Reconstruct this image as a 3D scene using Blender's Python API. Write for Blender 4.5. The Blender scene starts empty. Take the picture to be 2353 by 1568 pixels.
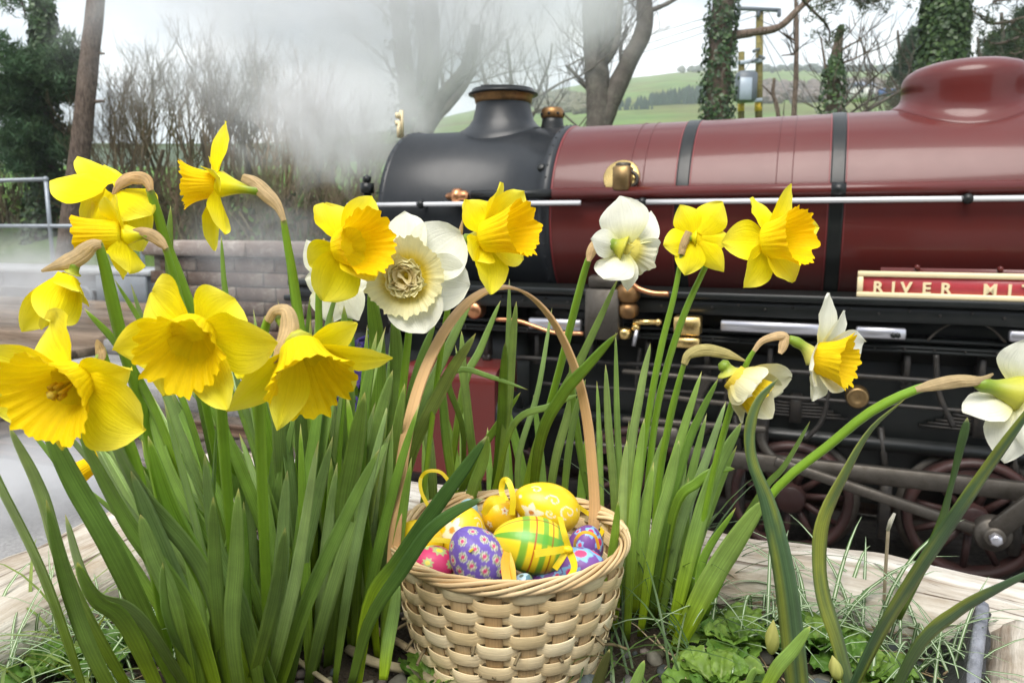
import bpy, math, random
import numpy as np
from mathutils import Vector, Matrix, noise as mnoise

random.seed(11)
R_ = math.radians
sc = bpy.context.scene
COL = sc.collection

# ------------------------------------------------------------------ camera
CZ = 1.15                      # lens height above the rail head
SOIL = 0.732                   # top of the soil in the planter
FPX, CX, CY = 1767.0, 1176.0, 784.0   # lens in units of a 2352 px wide frame
PITCH = R_(8.66)
cam_d = bpy.data.cameras.new('camera')
cam = bpy.data.objects.new('camera', cam_d)
COL.objects.link(cam)
cam.location = (0, 0, CZ)
cam.rotation_euler = (R_(90) - PITCH, 0, 0)
cam_d.sensor_width = 36.0
cam_d.lens = FPX / 2352.0 * 36.0
cam_d.clip_start = 0.02
cam_d.clip_end = 6000
cam_d.dof.use_dof = True
cam_d.dof.focus_distance = 0.72
cam_d.dof.aperture_fstop = 13.0
sc.camera = cam

# ------------------------------------------------------------------ sky and light
SUN_EL, SUN_AZ = R_(57), R_(-158)      # azimuth clockwise from +Y
w = bpy.data.worlds.new('World')
sc.world = w
w.use_nodes = True
nt = w.node_tree
nt.nodes.clear()
out = nt.nodes.new('ShaderNodeOutputWorld')
bg = nt.nodes.new('ShaderNodeBackground')
sky = nt.nodes.new('ShaderNodeTexSky')
sky.sky_type = 'NISHITA'
sky.sun_disc = False
sky.sun_elevation = SUN_EL
sky.sun_rotation = SUN_AZ
sky.air_density = 1.0
sky.dust_density = 2.5
tc = nt.nodes.new('ShaderNodeTexCoord')
mp = nt.nodes.new('ShaderNodeMapping')
mp.inputs['Scale'].default_value = (1.0, 1.0, 2.6)
mp.inputs['Location'].default_value = (0.35, 0.1, 0.2)
n1 = nt.nodes.new('ShaderNodeTexNoise')
n1.inputs['Scale'].default_value = 2.6
n1.inputs['Detail'].default_value = 7
n1.inputs['Roughness'].default_value = 0.55
n1.inputs['Distortion'].default_value = 0.5
rp = nt.nodes.new('ShaderNodeValToRGB')
rp.color_ramp.elements[0].position = 0.36
rp.color_ramp.elements[0].color = (0.30, 0.30, 0.30, 1)
rp.color_ramp.elements[1].position = 0.56
rp.color_ramp.elements[1].color = (1, 1, 1, 1)
n2 = nt.nodes.new('ShaderNodeTexNoise')
n2.inputs['Scale'].default_value = 4.1
n2.inputs['Detail'].default_value = 6
rp2 = nt.nodes.new('ShaderNodeValToRGB')
rp2.color_ramp.elements[0].position = 0.32
rp2.color_ramp.elements[0].color = (4.6, 5.2, 6.1, 1)
rp2.color_ramp.elements[1].position = 0.66
rp2.color_ramp.elements[1].color = (9.6, 9.75, 9.9, 1)
mx = nt.nodes.new('ShaderNodeMix')
mx.data_type = 'RGBA'
L = nt.links.new
L(tc.outputs['Generated'], mp.inputs['Vector'])
L(mp.outputs['Vector'], n1.inputs['Vector'])
L(mp.outputs['Vector'], n2.inputs['Vector'])
L(n1.outputs['Fac'], rp.inputs['Fac'])
L(n2.outputs['Fac'], rp2.inputs['Fac'])
L(rp.outputs['Color'], mx.inputs[0])
L(sky.outputs['Color'], mx.inputs[6])
L(rp2.outputs['Color'], mx.inputs[7])
L(mx.outputs[2], bg.inputs['Color'])
bg.inputs['Strength'].default_value = 0.064
L(bg.outputs['Background'], out.inputs['Surface'])

sun_d = bpy.data.lights.new('sun', 'SUN')
sun_d.energy = 1.5
sun_d.angle = R_(38)
sun_d.color = (1.0, 0.96, 0.9)
sun = bpy.data.objects.new('sun', sun_d)
COL.objects.link(sun)
_sd = Vector((math.sin(SUN_AZ) * math.cos(SUN_EL), math.cos(SUN_AZ) * math.cos(SUN_EL), math.sin(SUN_EL)))
sun.rotation_euler = (-_sd).to_track_quat('-Z', 'Y').to_euler()

sc.view_settings.view_transform = 'Standard'
sc.view_settings.look = 'None'
sc.view_settings.exposure = 1.44
sc.view_settings.gamma = 1
sc.view_settings.use_curve_mapping = False
sc.render.engine = 'CYCLES'
sc.cycles.max_bounces = 7
sc.cycles.diffuse_bounces = 3
sc.cycles.glossy_bounces = 3
sc.cycles.transmission_bounces = 4
sc.cycles.transparent_max_bounces = 6
sc.cycles.volume_bounces = 2
sc.cycles.volume_step_rate = 0.45
sc.cycles.volume_max_steps = 200
sc.cycles.use_denoising = True
sc.cycles.caustics_reflective = False
sc.cycles.caustics_refractive = False
sc.cycles.sample_clamp_indirect = 6

# ------------------------------------------------------------------ picture to place
V3 = Vector
FW = V3((0, math.cos(PITCH), -math.sin(PITCH)))
UP = V3((0, math.sin(PITCH), math.cos(PITCH)))
RT = V3((1, 0, 0))
EYE = V3((0, 0, CZ))

def ray(u, v):
    return FW + RT * ((u - CX) / FPX) - UP * ((v - CY) / FPX)
def W(u, v, d):
    return EYE + ray(u, v) * d
def G(u, v, z):
    r = ray(u, v)
    return EYE + r * ((z - CZ) / r.z)
def Y(u, v, y):
    r = ray(u, v)
    return EYE + r * (y / r.y)
def VW(x, y, z):               # view-space direction: right, up, towards the lens
    return RT * x + UP * y - FW * z
def depth(p):
    return (p - EYE).dot(FW)
def px(p):
    d = depth(p)
    q = p - EYE
    return CX + q.dot(RT) / d * FPX, CY - q.dot(UP) / d * FPX, d

def lin(r, g, b):
    f = lambda c: (c / 12.92 if c <= .04045 else ((c + .055) / 1.055) ** 2.4)
    return (f(r / 255), f(g / 255), f(b / 255))
def lerp(a, b, t):
    return a + (b - a) * t
def mixc(a, b, t):
    return tuple(a[i] + (b[i] - a[i]) * t for i in range(3))
def sstep(a, b, x):
    t = max(0.0, min(1.0, (x - a) / (b - a)))
    return t * t * (3 - 2 * t)
def rnd(a, b):
    return random.uniform(a, b)
def nz(p, s=1.0):
    return mnoise.noise(V3(p) * s)

def cr(pts, n):
    """n points on a Catmull-Rom curve through pts"""
    pts = [V3(p) for p in pts]
    if len(pts) == 2:
        return [pts[0].lerp(pts[1], i / (n - 1)) for i in range(n)]
    P = [pts[0] * 2 - pts[1]] + pts + [pts[-1] * 2 - pts[-2]]
    seg = len(pts) - 1
    o = []
    for i in range(n):
        t = i / (n - 1) * seg
        k = min(int(t), seg - 1)
        t -= k
        a, b, c, d = P[k:k + 4]
        o.append(.5 * ((2 * b) + (c - a) * t + (2 * a - 5 * b + 4 * c - d) * t * t + (3 * b - a - 3 * c + d) * t ** 3))
    return o
def interp(vals, t):
    x = t * (len(vals) - 1)
    k = min(int(x), len(vals) - 2) if len(vals) > 1 else 0
    if len(vals) == 1:
        return vals[0]
    return vals[k] + (vals[k + 1] - vals[k]) * (x - k)

# ------------------------------------------------------------------ mesh builder
class MB:
    def __init__(s):
        s.v, s.f, s.c, s.st, s.mi = [], [], [], [], []
    def add(s, p, c=(1, 1, 1), st=(0, 0)):
        s.v.append((p[0], p[1], p[2])); s.c.append(c); s.st.append(st)
        return len(s.v) - 1
    def grid(s, rows, col=None, closed=False, st=None):
        """rows: list of equal length lists of points; col(i,j)->rgb"""
        ni, nj = len(rows), len(rows[0])
        b = len(s.v)
        for i, r in enumerate(rows):
            for j, p in enumerate(r):
                s.add(p, col(i, j) if callable(col) else (col or (1, 1, 1)),
                      st(i, j) if st else (j / max(1, nj - 1), i / max(1, ni - 1)))
        for i in range(ni - 1):
            for j in range(nj if closed else nj - 1):
                k = (j + 1) % nj
                s.f.append((b + i * nj + j, b + i * nj + k, b + (i + 1) * nj + k, b + (i + 1) * nj + j))
        return b
    def tube(s, path, rad, sides=6, col=None, cap=True, flat=1.0):
        path = [V3(p) for p in path]
        n = len(path)
        t0 = (path[1] - path[0]).normalized()
        x = t0.orthogonal().normalized()
        rows = []
        for i in range(n):
            t = (path[min(i + 1, n - 1)] - path[max(i - 1, 0)])
            if t.length < 1e-9:
                t = t0
            t = t.normalized()
            x = (x - t * x.dot(t))
            x = x.normalized() if x.length > 1e-6 else t.orthogonal().normalized()
            y = t.cross(x)
            r = rad(i / (n - 1)) if callable(rad) else (rad[i] if isinstance(rad, (list, tuple)) else rad)
            rows.append([path[i] + (x * math.cos(2 * math.pi * k / sides) + y * flat * math.sin(2 * math.pi * k / sides)) * r for k in range(sides)])
        c = (lambda i, j: col(i / (n - 1))) if callable(col) else col
        b = s.grid(rows, c, closed=True)
        if cap:
            s.f.append(tuple(b + k for k in reversed(range(sides))))
            e = b + (n - 1) * sides
            s.f.append(tuple(e + k for k in range(sides)))
    def box(s, o, ax, ay, az, col=(1, 1, 1)):
        """o centre; ax, ay, az half-axis vectors"""
        o, ax, ay, az = V3(o), V3(ax), V3(ay), V3(az)
        b = len(s.v)
        for dz in (-1, 1):
            for dx, dy in ((-1, -1), (1, -1), (1, 1), (-1, 1)):
                s.add(o + ax * dx + ay * dy + az * dz, col)
        fl = [(3, 2, 1, 0), (4, 5, 6, 7), (0, 1, 5, 4), (1, 2, 6, 5), (2, 3, 7, 6), (3, 0, 4, 7)]
        if ax.cross(ay).dot(az) < 0:
            fl = [tuple(reversed(q)) for q in fl]
        for q in fl:
            s.f.append(tuple(b + k for k in q))
    def lathe(s, o, axis, prof, n=32, col=None, x=None, start=0.0, ang=2 * math.pi):
        """prof: list of (h, r) along axis"""
        axis = V3(axis).normalized()
        x = V3(x) if x else axis.orthogonal().normalized()
        y = axis.cross(x)
        full = abs(ang - 2 * math.pi) < 1e-6
        m = n if full else n + 1
        rows = [[V3(o) + axis * h + (x * math.cos(start + ang * k / n) + y * math.sin(start + ang * k / n)) * r for k in range(m)] for h, r in prof]
        return s.grid(rows, (lambda i, j: col(i / (len(prof) - 1))) if callable(col) else col, closed=full)
    def ico(s, o, r, col=(1, 1, 1), rough=0.0, sub=1, sq=(1, 1, 1), rot=None):
        vs, fs = ICO[sub]
        b = len(s.v)
        sd = V3((rnd(-50, 50), rnd(-50, 50), rnd(-50, 50)))
        for p in vs:
            q = V3((p[0] * sq[0], p[1] * sq[1], p[2] * sq[2]))
            k = 1 + rough * mnoise.noise(V3(p) * 1.3 + sd)
            q = q * (r * k)
            if rot is not None:
                q = rot @ q
            s.add(V3(o) + q, col)
        s.f += [tuple(b + i for i in f) for f in fs]
    def build(s, name, mat, parent=None, smooth=True, origin=None):
        me = bpy.data.meshes.new(name)
        v = s.v
        if origin is not None:
            v = [(p[0] - origin[0], p[1] - origin[1], p[2] - origin[2]) for p in v]
        me.from_pydata(v, [], s.f)
        a = me.color_attributes.new('Col', 'FLOAT_COLOR', 'POINT')
        ca = np.ones((len(v), 4), dtype=np.float32)
        ca[:, :3] = np.asarray(s.c, dtype=np.float32).reshape(-1, 3)
        a.data.foreach_set('color', ca.ravel())
        b = me.attributes.new('st', 'FLOAT_VECTOR', 'POINT')
        sa = np.zeros((len(v), 3), dtype=np.float32)
        sa[:, :2] = np.asarray(s.st, dtype=np.float32).reshape(-1, 2)
        b.data.foreach_set('vector', sa.ravel())
        me.polygons.foreach_set('use_smooth', [smooth] * len(me.polygons))
        me.materials.append(mat)
        me.update()
        o = bpy.data.objects.new(name, me)
        COL.objects.link(o)
        if origin is not None:
            o.location = origin
        if parent is not None:
            set_parent(o, parent)
        return o

def set_parent(o, p):
    o.parent = p
    o.matrix_parent_inverse = world_mat(p).inverted()
def world_mat(o):
    m = Matrix.LocRotScale(o.location, o.rotation_euler, o.scale)
    return (world_mat(o.parent) @ o.matrix_parent_inverse @ m) if o.parent else m
def _ico(sub):
    import bmesh
    bm = bmesh.new()
    bmesh.ops.create_icosphere(bm, subdivisions=sub, radius=1)
    vs = [tuple(v.co) for v in bm.verts]
    fs = [tuple(v.index for v in f.verts) for f in bm.faces]
    bm.free()
    return vs, fs
ICO = {1: _ico(1), 2: _ico(2), 3: _ico(3)}

def tag(o, label=None, cat=None, group=None, kind=None):
    if label: o['label'] = label
    if cat: o['category'] = cat
    if group: o['group'] = group
    if kind: o['kind'] = kind
    return o
def thing(name, label, cat, loc=(0, 0, 0), group=None):
    o = bpy.data.objects.new(name, None)
    COL.objects.link(o)
    o.location = loc
    o.empty_display_size = .05
    return tag(o, label, cat, group)

# ------------------------------------------------------------------ materials
def newmat(name):
    m = bpy.data.materials.new(name)
    m.use_nodes = True
    t = m.node_tree
    t.nodes.clear()
    return m, t
def N(t, typ, **kw):
    n = t.nodes.new(typ)
    for k, v in kw.items():
        if k in n.inputs:
            n.inputs[k].default_value = v
        else:
            setattr(n, k, v)
    return n
def noise_node(t, scale, detail=4, rough=.55, vec=None, dist=0.0):
    n = N(t, 'ShaderNodeTexNoise')
    n.inputs['Scale'].default_value = scale
    n.inputs['Detail'].default_value = detail
    n.inputs['Roughness'].default_value = rough
    n.inputs['Distortion'].default_value = dist
    if vec is not None:
        t.links.new(vec, n.inputs['Vector'])
    return n
def ramp(t, fac, stops):
    r = N(t, 'ShaderNodeValToRGB')
    e = r.color_ramp.elements
    while len(e) < len(stops):
        e.new(.5)
    for q, (p, c) in zip(e, stops):
        q.position = p
        q.color = (*c, 1) if len(c) == 3 else c
    t.links.new(fac, r.inputs['Fac'])
    return r.outputs['Color']
def mixrgb(t, a, b, fac, mode='MIX'):
    m = N(t, 'ShaderNodeMix')
    m.data_type = 'RGBA'
    m.blend_type = mode
    for sock, val in ((m.inputs[0], fac), (m.inputs[6], a), (m.inputs[7], b)):
        if hasattr(val, 'is_linked') or hasattr(val, 'links'):
            t.links.new(val, sock)
        elif isinstance(val, (int, float)):
            sock.default_value = val if sock == m.inputs[0] else (val, val, val, 1)
        else:
            sock.default_value = (*val, 1)
    return m.outputs[2]
def coords(t, kind='Object', scale=(1, 1, 1), loc=(0, 0, 0)):
    c = N(t, 'ShaderNodeTexCoord')
    m = N(t, 'ShaderNodeMapping')
    m.inputs['Scale'].default_value = scale
    m.inputs['Location'].default_value = loc
    t.links.new(c.outputs[kind], m.inputs['Vector'])
    return m.outputs['Vector']
def attr(t, name, out='Color'):
    a = N(t, 'ShaderNodeAttribute')
    a.attribute_name = name
    return a.outputs[out]
def bump(t, h, strength=.3, dist=.01):
    b = N(t, 'ShaderNodeBump')
    b.inputs['Strength'].default_value = strength
    b.inputs['Distance'].default_value = dist
    t.links.new(h, b.inputs['Height'])
    return b.outputs['Normal']
def finish(m, t, color, rough=.5, metal=0, spec=.5, normal=None, coat=0, coat_r=.05, transl=0, transl_col=None, sheen=0):
    p = N(t, 'ShaderNodeBsdfPrincipled')
    def put(sock, val):
        if hasattr(val, 'links'):
            t.links.new(val, sock)
        elif isinstance(val, (tuple, list)):
            sock.default_value = (*val, 1)
        else:
            sock.default_value = val
    put(p.inputs['Base Color'], color)
    put(p.inputs['Roughness'], rough)
    put(p.inputs['Metallic'], metal)
    put(p.inputs['Specular IOR Level'], spec)
    put(p.inputs['Coat Weight'], coat)
    put(p.inputs['Coat Roughness'], coat_r)
    if normal is not None:
        t.links.new(normal, p.inputs['Normal'])
    o = N(t, 'ShaderNodeOutputMaterial')
    if transl > 0:
        tr = N(t, 'ShaderNodeBsdfTranslucent')
        put(tr.inputs['Color'], transl_col if transl_col is not None else color)
        if normal is not None:
            t.links.new(normal, tr.inputs['Normal'])
        mx = N(t, 'ShaderNodeMixShader')
        mx.inputs[0].default_value = transl
        t.links.new(p.outputs[0], mx.inputs[1])
        t.links.new(tr.outputs[0], mx.inputs[2])
        t.links.new(mx.outputs[0], o.inputs['Surface'])
    else:
        t.links.new(p.outputs[0], o.inputs['Surface'])
    return m

def m_attr(name, rough=.5, transl=0, var=.12, nscale=60, nstr=.15, ndist=.002, spec=.4, stripes=0, stripe_amt=.0, coat=0, tcol=None):
    """colour carried by the mesh, broken up with noise, optional lengthwise veins"""
    m, t = newmat(name)
    c = attr(t, 'Col')
    oi = N(t, 'ShaderNodeObjectInfo')
    vec = coords(t, 'Object')
    n = noise_node(t, nscale, 5, .6, vec)
    g = ramp(t, n.outputs['Fac'], [(.25, (1 - var,) * 3), (.75, (1 + var,) * 3)])
    c2 = mixrgb(t, c, g, 1.0, 'MULTIPLY')
    rr = ramp(t, oi.outputs['Random'], [(0, (1 - var, 1 - var * .8, 1 - var)), (1, (1 + var, 1 + var * .8, 1 + var * .5))])
    c2 = mixrgb(t, c2, rr, 1.0, 'MULTIPLY')
    h = n.outputs['Fac']
    if stripes:
        st = attr(t, 'st', 'Vector')
        mp = N(t, 'ShaderNodeMapping')
        mp.inputs['Scale'].default_value = (stripes, 1.2, 1)
        t.links.new(st, mp.inputs['Vector'])
        sn = noise_node(t, 1.0, 3, .6, mp.outputs['Vector'])
        sg = ramp(t, sn.outputs['Fac'], [(.3, (1 - stripe_amt,) * 3), (.7, (1 + stripe_amt,) * 3)])
        c2 = mixrgb(t, c2, sg, 1.0, 'MULTIPLY')
        ad = N(t, 'ShaderNodeMath'); ad.operation = 'MULTIPLY_ADD'
        t.links.new(sn.outputs['Fac'], ad.inputs[0]); ad.inputs[1].default_value = 1.6
        t.links.new(h, ad.inputs[2])
        h = ad.outputs[0]
    tc_ = mixrgb(t, c2, tcol, 1.0, 'MULTIPLY') if tcol else None
    return finish(m, t, c2, rough=rough, spec=spec, transl=transl, transl_col=tc_, normal=bump(t, h, nstr, ndist), coat=coat)

def m_paint(name, col, rough=.25, metal=0, coat=.6, var=.1, nscale=5, grime=None, grime_amt=.3, bstr=.03, coat_r=.08, spec=.5):
    m, t = newmat(name)
    vec = coords(t, 'Object')
    n = noise_node(t, nscale, 6, .6, vec)
    c = ramp(t, n.outputs['Fac'], [(.3, tuple(x * (1 - var) for x in col)), (.7, tuple(min(1, x * (1 + var)) for x in col))])
    r = rough
    if grime:
        n3 = noise_node(t, nscale * 4, 8, .7, vec)
        f = ramp(t, n3.outputs['Fac'], [(.45, (0, 0, 0)), (.75, (grime_amt,) * 3)])
        c = mixrgb(t, c, grime, f)
        rr = N(t, 'ShaderNodeMath'); rr.operation = 'MULTIPLY_ADD'
        t.links.new(n3.outputs['Fac'], rr.inputs[0]); rr.inputs[1].default_value = .25; rr.inputs[2].default_value = rough - .08
        r = rr.outputs[0]
    return finish(m, t, c, rough=r, metal=metal, coat=coat, coat_r=coat_r, spec=spec, normal=bump(t, n.outputs['Fac'], bstr, .02))
# ================================================================== frame of the railway
TH = R_(21)
AX = V3((-math.cos(TH), math.sin(TH), 0))      # along the track, towards the front of the engine
NX = V3((-math.sin(TH), -math.cos(TH), 0))     # across the track, towards the planter
_t = Y(1300, 292, 3.24)
RB = 0.362                                      # boiler radius
A0 = V3((_t.x, 3.24, 0))
ZB = _t.z - RB - .004                           # boiler centre height
def LP(s, n, z):
    return A0 + AX * s + NX * n + V3((0, 0, z))
def L2(u, v, n):
    """picture point on the vertical plane n -> (s, z)"""
    r = ray(u, v)
    k = (n - (EYE - A0).dot(NX)) / r.dot(NX)
    p = EYE + r * k
    return (p - A0).dot(AX), p.z
def S(u, n, v=515):
    return L2(u, v, n)[0]
def Zp(u, v, n):
    return L2(u, v, n)[1]

def bevelbox(mb, o, ax, ay, az, bv, col=(1, 1, 1)):
    """box with chamfered edges; half axes"""
    o, ax, ay, az = V3(o), V3(ax), V3(ay), V3(az)
    lx, ly, lz = ax.length, ay.length, az.length
    bv = min(bv, lx * .45, ly * .45, lz * .45)
    ux, uy, uz = ax / lx, ay / ly, az / lz
    def ring(z, ins):
        x, y = lx - ins, ly - ins
        c = bv if ins == 0 else bv * .6
        return [o + uz * z + ux * px_ + uy * py_ for px_, py_ in
                [(x, -y + c), (x, y - c), (x - c, y), (-x + c, y), (-x, y - c), (-x, -y + c), (-x + c, -y), (x - c, -y)]]
    rows = [ring(-lz, bv), ring(-lz + bv, 0), ring(lz - bv, 0), ring(lz, bv)]
    b = mb.grid(rows, col, closed=True)
    mb.f.append(tuple(b + k for k in reversed(range(8))))
    mb.f.append(tuple(b + 24 + k for k in range(8)))

# ------------------------------------------------------------------ engine
M_RED = m_paint('crimson_paint', (.112, .0185, .0155), rough=.33, coat=.36, spec=.25, var=.10, nscale=2.5, grime=(.05, .03, .028), grime_amt=.2, coat_r=.11)
M_BLACK = m_paint('black_paint', (.007, .009, .0085), rough=.36, coat=.15, var=.2, nscale=4, grime=(.03, .028, .024), grime_amt=.22, coat_r=.12, spec=.35)
M_SMOKE = m_paint('smokebox_paint', (.011, .014, .017), rough=.42, coat=.28, var=.15, nscale=4, grime=(.035, .035, .04), grime_amt=.35, coat_r=.25, spec=.35)
M_BRASS = m_paint('brass', (.78, .56, .22), rough=.24, metal=1, coat=0, var=.12, nscale=20, grime=(.25, .15, .05), grime_amt=.4)
M_COPPER = m_paint('copper', (.72, .33, .16), rough=.28, metal=1, coat=0, var=.15, nscale=18, grime=(.2, .1, .05), grime_amt=.4)
M_BRONZE = m_paint('bronze', (.30, .20, .09), rough=.35, metal=.9, coat=0, var=.2, nscale=20, grime=(.10, .07, .03), grime_amt=.5)
M_BURNT = m_paint('heat_tinted_copper', (.30, .165, .065), rough=.38, metal=.85, coat=0, var=.35, nscale=9, grime=(.06, .04, .03), grime_amt=.8)
M_STEEL = m_paint('oiled_steel', (.12, .108, .092), rough=.5, metal=.85, coat=0, var=.25, nscale=9, grime=(.05, .04, .03), grime_amt=.85)
M_BRIGHT = m_paint('polished_steel', (.56, .56, .60), rough=.3, metal=.8, coat=0, var=.05, nscale=9)
M_WHITERAIL = m_paint('polished_handrail', (.86, .86, .87), rough=.25, metal=.35, coat=.3, var=.04, nscale=9)
M_WHEEL = m_paint('wheel_red_brown', (.038, .011, .009), rough=.6, coat=.1, var=.3, nscale=12, grime=(.03, .022, .016), grime_amt=.8)
M_CREAM = m_paint('cream_enamel', (.84, .70, .42), rough=.35, coat=.3, var=.05, nscale=20)
M_LINE = m_paint('lining_red', (.22, .03, .03), rough=.4, coat=.3, var=.1, nscale=20)
M_PLATE = m_paint('nameplate_red', (.50, .055, .07), rough=.4, coat=.3, var=.1, nscale=20)

loco = thing('steam_locomotive', 'crimson and black steam locomotive with nameplate standing behind the flowers', 'steam locomotive', LP(-1, 0, 0))
def cyl_r(s):
    return RB
S_RED = S(1262, RB, 515) - .0
S_FRONT = S(868, RB, 515)

mb = MB()
prof = [(-2.9, RB * 1.06), (-2.0, RB * 1.035), (-1.0, RB * 1.012), (-.3, RB), (S_RED, RB)]
P2 = []
for (s0, r0), (s1, r1) in zip(prof, prof[1:]):
    for k in range(6):
        P2.append((lerp(s0, s1, k / 6), lerp(r0, r1, k / 6)))
P2.append(prof[-1])
ZV = V3((0, 0, ZB))
mb.lathe(A0 + ZV, AX, [(h, r) for h, r in P2], 96)
boiler = mb.build('boiler', M_RED, loco)
def rb(s):
    for (s0, r0), (s1, r1) in zip(prof, prof[1:]):
        if s0 <= s <= s1:
            return lerp(r0, r1, (s - s0) / (s1 - s0))
    return RB
# smokebox
mb = MB()
mb.lathe(A0 + ZV, AX, [(S_RED + .001, RB - .01), (S_RED + .001, RB + .007), (S_RED + .045, RB + .007), (S_RED + .047, RB + .001), (S_RED + .2, RB + .001), (S_FRONT - .03, RB + .001), (S_FRONT - .028, RB + .006), (S_FRONT - .004, RB + .006), (S_FRONT, RB - .004), (S_FRONT, RB * .8)], 96)
mb.build('smokebox', M_SMOKE, loco)
mb = MB()
mb.lathe(A0 + ZV, AX, [(S_FRONT - .004, RB * .82), (S_FRONT + .012, RB * .80), (S_FRONT + .05, RB * .66), (S_FRONT + .085, RB * .3), (S_FRONT + .09, 0.001)], 48)
sd_ = mb.build('smokebox_door', M_SMOKE, loco)
mb = MB(); mb.tube([LP(S_FRONT + .08, 0, ZB), LP(S_FRONT + .13, 0, ZB)], .02, 10); mb.tube([LP(S_FRONT + .12, 0, ZB - .06), LP(S_FRONT + .12, 0, ZB + .06)], .008, 8); mb.build('door_handle', M_BRIGHT, sd_)
# rivet line at the back of the smokebox
mb = MB()
for k in range(46):
    a = 2 * math.pi * k / 46
    e = NX * math.cos(a) + V3((0, 0, 1)) * math.sin(a)
    mb.ico(LP(S_RED + .024, 0, ZB) + e * (RB + .007), .0045, sub=1)
    mb.ico(LP(S_FRONT - .016, 0, ZB) + e * (RB + .006), .0040, sub=1)
tag(mb.build('rivet', M_SMOKE, loco), kind='stuff')
mb = MB()
so, zo = L2(1239, 379, RB * .93)
e = (NX * .86 + V3((0, 0, .5))).normalized()
mb.lathe(LP(so, 0, ZB) + e * (RB - .004), e, [(0, .017), (.012, .016), (.016, .010), (.016, .001)], 14)
mb.build('washout_plug', M_BLACK, loco)
# boiler bands with thin red lining
for ub in (1564, 1921, 2600):
    sb = S(ub, RB, 470)
    r = rb(sb)
    mb = MB()
    mb.lathe(A0 + ZV, AX, [(sb - .022, r - .004), (sb - .022, r + .003), (sb - .017, r + .0035), (sb + .017, r + .0035), (sb + .022, r + .003), (sb + .022, r - .004)], 96)
    bd = mb.build('boiler_band', M_BLACK, loco)
    for o_ in (-.026, .026):
        mb = MB(); mb.lathe(A0 + ZV, AX, [(sb + o_ - .0014, r - .004), (sb + o_ - .0014, r + .0015), (sb + o_ + .0014, r + .0015), (sb + o_ + .0014, r - .004)], 96)
        mb.build('lining', M_LINE, bd)
    for ds in (.14, .19):
        mb = MB(); mb.lathe(A0 + ZV, AX, [(sb + ds - .0016, r - .004), (sb + ds - .0016, r + .0012), (sb + ds + .0016, r + .0012), (sb + ds + .0016, r - .004)], 96)
        mb.build('cladding_seam', M_RED, bd)
mb = MB(); mb.lathe(A0 + ZV, AX, [(S_RED - .006, RB - .004), (S_RED - .006, RB + .004), (S_RED + .000, RB + .004), (S_RED, RB - .004)], 96)
mb.build('lining', M_LINE, loco)

def saddle(prof, s0, n=56):
    """turned casting sitting on the boiler: prof (height above the boiler crown, radius, how much it follows the barrel)"""
    mb = MB()
    rows = []
    for h, r, k in prof:
        row = []
        for i in range(n):
            a = 2 * math.pi * i / n
            dn = r * math.sin(a); ds = r * math.cos(a)
            rr = rb(s0 + ds)
            zc = math.sqrt(max(0, rr * rr - dn * dn))
            row.append(LP(s0 + ds, dn, ZB + lerp(rr, zc, k) + h))
        rows.append(row)
    mb.grid(rows, closed=True)
    return mb
# chimney
sc_ = S(1156, 0, 280)
zt = Zp(1156, 207, 0) - (ZB + RB)
ch = saddle([(-.01, .185, 1), (.003, .182, 1), (.010, .165, .85), (.022, .145, .6), (.045, .128, .25), (.08, .119, 0), (zt * .62, .114, 0), (zt * .66, .115, 0)], sc_).build('chimney', M_SMOKE, loco)
mb = MB()
o = LP(sc_, 0, ZB + RB)
mb.lathe(o, (0, 0, 1), [(zt * .66, .1145), (zt * .67, .118), (zt * .75, .120), (zt * .82, .124), (zt * .86, .130)], 48)
mb.build('chimney_cap', M_BURNT, ch)
mb = MB()
mb.lathe(o, (0, 0, 1), [(zt * .855, .130), (zt * .865, .145), (zt * .90, .146), (zt * .925, .134), (zt * 1.0, .130), (zt * 1.0, .108), (zt * .5, .10), (zt * .2, .10)], 48)
mb.build('chimney_rim', M_BLACK, ch)
mb = MB(); mb.box(LP(sc_ + .05, .0, ZB + RB + zt * 1.03), AX * .03, NX * .05, V3((0, 0, .012))); mb.build('chimney_capuchon', M_BLACK, ch)
# snifting valve behind the chimney
ss = S(1269, 0, 280); z0 = ZB + RB - .01
mb = MB(); mb.lathe(LP(ss, 0, z0), (0, 0, 1), [(0, .052), (.03, .045), (.05, .043), (.052, .04)], 20)
sv = mb.build('snifting_valve', M_BLACK, loco)
mb = MB(); mb.lathe(LP(ss, 0, z0 + .05), (0, 0, 1), [(0, .043), (.005, .048), (.026, .048), (.036, .043), (.042, .038), (.045, .018), (.045, .001)], 20)
mb.build('valve_cap', M_BURNT, sv)
mb = MB()
for k in range(8):
    a = k * math.pi / 4
    mb.ico(LP(ss, 0, z0 + .066) + (NX * math.cos(a) + AX * math.sin(a)) * .047, .007, sub=1)
tag(mb.build('cap_hole', M_BLACK, sv), kind='stuff')
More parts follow.
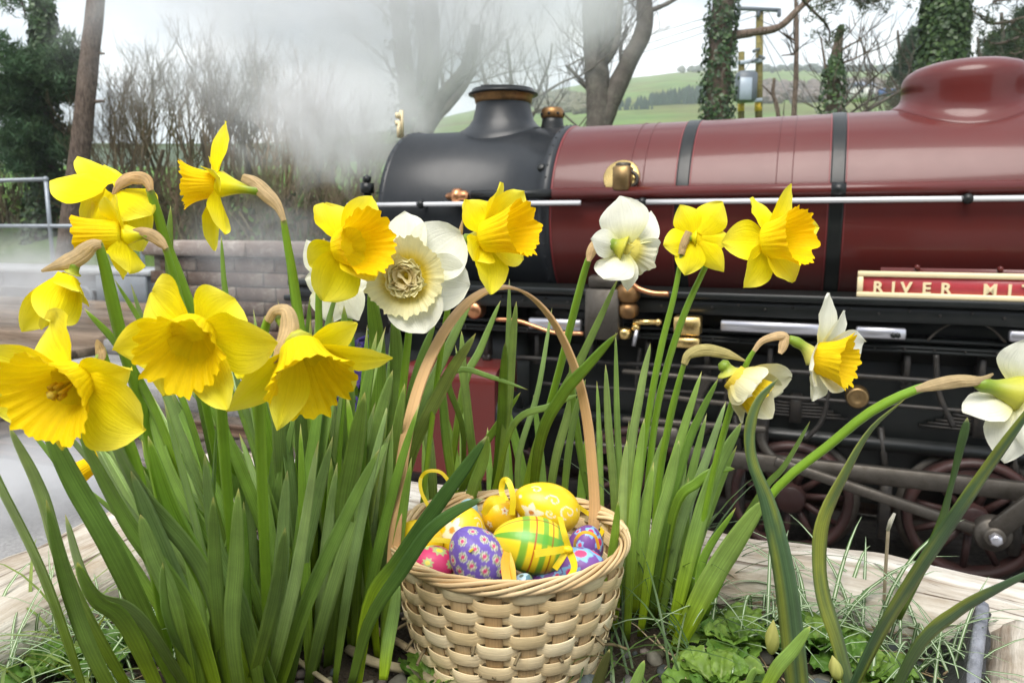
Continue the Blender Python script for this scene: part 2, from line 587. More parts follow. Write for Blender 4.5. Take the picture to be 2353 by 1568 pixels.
# lamp bracket on the smokebox front
sl = S(920, 0, 300)
mb = MB()
for dz, dn, h in ((.0, -.012, .10), (.0, .016, .05)):
    mb.box(LP(sl, dn, ZB + RB + h * .5 + dz), AX * .006, NX * .008, V3((0, 0, h * .5 + .01)))
mb.box(LP(sl + .005, .002, ZB + RB + .052), AX * .005, NX * .026, V3((0, 0, .010)))
mb.box(LP(sl + .005, .002, ZB + RB + .085), AX * .006, NX * .022, V3((0, 0, .012)))
mb.build('lamp_bracket', M_CREAM, loco)
mb = MB(); mb.tube([LP(S_FRONT + .02, RB * .72, ZB + .10), LP(S_FRONT + .02, RB * .72, ZB - .08)], .03, 8); mb.ico(LP(S_FRONT + .02, RB * .72, ZB + .12), .03); mb.build('door_hinge', M_BLACK, loco)
s_, z_ = L2(843, 415, .34); _, z2_ = L2(846, 490, .34)
mb = MB(); mb.tube([LP(s_, .34, z2_ - .1), LP(s_, .34, z_ - .02)], .016, 8); mb.tube([LP(s_, .34, z_ - .05), LP(s_, .34, z_ - .01)], .028, 8); mb.ico(LP(s_, .34, z_ + .005), .02); mb.build('lamp_iron', M_BLACK, loco)
# dome
sdm = S(2218, 0, 230)
zd = Zp(2218, 141, 0) - (ZB + rb(sdm))
R1 = .202
dm = [(-.01, R1 * 1.15, 1), (.003, R1 * 1.15, 1), (.006, R1 * 1.13, 1), (.010, R1 * 1.09, 1), (.016, R1 * 1.05, 1), (.024, R1 * 1.02, 1), (.034, R1 * 1.0, 1), (.048, R1 * .995, .9), (.060, R1 * .993, .6), (zd * .38, R1 * 1.0, .3), (zd * .47, R1 * 1.005, .1), (zd * .58, R1 * 1.0, 0), (zd * .67, R1 * .975, 0), (zd * .76, R1 * .92, 0), (zd * .85, R1 * .81, 0), (zd * .925, R1 * .64, 0), (zd * .975, R1 * .40, 0), (zd, R1 * .12, 0), (zd, .001, 0)]
saddle(dm, sdm, 72).build('dome', M_RED, loco)
# handrail and its pillars
NH = RB + .045
zh = Zp(1700, 462, NH)
for ua, ub_ in ((800, 1333), (1456, 2750)):
    mb = MB(); mb.tube([LP(S(ua, NH), NH, zh), LP(S(ub_, NH), NH, zh)], .0092, 10); hr = mb.build('handrail', M_WHITERAIL, loco)
    for uk in ((968,) if ua == 800 else (1474, 2218)):
        sk = S(uk, NH)
        mb = MB(); mb.tube([LP(sk, RB - .02, zh), LP(sk, NH, zh)], [.011, .008], 8); mb.ico(LP(sk, NH, zh), .017, sub=2); mb.ico(LP(sk + .014, NH, zh), .011, sub=1); mb.build('handrail_knob', M_BLACK, hr)
# ejector pipe along the barrel
NE = RB + .022
ze = Zp(1900, 436, NE)
mb = MB(); mb.tube([LP(S(2750, NE), NE, ze), LP(S(1270, NE), NE, ze)], .021, 14); mb.build('ejector_pipe', M_RED, loco)
mb = MB(); mb.tube([LP(S(1270, NE), NE, ze), LP(S(1085, NE), NE, ze)], .017, 12); mb.build('ejector_pipe', M_BLACK, loco)
mb = MB(); sq = S(1050, NE)
mb.lathe(LP(sq - .05, NE, ze - .004), AX, [(0, .010), (.012, .022), (.03, .022), (.034, .030), (.06, .030), (.064, .018), (.09, .012), (.10, .001)], 14)
mb.build('pipe_elbow', M_COPPER, loco)
mb = MB(); mb.lathe(LP(S(1921, NE) - .022, NE, ze), AX, [(0, .02), (0, .024), (.044, .024), (.044, .02)], 14); mb.build('pipe_clip', M_BLACK, loco)
# clack valve on its brass flange
NC = RB + .004
nn_ = RB * .8
for _ in range(8):
    sck, zck = L2(1428, 408, nn_); nn_ = math.sqrt(RB ** 2 - (zck - ZB) ** 2)
sbd, zbd = L2(1429, 410, nn_ + .05)
e = NX
_sn = (zck - ZB) / RB; er = (NX * math.sqrt(1 - _sn * _sn) + V3((0, 0, _sn))).normalized()
mb = MB(); mb.lathe(LP(sck, 0, ZB) + er * (RB - .012), er, [(0, .066), (.018, .066), (.022, .062), (.022, .001)], 36)
cv = mb.build('clack_valve', M_BRASS, loco)
mb = MB(); bevelbox(mb, LP(sbd, nn_ + .035, zbd), AX * .030, NX * .04, V3((0, 0, .044)), .007); mb.build('valve_body', M_BRONZE, cv)
mb = MB(); mb.lathe(LP(sbd, nn_ + .035, zbd + .042), (0, 0, 1), [(0, .026), (.01, .028), (.014, .02), (.014, .001)], 6); mb.build('valve_cap', M_STEEL, cv)
mb = MB(); mb.tube(cr([LP(sbd - .025, nn_ + .03, zbd + .028), LP(sbd - .046, nn_ + .03, zbd + .01), LP(sbd - .046, nn_ + .03, zbd - .015), LP(sbd - .025, nn_ + .03, zbd - .03)], 12), .007, 8); mb.build('valve_pipe', M_STEEL, cv)
mb = MB(); mb.tube(cr([LP(sbd, nn_ + .04, zbd - .03), LP(sbd, RB + .03, zbd - .12), LP(sbd, RB + .06, zbd - .38)], 14), .016, 12); mb.build('delivery_pipe', M_BLACK, cv)

# running plate, valance, frames
NR = .47
zr = Zp(1900, 680, NR)
mb = MB(); bevelbox(mb, LP(-.95, 0, zr - .012), AX * 2.0, NX * NR, V3((0, 0, .012)), .003); mb.build('running_board', M_BLACK, loco)
mb = MB(); bevelbox(mb, LP(-.95, NR - .03, zr - .052), AX * 2.0, NX * .008, V3((0, 0, .026)), .003); mb.build('valance', M_BLACK, loco)
mb = MB(); bevelbox(mb, LP(S(2030, .43) - .75, .425, zr + .040), AX * .75, NX * .003, V3((0, 0, .052)), .006); mb.build('nameplate_backing', M_RED, loco)
# name plate
NN = .462
sA, zA = L2(1971, 622, NN); _, zC = L2(1971, 682, NN)
sE = sA - .90
zc_, hz = (zA + zC) / 2, (zA - zC) / 2
mb = MB(); mb.box(LP((sA + sE) / 2, NN - .012, zc_), AX * ((sA - sE) / 2 - .006), NX * .006, V3((0, 0, hz - .006)))
npl = mb.build('nameplate', M_PLATE, loco)
mb = MB(); bw = .0085
bevelbox(mb, LP((sA + sE) / 2, NN - .006, zc_ + hz - bw), AX * ((sA - sE) / 2), NX * .009, V3((0, 0, bw)), .002)
bevelbox(mb, LP((sA + sE) / 2, NN - .006, zc_ - hz + bw), AX * ((sA - sE) / 2), NX * .009, V3((0, 0, bw)), .002)
for s_ in (sA - bw, sE + bw):
    bevelbox(mb, LP(s_, NN - .006, zc_), AX * bw, NX * .0088, V3((0, 0, hz - 2 * bw - .0005)), .002)
mb.build('nameplate_frame', M_CREAM, npl)
capz = Zp(2020, 637, NN) - Zp(2020, 672, NN)
ps = 1
rot = Matrix((tuple(-AX), (0, 0, 1), tuple(NX))).transposed().to_4x4()
lu = [('R', 905), ('I', 1040), ('V', 1112), ('E', 1268), ('R', 1405), ('M', 1718), ('I', 1900)]
pitch = None
sR = S(1723 + 905 * .3118, NN, 655)
wid = [S(1723 + q * .3118, NN, 655) for _, q in lu]
lets = list(zip([c for c, _ in lu], wid))
st_ = wid[-1] - .036
lets += [('T', st_), ('E', st_ - .062)]
for chx, s_ in lets:
    cu = bpy.data.curves.new('letter', 'FONT')
    cu.body = chx
    cu.size = capz / .98
    cu.extrude = .004
    cu.bevel_depth = .0008
    cu.offset = .0007
    tmp = bpy.data.objects.new('text', cu)
    COL.objects.link(tmp)
    bpy.context.view_layer.update()
    me = bpy.data.meshes.new_from_object(tmp.evaluated_get(bpy.context.evaluated_depsgraph_get()))
    bpy.data.objects.remove(tmp); bpy.data.curves.remove(cu)
    me.name = 'letter'
    me.materials.clear(); me.materials.append(M_CREAM)
    ob = bpy.data.objects.new('letter', me)
    COL.objects.link(ob)
    ob.matrix_world = Matrix.Translation(LP(s_, NN - .003, zc_ - capz * .5 - .001)) @ rot
    ob.location = ob.matrix_world.to_translation(); ob.rotation_euler = ob.matrix_world.to_euler()
    set_parent(ob, npl)
for un in (2108, 2300):
    mb = MB(); s_, z_ = L2(un, 614 if un < 2200 else 618, .45); mb.lathe(LP(s_, .43, z_), NX, [(0, .008), (.012, .008), (.016, .005), (.016, .001)], 8); mb.build('bolt', M_RED, loco)

# frames and motion
zf = Zp(2000, 792, .40)
mb = MB(); bevelbox(mb, LP(-.95, .285, (zf + .14) / 2 + .06), AX * 1.95, NX * .012, V3((0, 0, (zf - .14) / 2)), .004)
mb.box(LP(-.95, -.36, .35), AX * 1.95, NX * .012, V3((0, 0, .2)))
mb.box(LP(-.9, 0, .42), AX * 1.8, NX * .34, V3((0, 0, .02)))
mb.box(LP(-1.0, .02, zr - .12), AX * 1.95, NX * .30, V3((0, 0, .10)))
mb.build('frame', M_BLACK, loco)
mb = MB()
for vv, n_, hh in ((786, .385, .006), (803, .39, .005), (812, .39, .005)):
    z_ = Zp(2200, vv, n_)
    mb.box(LP(-1.0, n_ - .05, z_), AX * 1.5, NX * .058, V3((0, 0, hh)))
mb.build('frame_rib', M_BLACK, loco)
mb = MB()
mb.box(LP((S_RED + S_FRONT) / 2, 0, (zr + .2) / 2), AX * (S_FRONT - S_RED - .2) * .5, NX * .33, V3((0, 0, (zr - .22) / 2)))
mb.build('smokebox_saddle', M_BLACK, loco)
mb = MB()
bevelbox(mb, LP(S_FRONT + .42, 0, .34), AX * .025, NX * .46, V3((0, 0, .11)), .006); mb.build('buffer_beam', M_RED, loco)
mb = MB()
bevelbox(mb, LP(S_FRONT + .21, 0, zr - .08), AX * .21, NX * .44, V3((0, 0, .012)), .004); mb.build('front_platform', M_BLACK, loco)
# pale bars put in for the bright strips under the running plate
for ua, ub_, va in ((1655, 1905, 750), (1966, 2081, 762), (2318, 2600, 775), (1215, 1335, 742)):
    s1, z1 = L2(ua, va - 2, .45); s2, z2 = L2(ub_, va + 8, .45)
    hh = .5 * (Zp((ua + ub_) / 2, va - 11, .45) - Zp((ua + ub_) / 2, va + 16, .45)) * .95
    mb = MB(); bevelbox(mb, LP((s1 + s2) / 2, .445, (z1 + z2) / 2), AX * (s1 - s2) * .5, NX * .012, V3((0, 0, hh)), .004)
    rrd = mb.build('slide_bar', M_BRIGHT, loco)
    if ua == 1966:
        for uk in (2052, 2062):
            s_, z_ = L2(uk, 770, .46); mb = MB(); mb.lathe(LP(s_, .455, z_), NX, [(0, .009), (.012, .009), (.012, .001)], 6); mb.build('bolt', M_BLACK, rrd)
# lubricator pump, brass fittings, copper pipes
def boxpx(name, u0, u1, v0, v1, n, th, mat, bv=.006):
    um, vm = (u0 + u1) / 2, (v0 + v1) / 2
    s_, z_ = L2(um, vm, n)
    hs = (S(u0, n, vm) - S(u1, n, vm)) / 2; hz_ = (Zp(um, v0, n) - Zp(um, v1, n)) / 2
    mb = MB(); bevelbox(mb, LP(s_, n - th, z_), AX * hs, NX * th, V3((0, 0, hz_)), bv)
    return mb.build(name, mat, loco)
boxpx('lubricator', 1342, 1420, 664, 782, .53, .045, M_STEEL)
boxpx('lubricator_lid', 1350, 1412, 634, 662, .525, .035, M_STEEL)
for (u, v, r) in ((1440, 712, .036), (1440, 672, .042), (1432, 765, .026), (1458, 752, .016)):
    s_, z_ = L2(u, v, .52); mb = MB(); mb.lathe(LP(s_, .50, z_ - r * .8), (0, 0, 1), [(0, r * .7), (r * .4, r), (r * 1.1, r), (r * 1.4, r * .7), (r * 1.6, .001)], 12); mb.build('brass_fitting', M_BRASS if v > 740 else M_BURNT, loco)
s_, z_ = L2(1472, 742, .53); mb = MB(); mb.tube([LP(s_ + .03, .51, z_), LP(s_ - .05, .51, z_ + .003)], .010, 8); mb.ico(LP(s_ - .055, .51, z_ + .003), .015); mb.build('brass_tap', M_BRASS, loco)
s_, z_ = L2(1461, 772, .53); mb = MB(); mb.tube([LP(s_, .52, z_ + .02), LP(s_ + .01, .52, z_ - .035)], .007, 8); mb.build('tap_lever', M_BRIGHT, loco)
boxpx('brass_oil_box', 1546, 1608, 728, 770, .52, .03, M_BRASS, .004)
boxpx('brass_oil_box', 1546, 1606, 776, 800, .52, .03, M_BRASS, .004)
def pipe(name, uv, n, r, mat):
    mb = MB(); mb.tube(cr([LP(*(lambda q: (q[0], n, q[1]))(L2(u, v, n))) for u, v in uv], 26), r, 10)
    return mb.build(name, mat, loco)
pipe('copper_pipe', [(1452, 652), (1470, 664), (1500, 673), (1536, 675)], .52, .009, M_COPPER)
pipe('copper_pipe', [(1140, 733), (1190, 737), (1235, 752), (1275, 764), (1340, 766)], .52, .0075, M_COPPER)
pipe('wire_hoop', [(2130, 782), (2160, 755), (2200, 738), (2240, 738), (2280, 756), (2310, 786)], .41, .004, M_STEEL)
pipe('drain_pipe', [(1745, 985), (1752, 1020), (1775, 1050), (1815, 1075)], .47, .016, M_STEEL)
s_, z_ = L2(1086, 714, .46); mb = MB(); mb.lathe(LP(s_, .40, z_), NX, [(0, .032), (.05, .032), (.058, .026), (.058, .001)], 20); mb.build('pipe_cap', M_COPPER, loco)
# cylinder with red cladding
s1, zt_ = L2(960, 838, .56); s2 = S(1136, .56, 900); zb_ = Zp(1136, 1105, .56)
mb = MB()
sec = []
for k in range(9):
    a = math.pi / 2 * k / 8
    sec.append((.56 - .055 + .055 * math.sin(a), zt_ - .055 + .055 * math.cos(a)))
sec = [(.30, zt_)] + sec + [(.56, zb_), (.50, zb_ - .03), (.30, zb_ - .03)]
rows = [[LP(s_, n_, z_) for n_, z_ in sec] for s_ in (s1 + .06, s2)]
b = mb.grid(rows)
mb.f.append(tuple(b + k for k in range(len(sec)))); mb.f.append(tuple(b + len(sec) + k for k in reversed(range(len(sec)))))
cyl = mb.build('cylinder', M_RED, loco, smooth=False)
mb = MB(); zc2 = (zt_ + zb_) / 2 + .02
mb.lathe(LP(s2 - .02, .46, zc2), -AX, [(-.02, .10), (.0, .10), (.02, .09), (.025, .03), (.10, .028), (.10, .001)], 24); mb.build('cylinder_cover', M_BLACK, cyl)
# motion: crosshead guides, rods, wheels
def barpx(name, a, b_, th_px, n, tn, mat, r=.004):
    s1, z1 = L2(a[0], a[1], n); s2, z2 = L2(b_[0], b_[1], n)
    p, q = LP(s1, n, z1), LP(s2, n, z2)
    d_ = (q - p); hh = th_px * .5 * depth((p + q) / 2) / FPX
    upv = NX.cross(d_).normalized()
    mb = MB(); bevelbox(mb, (p + q) / 2, d_ * .5, NX * tn, upv * hh, r)
    return mb.build(name, mat, loco)
barpx('slide_bar', (1430, 852), (1660, 872), 10, .50, .012, M_STEEL)
barpx('slide_bar', (1430, 962), (1760, 985), 13, .50, .012, M_STEEL)
barpx('piston_rod', (1290, 1015), (1520, 1030), 9, .50, .012, M_STEEL)
barpx('coupling_rod', (1560, 1040), (2640, 1160), 42, .485, .014, M_STEEL)
barpx('connecting_rod', (1780, 1058), (2262, 1222), 24, .52, .012, M_STEEL)
barpx('return_crank', (2286, 1218), (2480, 1075), 46, .545, .012, M_STEEL)
s_, z_ = L2(2280, 1226, .53)
mb = MB(); mb.lathe(LP(s_, .50, z_), NX, [(0, .052), (.035, .052), (.045, .046), (.045, .03), (.06, .030), (.064, .024), (.064, .001)], 28); mb.build('crank_pin', M_STEEL, loco)
mb = MB(); mb.lathe(LP(s_, .563, z_), NX, [(0, .018), (.022, .018), (.026, .014), (.026, .001)], 6); mb.build('crank_nut', M_BRIGHT, loco)
s_, z_ = L2(1970, 915, .44); mb = MB(); mb.lathe(LP(s_, .39, z_), NX, [(0, .036), (.045, .034), (.05, .028), (.042, .016), (.042, .001)], 20); mb.build('axle_oiler', M_BRONZE, loco)
# deep frame furniture: brackets, springs, pipes, sand pipes, bolts
M_DULL = m_paint('oily_black_iron', (.022, .020, .018), rough=.5, metal=.2, coat=.05, var=.3, nscale=14, grime=(.07, .055, .04), grime_amt=.6)
_zt = Zp(2000, 812, .39)
for k in range(13):
    s_ = .62 - k * .21
    mb = MB(); bevelbox(mb, LP(s_, .335, _zt - .05), AX * .009, NX * .045, V3((0, 0, .05)), .003)
    bevelbox(mb, LP(s_, .37, _zt - .10), AX * .016, NX * .010, V3((0, 0, .012)), .003); mb.build('frame_bracket', M_DULL, loco)
for uv, r in (([(1180, 820), (1500, 838), (1760, 850), (2100, 872), (2500, 905)], .009), ([(1240, 880), (1480, 896), (1720, 906), (2050, 930), (2500, 968)], .007), ([(1900, 800), (1905, 870), (1890, 960), (1850, 1010)], .008), ([(2150, 815), (2156, 900), (2190, 980)], .009), ([(1660, 800), (1668, 900), (1640, 990)], .007), ([(1470, 800), (1462, 880), (1475, 960)], .007)):
    pipe('oil_pipe', uv, .40, r, M_DULL)
for s0 in (S(1817, .33, 1118), S(2237, .33, 1118)):
    mb = MB()
    for k in range(6):
        hw_ = .17 - k * .024
        mb.tube(cr([LP(s0 + hw_, .31, .485 + .02 * 1 + k * .011 - .012), LP(s0, .31, .47 + k * .011 + .02), LP(s0 - hw_, .31, .485 + .02 + k * .011 - .012)], 10), .0065, 4)
    bevelbox(mb, LP(s0, .31, .52), AX * .02, NX * .025, V3((0, 0, .05)), .004)
    tag(mb.build('leaf_spring', M_DULL, loco), kind='stuff')
s_, z_ = L2(1745, 960, .45)
mb = MB(); bevelbox(mb, LP(s_, .43, z_), AX * .03, NX * .02, V3((0, 0, .12)), .01); bevelbox(mb, LP(s_ + .02, .43, z_ + .10), AX * .07, NX * .016, V3((0, 0, .02)), .006); mb.build('motion_bracket', M_DULL, loco)
s_, z_ = L2(1610, 930, .46)
mb = MB(); mb.tube(cr([LP(s_ - .02, .45, z_ + .10), LP(s_ + .015, .45, z_), LP(s_ - .02, .45, z_ - .10)], 12), .018, 8); mb.build('expansion_link', M_STEEL, loco)
barpx('radius_rod', (1480, 905), (1740, 935), 12, .46, .008, M_STEEL)
barpx('combination_lever', (1500, 880), (1520, 1040), 14, .48, .008, M_STEEL)
bevel_ = MB(); s_, z_ = L2(1520, 1000, .50); bevelbox(bevel_, LP(s_, .49, z_), AX * .06, NX * .03, V3((0, 0, .035)), .008); bevel_.build('crosshead', M_STEEL, loco)
mb = MB()
for k in range(34):
    s_ = .7 - k * .085
    mb.ico(LP(s_, NR - .02, zr - .052 + .012 * (k % 2)), .0055, sub=1)
    mb.ico(LP(s_, .40, _zt + .022), .0048, sub=1)
tag(mb.build('rivet', M_DULL, loco), kind='stuff')
for uk in (1700, 2030, 2330):
    s_ = S(uk, .30, 1150)
    mb = MB(); bevelbox(mb, LP(s_, .33, .20), AX * .018, NX * .03, V3((0, 0, .10)), .006); mb.tube([LP(s_, .33, .3), LP(s_ + .03, .33, .48)], .012, 8); mb.build('brake_hanger', M_DULL, loco)
RW = .205
sw2 = S(2237, .33, 1118); sw1 = S(1817, .33, 1118)
dsw = sw1 - sw2
def wheel(s_, n_, r):
    o = LP(s_, n_, r)
    mb = MB(); mb.lathe(o - NX * .02, NX, [(0, r * .84), (0, r), (.055, r * .97), (.058, r * .86), (.03, r * .84), (0, r * .84)], 48); wh = mb.build('wheel', M_WHEEL, loco)
    mb = MB(); mb.lathe(o - NX * .02, NX, [(-.012, r), (-.012, r * 1.1), (-.002, r * 1.1), (.0, r)], 48); mb.build('flange', M_STEEL, wh)
    mb = MB(); mb.lathe(o - NX * .02, NX, [(0, r * .26), (.06, r * .24), (.07, r * .2), (.07, .001)], 24); mb.build('hub', M_WHEEL, wh)
    for k in range(11):
        a = 2 * math.pi * k / 11 + .2
        e = AX * math.cos(a) + V3((0, 0, 1)) * math.sin(a)
        mb = MB(); mb.tube([o + e * r * .2, o + e * r * .88], [r * .07, r * .05], 6); mb.build('spoke', M_WHEEL, wh)
    a0 = -1.7
    mb = MB()
    pts = [o + NX * .03 + (AX * math.cos(t) + V3((0, 0, 1)) * math.sin(t)) * r * .84 for t in [a0 + 2.2 + k * .16 for k in range(12)]]
    b = len(mb.v)
    for p in pts: mb.add(p)
    for p in pts: mb.add(p - NX * .03)
    mb.f.append(tuple(range(12))); mb.f.append(tuple(reversed(range(12, 24))))
    for k in range(11): mb.f.append((k, 12 + k, 13 + k, k + 1))
    mb.f.append((11, 23, 12, 0))
    mb.build('balance_weight', M_WHEEL, wh, smooth=False)
for k in (-1, 0, 1, 2):
    wheel(sw2 + dsw * k, .33, RW)
wheel(S(1180, .33, 1100), .30, .14)
for s_, r in ((sw2, RW), (sw1, RW), (sw1 + dsw, RW), (sw2 - dsw, RW)):
    mb = MB(); mb.tube([LP(s_, -.34, r), LP(s_, .34, r)], .03, 10); mb.build('axle', M_STEEL, loco)
    mb = MB(); mb.lathe(LP(s_, -.33, r), NX, [(0, r), (.04, r), (.04, .02)], 32); mb.build('wheel', M_WHEEL, loco)
# cab, beyond the right edge of the picture
mb = MB()
bevelbox(mb, LP(-3.2, .45, 1.25), AX * .35, NX * .012, V3((0, 0, .5)), .004)
bevelbox(mb, LP(-3.2, -.45, 1.25), AX * .35, NX * .012, V3((0, 0, .5)), .004)
bevelbox(mb, LP(-2.88, 0, 1.25), AX * .012, NX * .44, V3((0, 0, .5)), .004)
mb.build('cab', M_RED, loco)
mb = MB(); mb.lathe(LP(-3.6, 0, 1.3), AX, [(0, .6), (.8, .6)], 24, x=NX, start=.75, ang=1.65); mb.build('cab_roof', M_BLACK, loco)

# ------------------------------------------------------------------ track and platforms
M_RUST = m_paint('rail_steel', (.16, .10, .065), rough=.55, metal=.4, coat=0, var=.3, nscale=12, grime=(.05, .03, .02), grime_amt=.6)
def m_wood(name, c0, c1, c2, along='X', scale=6, stretch=14, rough=.8, crack=.5, bs=.5, bd=.01):
    m, t = newmat(name)
    sc3 = {'X': (scale / stretch, scale, scale), 'Y': (scale, scale / stretch, scale)}[along]
    vec = coords(t, 'Object', sc3)
    n = noise_node(t, 3.0, 8, .68, vec, .35)
    vec2 = coords(t, 'Object', tuple(x * 3.2 for x in sc3))
    n2 = noise_node(t, 4.0, 5, .6, vec2, .2)
    c = ramp(t, n.outputs['Fac'], [(.28, c0), (.5, c1), (.72, c2)])
    dk = ramp(t, n2.outputs['Fac'], [(.30, (1 - crack,) * 3), (.46, (1, 1, 1))])
    c = mixrgb(t, c, dk, 1.0, 'MULTIPLY')
    oi = N(t, 'ShaderNodeObjectInfo')
    rr = ramp(t, oi.outputs['Random'], [(0, (.8, .8, .8)), (1, (1.15, 1.12, 1.1))])
    c = mixrgb(t, c, rr, 1.0, 'MULTIPLY')
    ad = N(t, 'ShaderNodeMath'); ad.operation = 'ADD'
    t.links.new(n.outputs['Fac'], ad.inputs[0]); t.links.new(n2.outputs['Fac'], ad.inputs[1])
    return finish(m, t, c, rough=rough, spec=.25, normal=bump(t, ad.outputs[0], bs, bd))
M_DECK = m_wood('weathered_deck_board', (.10, .075, .055), (.19, .145, .105), (.28, .22, .165), scale=4)
M_SLEEPER = m_wood('track_sleeper', (.05, .04, .03), (.09, .07, .055), (.14, .11, .085), scale=4)
def plank(name, mat, par, o, lx, ly, lz, ang, bv=.006):
    """box built along its own X so that the grain follows it"""
    mb = MB(); bevelbox(mb, (0, 0, 0), (lx, 0, 0), (0, ly, 0), (0, 0, lz), bv)
    ob = mb.build(name, mat)
    ob.location = o; ob.rotation_euler = (rnd(-.006, .006), rnd(-.003, .003), ang + rnd(-.002, .002))
    if par: set_parent(ob, par)
    return ob
ANG = math.atan2(AX.y, AX.x)
trk = tag(bpy.data.objects.new('railway_track', None), kind='structure'); COL.objects.link(trk)
for n_ in (-.19, .19):
    mb = MB()
    sec = [(-.028, -.06), (.028, -.06), (.026, -.052), (.006, -.045), (.006, -.018), (.014, -.014), (.014, 0), (-.014, 0), (-.014, -.014), (-.006, -.018), (-.006, -.045), (-.026, -.052)]
    mb.grid([[LP(s_, n_ * 1.9 + a, z_) for a, z_ in sec] for s_ in (-5, 16)], closed=True)
    mb.build('rail', M_RUST, trk, smooth=False)
for k in range(46):
    plank('sleeper', M_SLEEPER, trk, LP(-3 + k * .38, 0, -.10), .085, .62, .04, ANG)
# ------------------------------------------------------------------ ground
def m_ground(name, cols, scale=1.2, rough=.95, fine=30, bstr=.5, bd=.03):
    m, t = newmat(name)
    vec = coords(t, 'Object')
    n = noise_node(t, scale, 6, .6, vec, .3)
    n2 = noise_node(t, fine, 5, .7, vec)
    c = ramp(t, n.outputs['Fac'], [(.3, cols[0]), (.5, cols[1]), (.7, cols[2])])
    g = ramp(t, n2.outputs['Fac'], [(.3, (.65, .65, .65)), (.7, (1.3, 1.3, 1.3))])
    c = mixrgb(t, c, g, 1.0, 'MULTIPLY')
    return finish(m, t, c, rough=rough, spec=.15, normal=bump(t, n2.outputs['Fac'], bstr, bd))
M_GRASS = m_ground('rough_grass', ((.055, .105, .028), (.085, .15, .035), (.13, .16, .055)), .35, fine=9)
M_FIELD = m_ground('pasture', ((.085, .18, .035), (.105, .21, .042), (.13, .22, .06)), .05, fine=1.5, bd=.1)
M_CONC = m_ground('pale_concrete', ((.22, .215, .21), (.31, .305, .30), (.41, .40, .385)), 1.9, .85, 70, .5, .01)
M_BALLAST = m_ground('ballast', ((.10, .085, .07), (.15, .125, .10), (.20, .17, .14)), 6, .95, 45, 1.0, .03)

def nb(x, y):
    return -(V3((x, y, 0)) - A0).dot(NX)
def terr(x, y):
    z = -.14 + .86 * sstep(5.7, 7.6, nb(x, y))
    r = max(0.0, y - 10)
    az = max(-.8, min(.8, x / max(4, y)))
    k = lerp(.098, .148, sstep(-.35, .35, az))
    k2 = min(r, 50) * k
    return z + k2 - max(0, r - 50) * .02 + .10 * mnoise.noise(V3((x * .25, y * .25, 0))) * sstep(8, 14, y) + .6 * mnoise.noise(V3((x * .03, y * .03, 4))) * sstep(20, 60, y)
mb = MB()
ys = [-12, -4, 0, 2, 4, 5, 6, 6.6, 7.2, 7.8, 8.4, 9, 9.6, 10.5, 12, 14, 16, 19, 22, 26, 31, 37, 44, 52, 60, 75, 100]
xs = [i / 30 * 2 - 1 for i in range(31)]
rows = []
for y in ys:
    half = 14 + max(0, y) * 1.1
    rows.append([V3((x * half, y, terr(x * half, y))) for x in xs])
mb.grid(rows)
gr = tag(mb.build('ground', M_GRASS), kind='structure')
# pasture lies on the rising slope
mb = MB(); rows = []
for y in (21, 26, 31, 37, 44, 52, 60, 75, 100):
    half = 12 + y * 1.1
    rows.append([V3((x * half, y, terr(x * half, y) + .03)) for x in [i / 40 * 2 - 1 for i in range(41)]])
mb.grid(rows); tag(mb.build('field', M_FIELD), kind='structure')
# ballast bed
mb = MB(); mb.grid([[LP(s_, n_, z_) for n_, z_ in ((.62, -.03), (.55, -.08), (0, -.085), (-.55, -.08), (-.62, -.03))] for s_ in (-5, 0, 5, 10, 16)])
tag(mb.build('track_bed', M_BALLAST), kind='structure')
# near platform, grey
mb = MB(); bevelbox(mb, LP(3.5, 2.9, -.03), AX * 9, NX * 2.28, V3((0, 0, .06)), .01); tag(mb.build('platform', M_CONC), kind='structure')
# far platform: concrete by the wall
mb = MB(); bevelbox(mb, LP(1.4, -1.35, .02), AX * 3.0, NX * .72, V3((0, 0, .08)), .012); tag(mb.build('far_platform', M_CONC), kind='structure')
mb = MB(); bevelbox(mb, LP(1.4, -1.75, .16), AX * 3.0, NX * .25, V3((0, 0, .06)), .012); tag(mb.build('platform_step', M_CONC), kind='structure')
# timber deck at the left
dk = thing('timber_deck', 'weathered brown timber deck of long boards beyond the track at the left', 'timber deck', LP(8, -2.2, .05))
k = 0
n_ = -.66
while n_ > -4.45:
    if not False:
        lz = .05 + (.05 if k % 5 == 0 else 0)
        for s0, s1 in ((4.72, 8.6), (8.62, 12.6)):
            if n_ > -4.45:
                plank('board', M_DECK, dk, LP((s0 + s1) / 2 + .0, n_ - .105, .06 + (.03 if k % 5 == 0 else 0) + rnd(-.004, .004)), (s1 - s0) / 2, .1, lz, ANG)
    n_ -= .216; k += 1
# turntable girder with railings
M_GREY = m_paint('grey_girder_paint', (.17, .195, .22), rough=.45, coat=.1, var=.15, nscale=4, grime=(.12, .11, .10), grime_amt=.5)
M_GALV = m_paint('galvanised_tube', (.28, .31, .34), rough=.45, metal=.4, coat=0, var=.12, nscale=14)
NG = -4.75
s_e = S(352, NG, 660)
tt = thing('turntable_girder', 'grey steel turntable girder beyond the timber deck at the left', 'girder', LP(9, NG, .1))
zg0, zg1 = Zp(150, 704, NG), Zp(150, 622, NG)
mb = MB(); bevelbox(mb, LP(s_e + 3.5, NG - .05, (zg0 + zg1) / 2 - .02), AX * 3.5, NX * .02, V3((0, 0, (zg1 - zg0) / 2)), .005); mb.build('web_plate', M_GREY, tt)
M_PALEG = m_paint('pale_grey_edge', (.36, .38, .39), rough=.5, coat=0, var=.12, nscale=8)
mb = MB(); bevelbox(mb, LP(s_e + 3.5, NG - .35, zg1), AX * 3.5, NX * .42, V3((0, 0, .035)), .008); mb.build('top_flange', M_PALEG, tt)
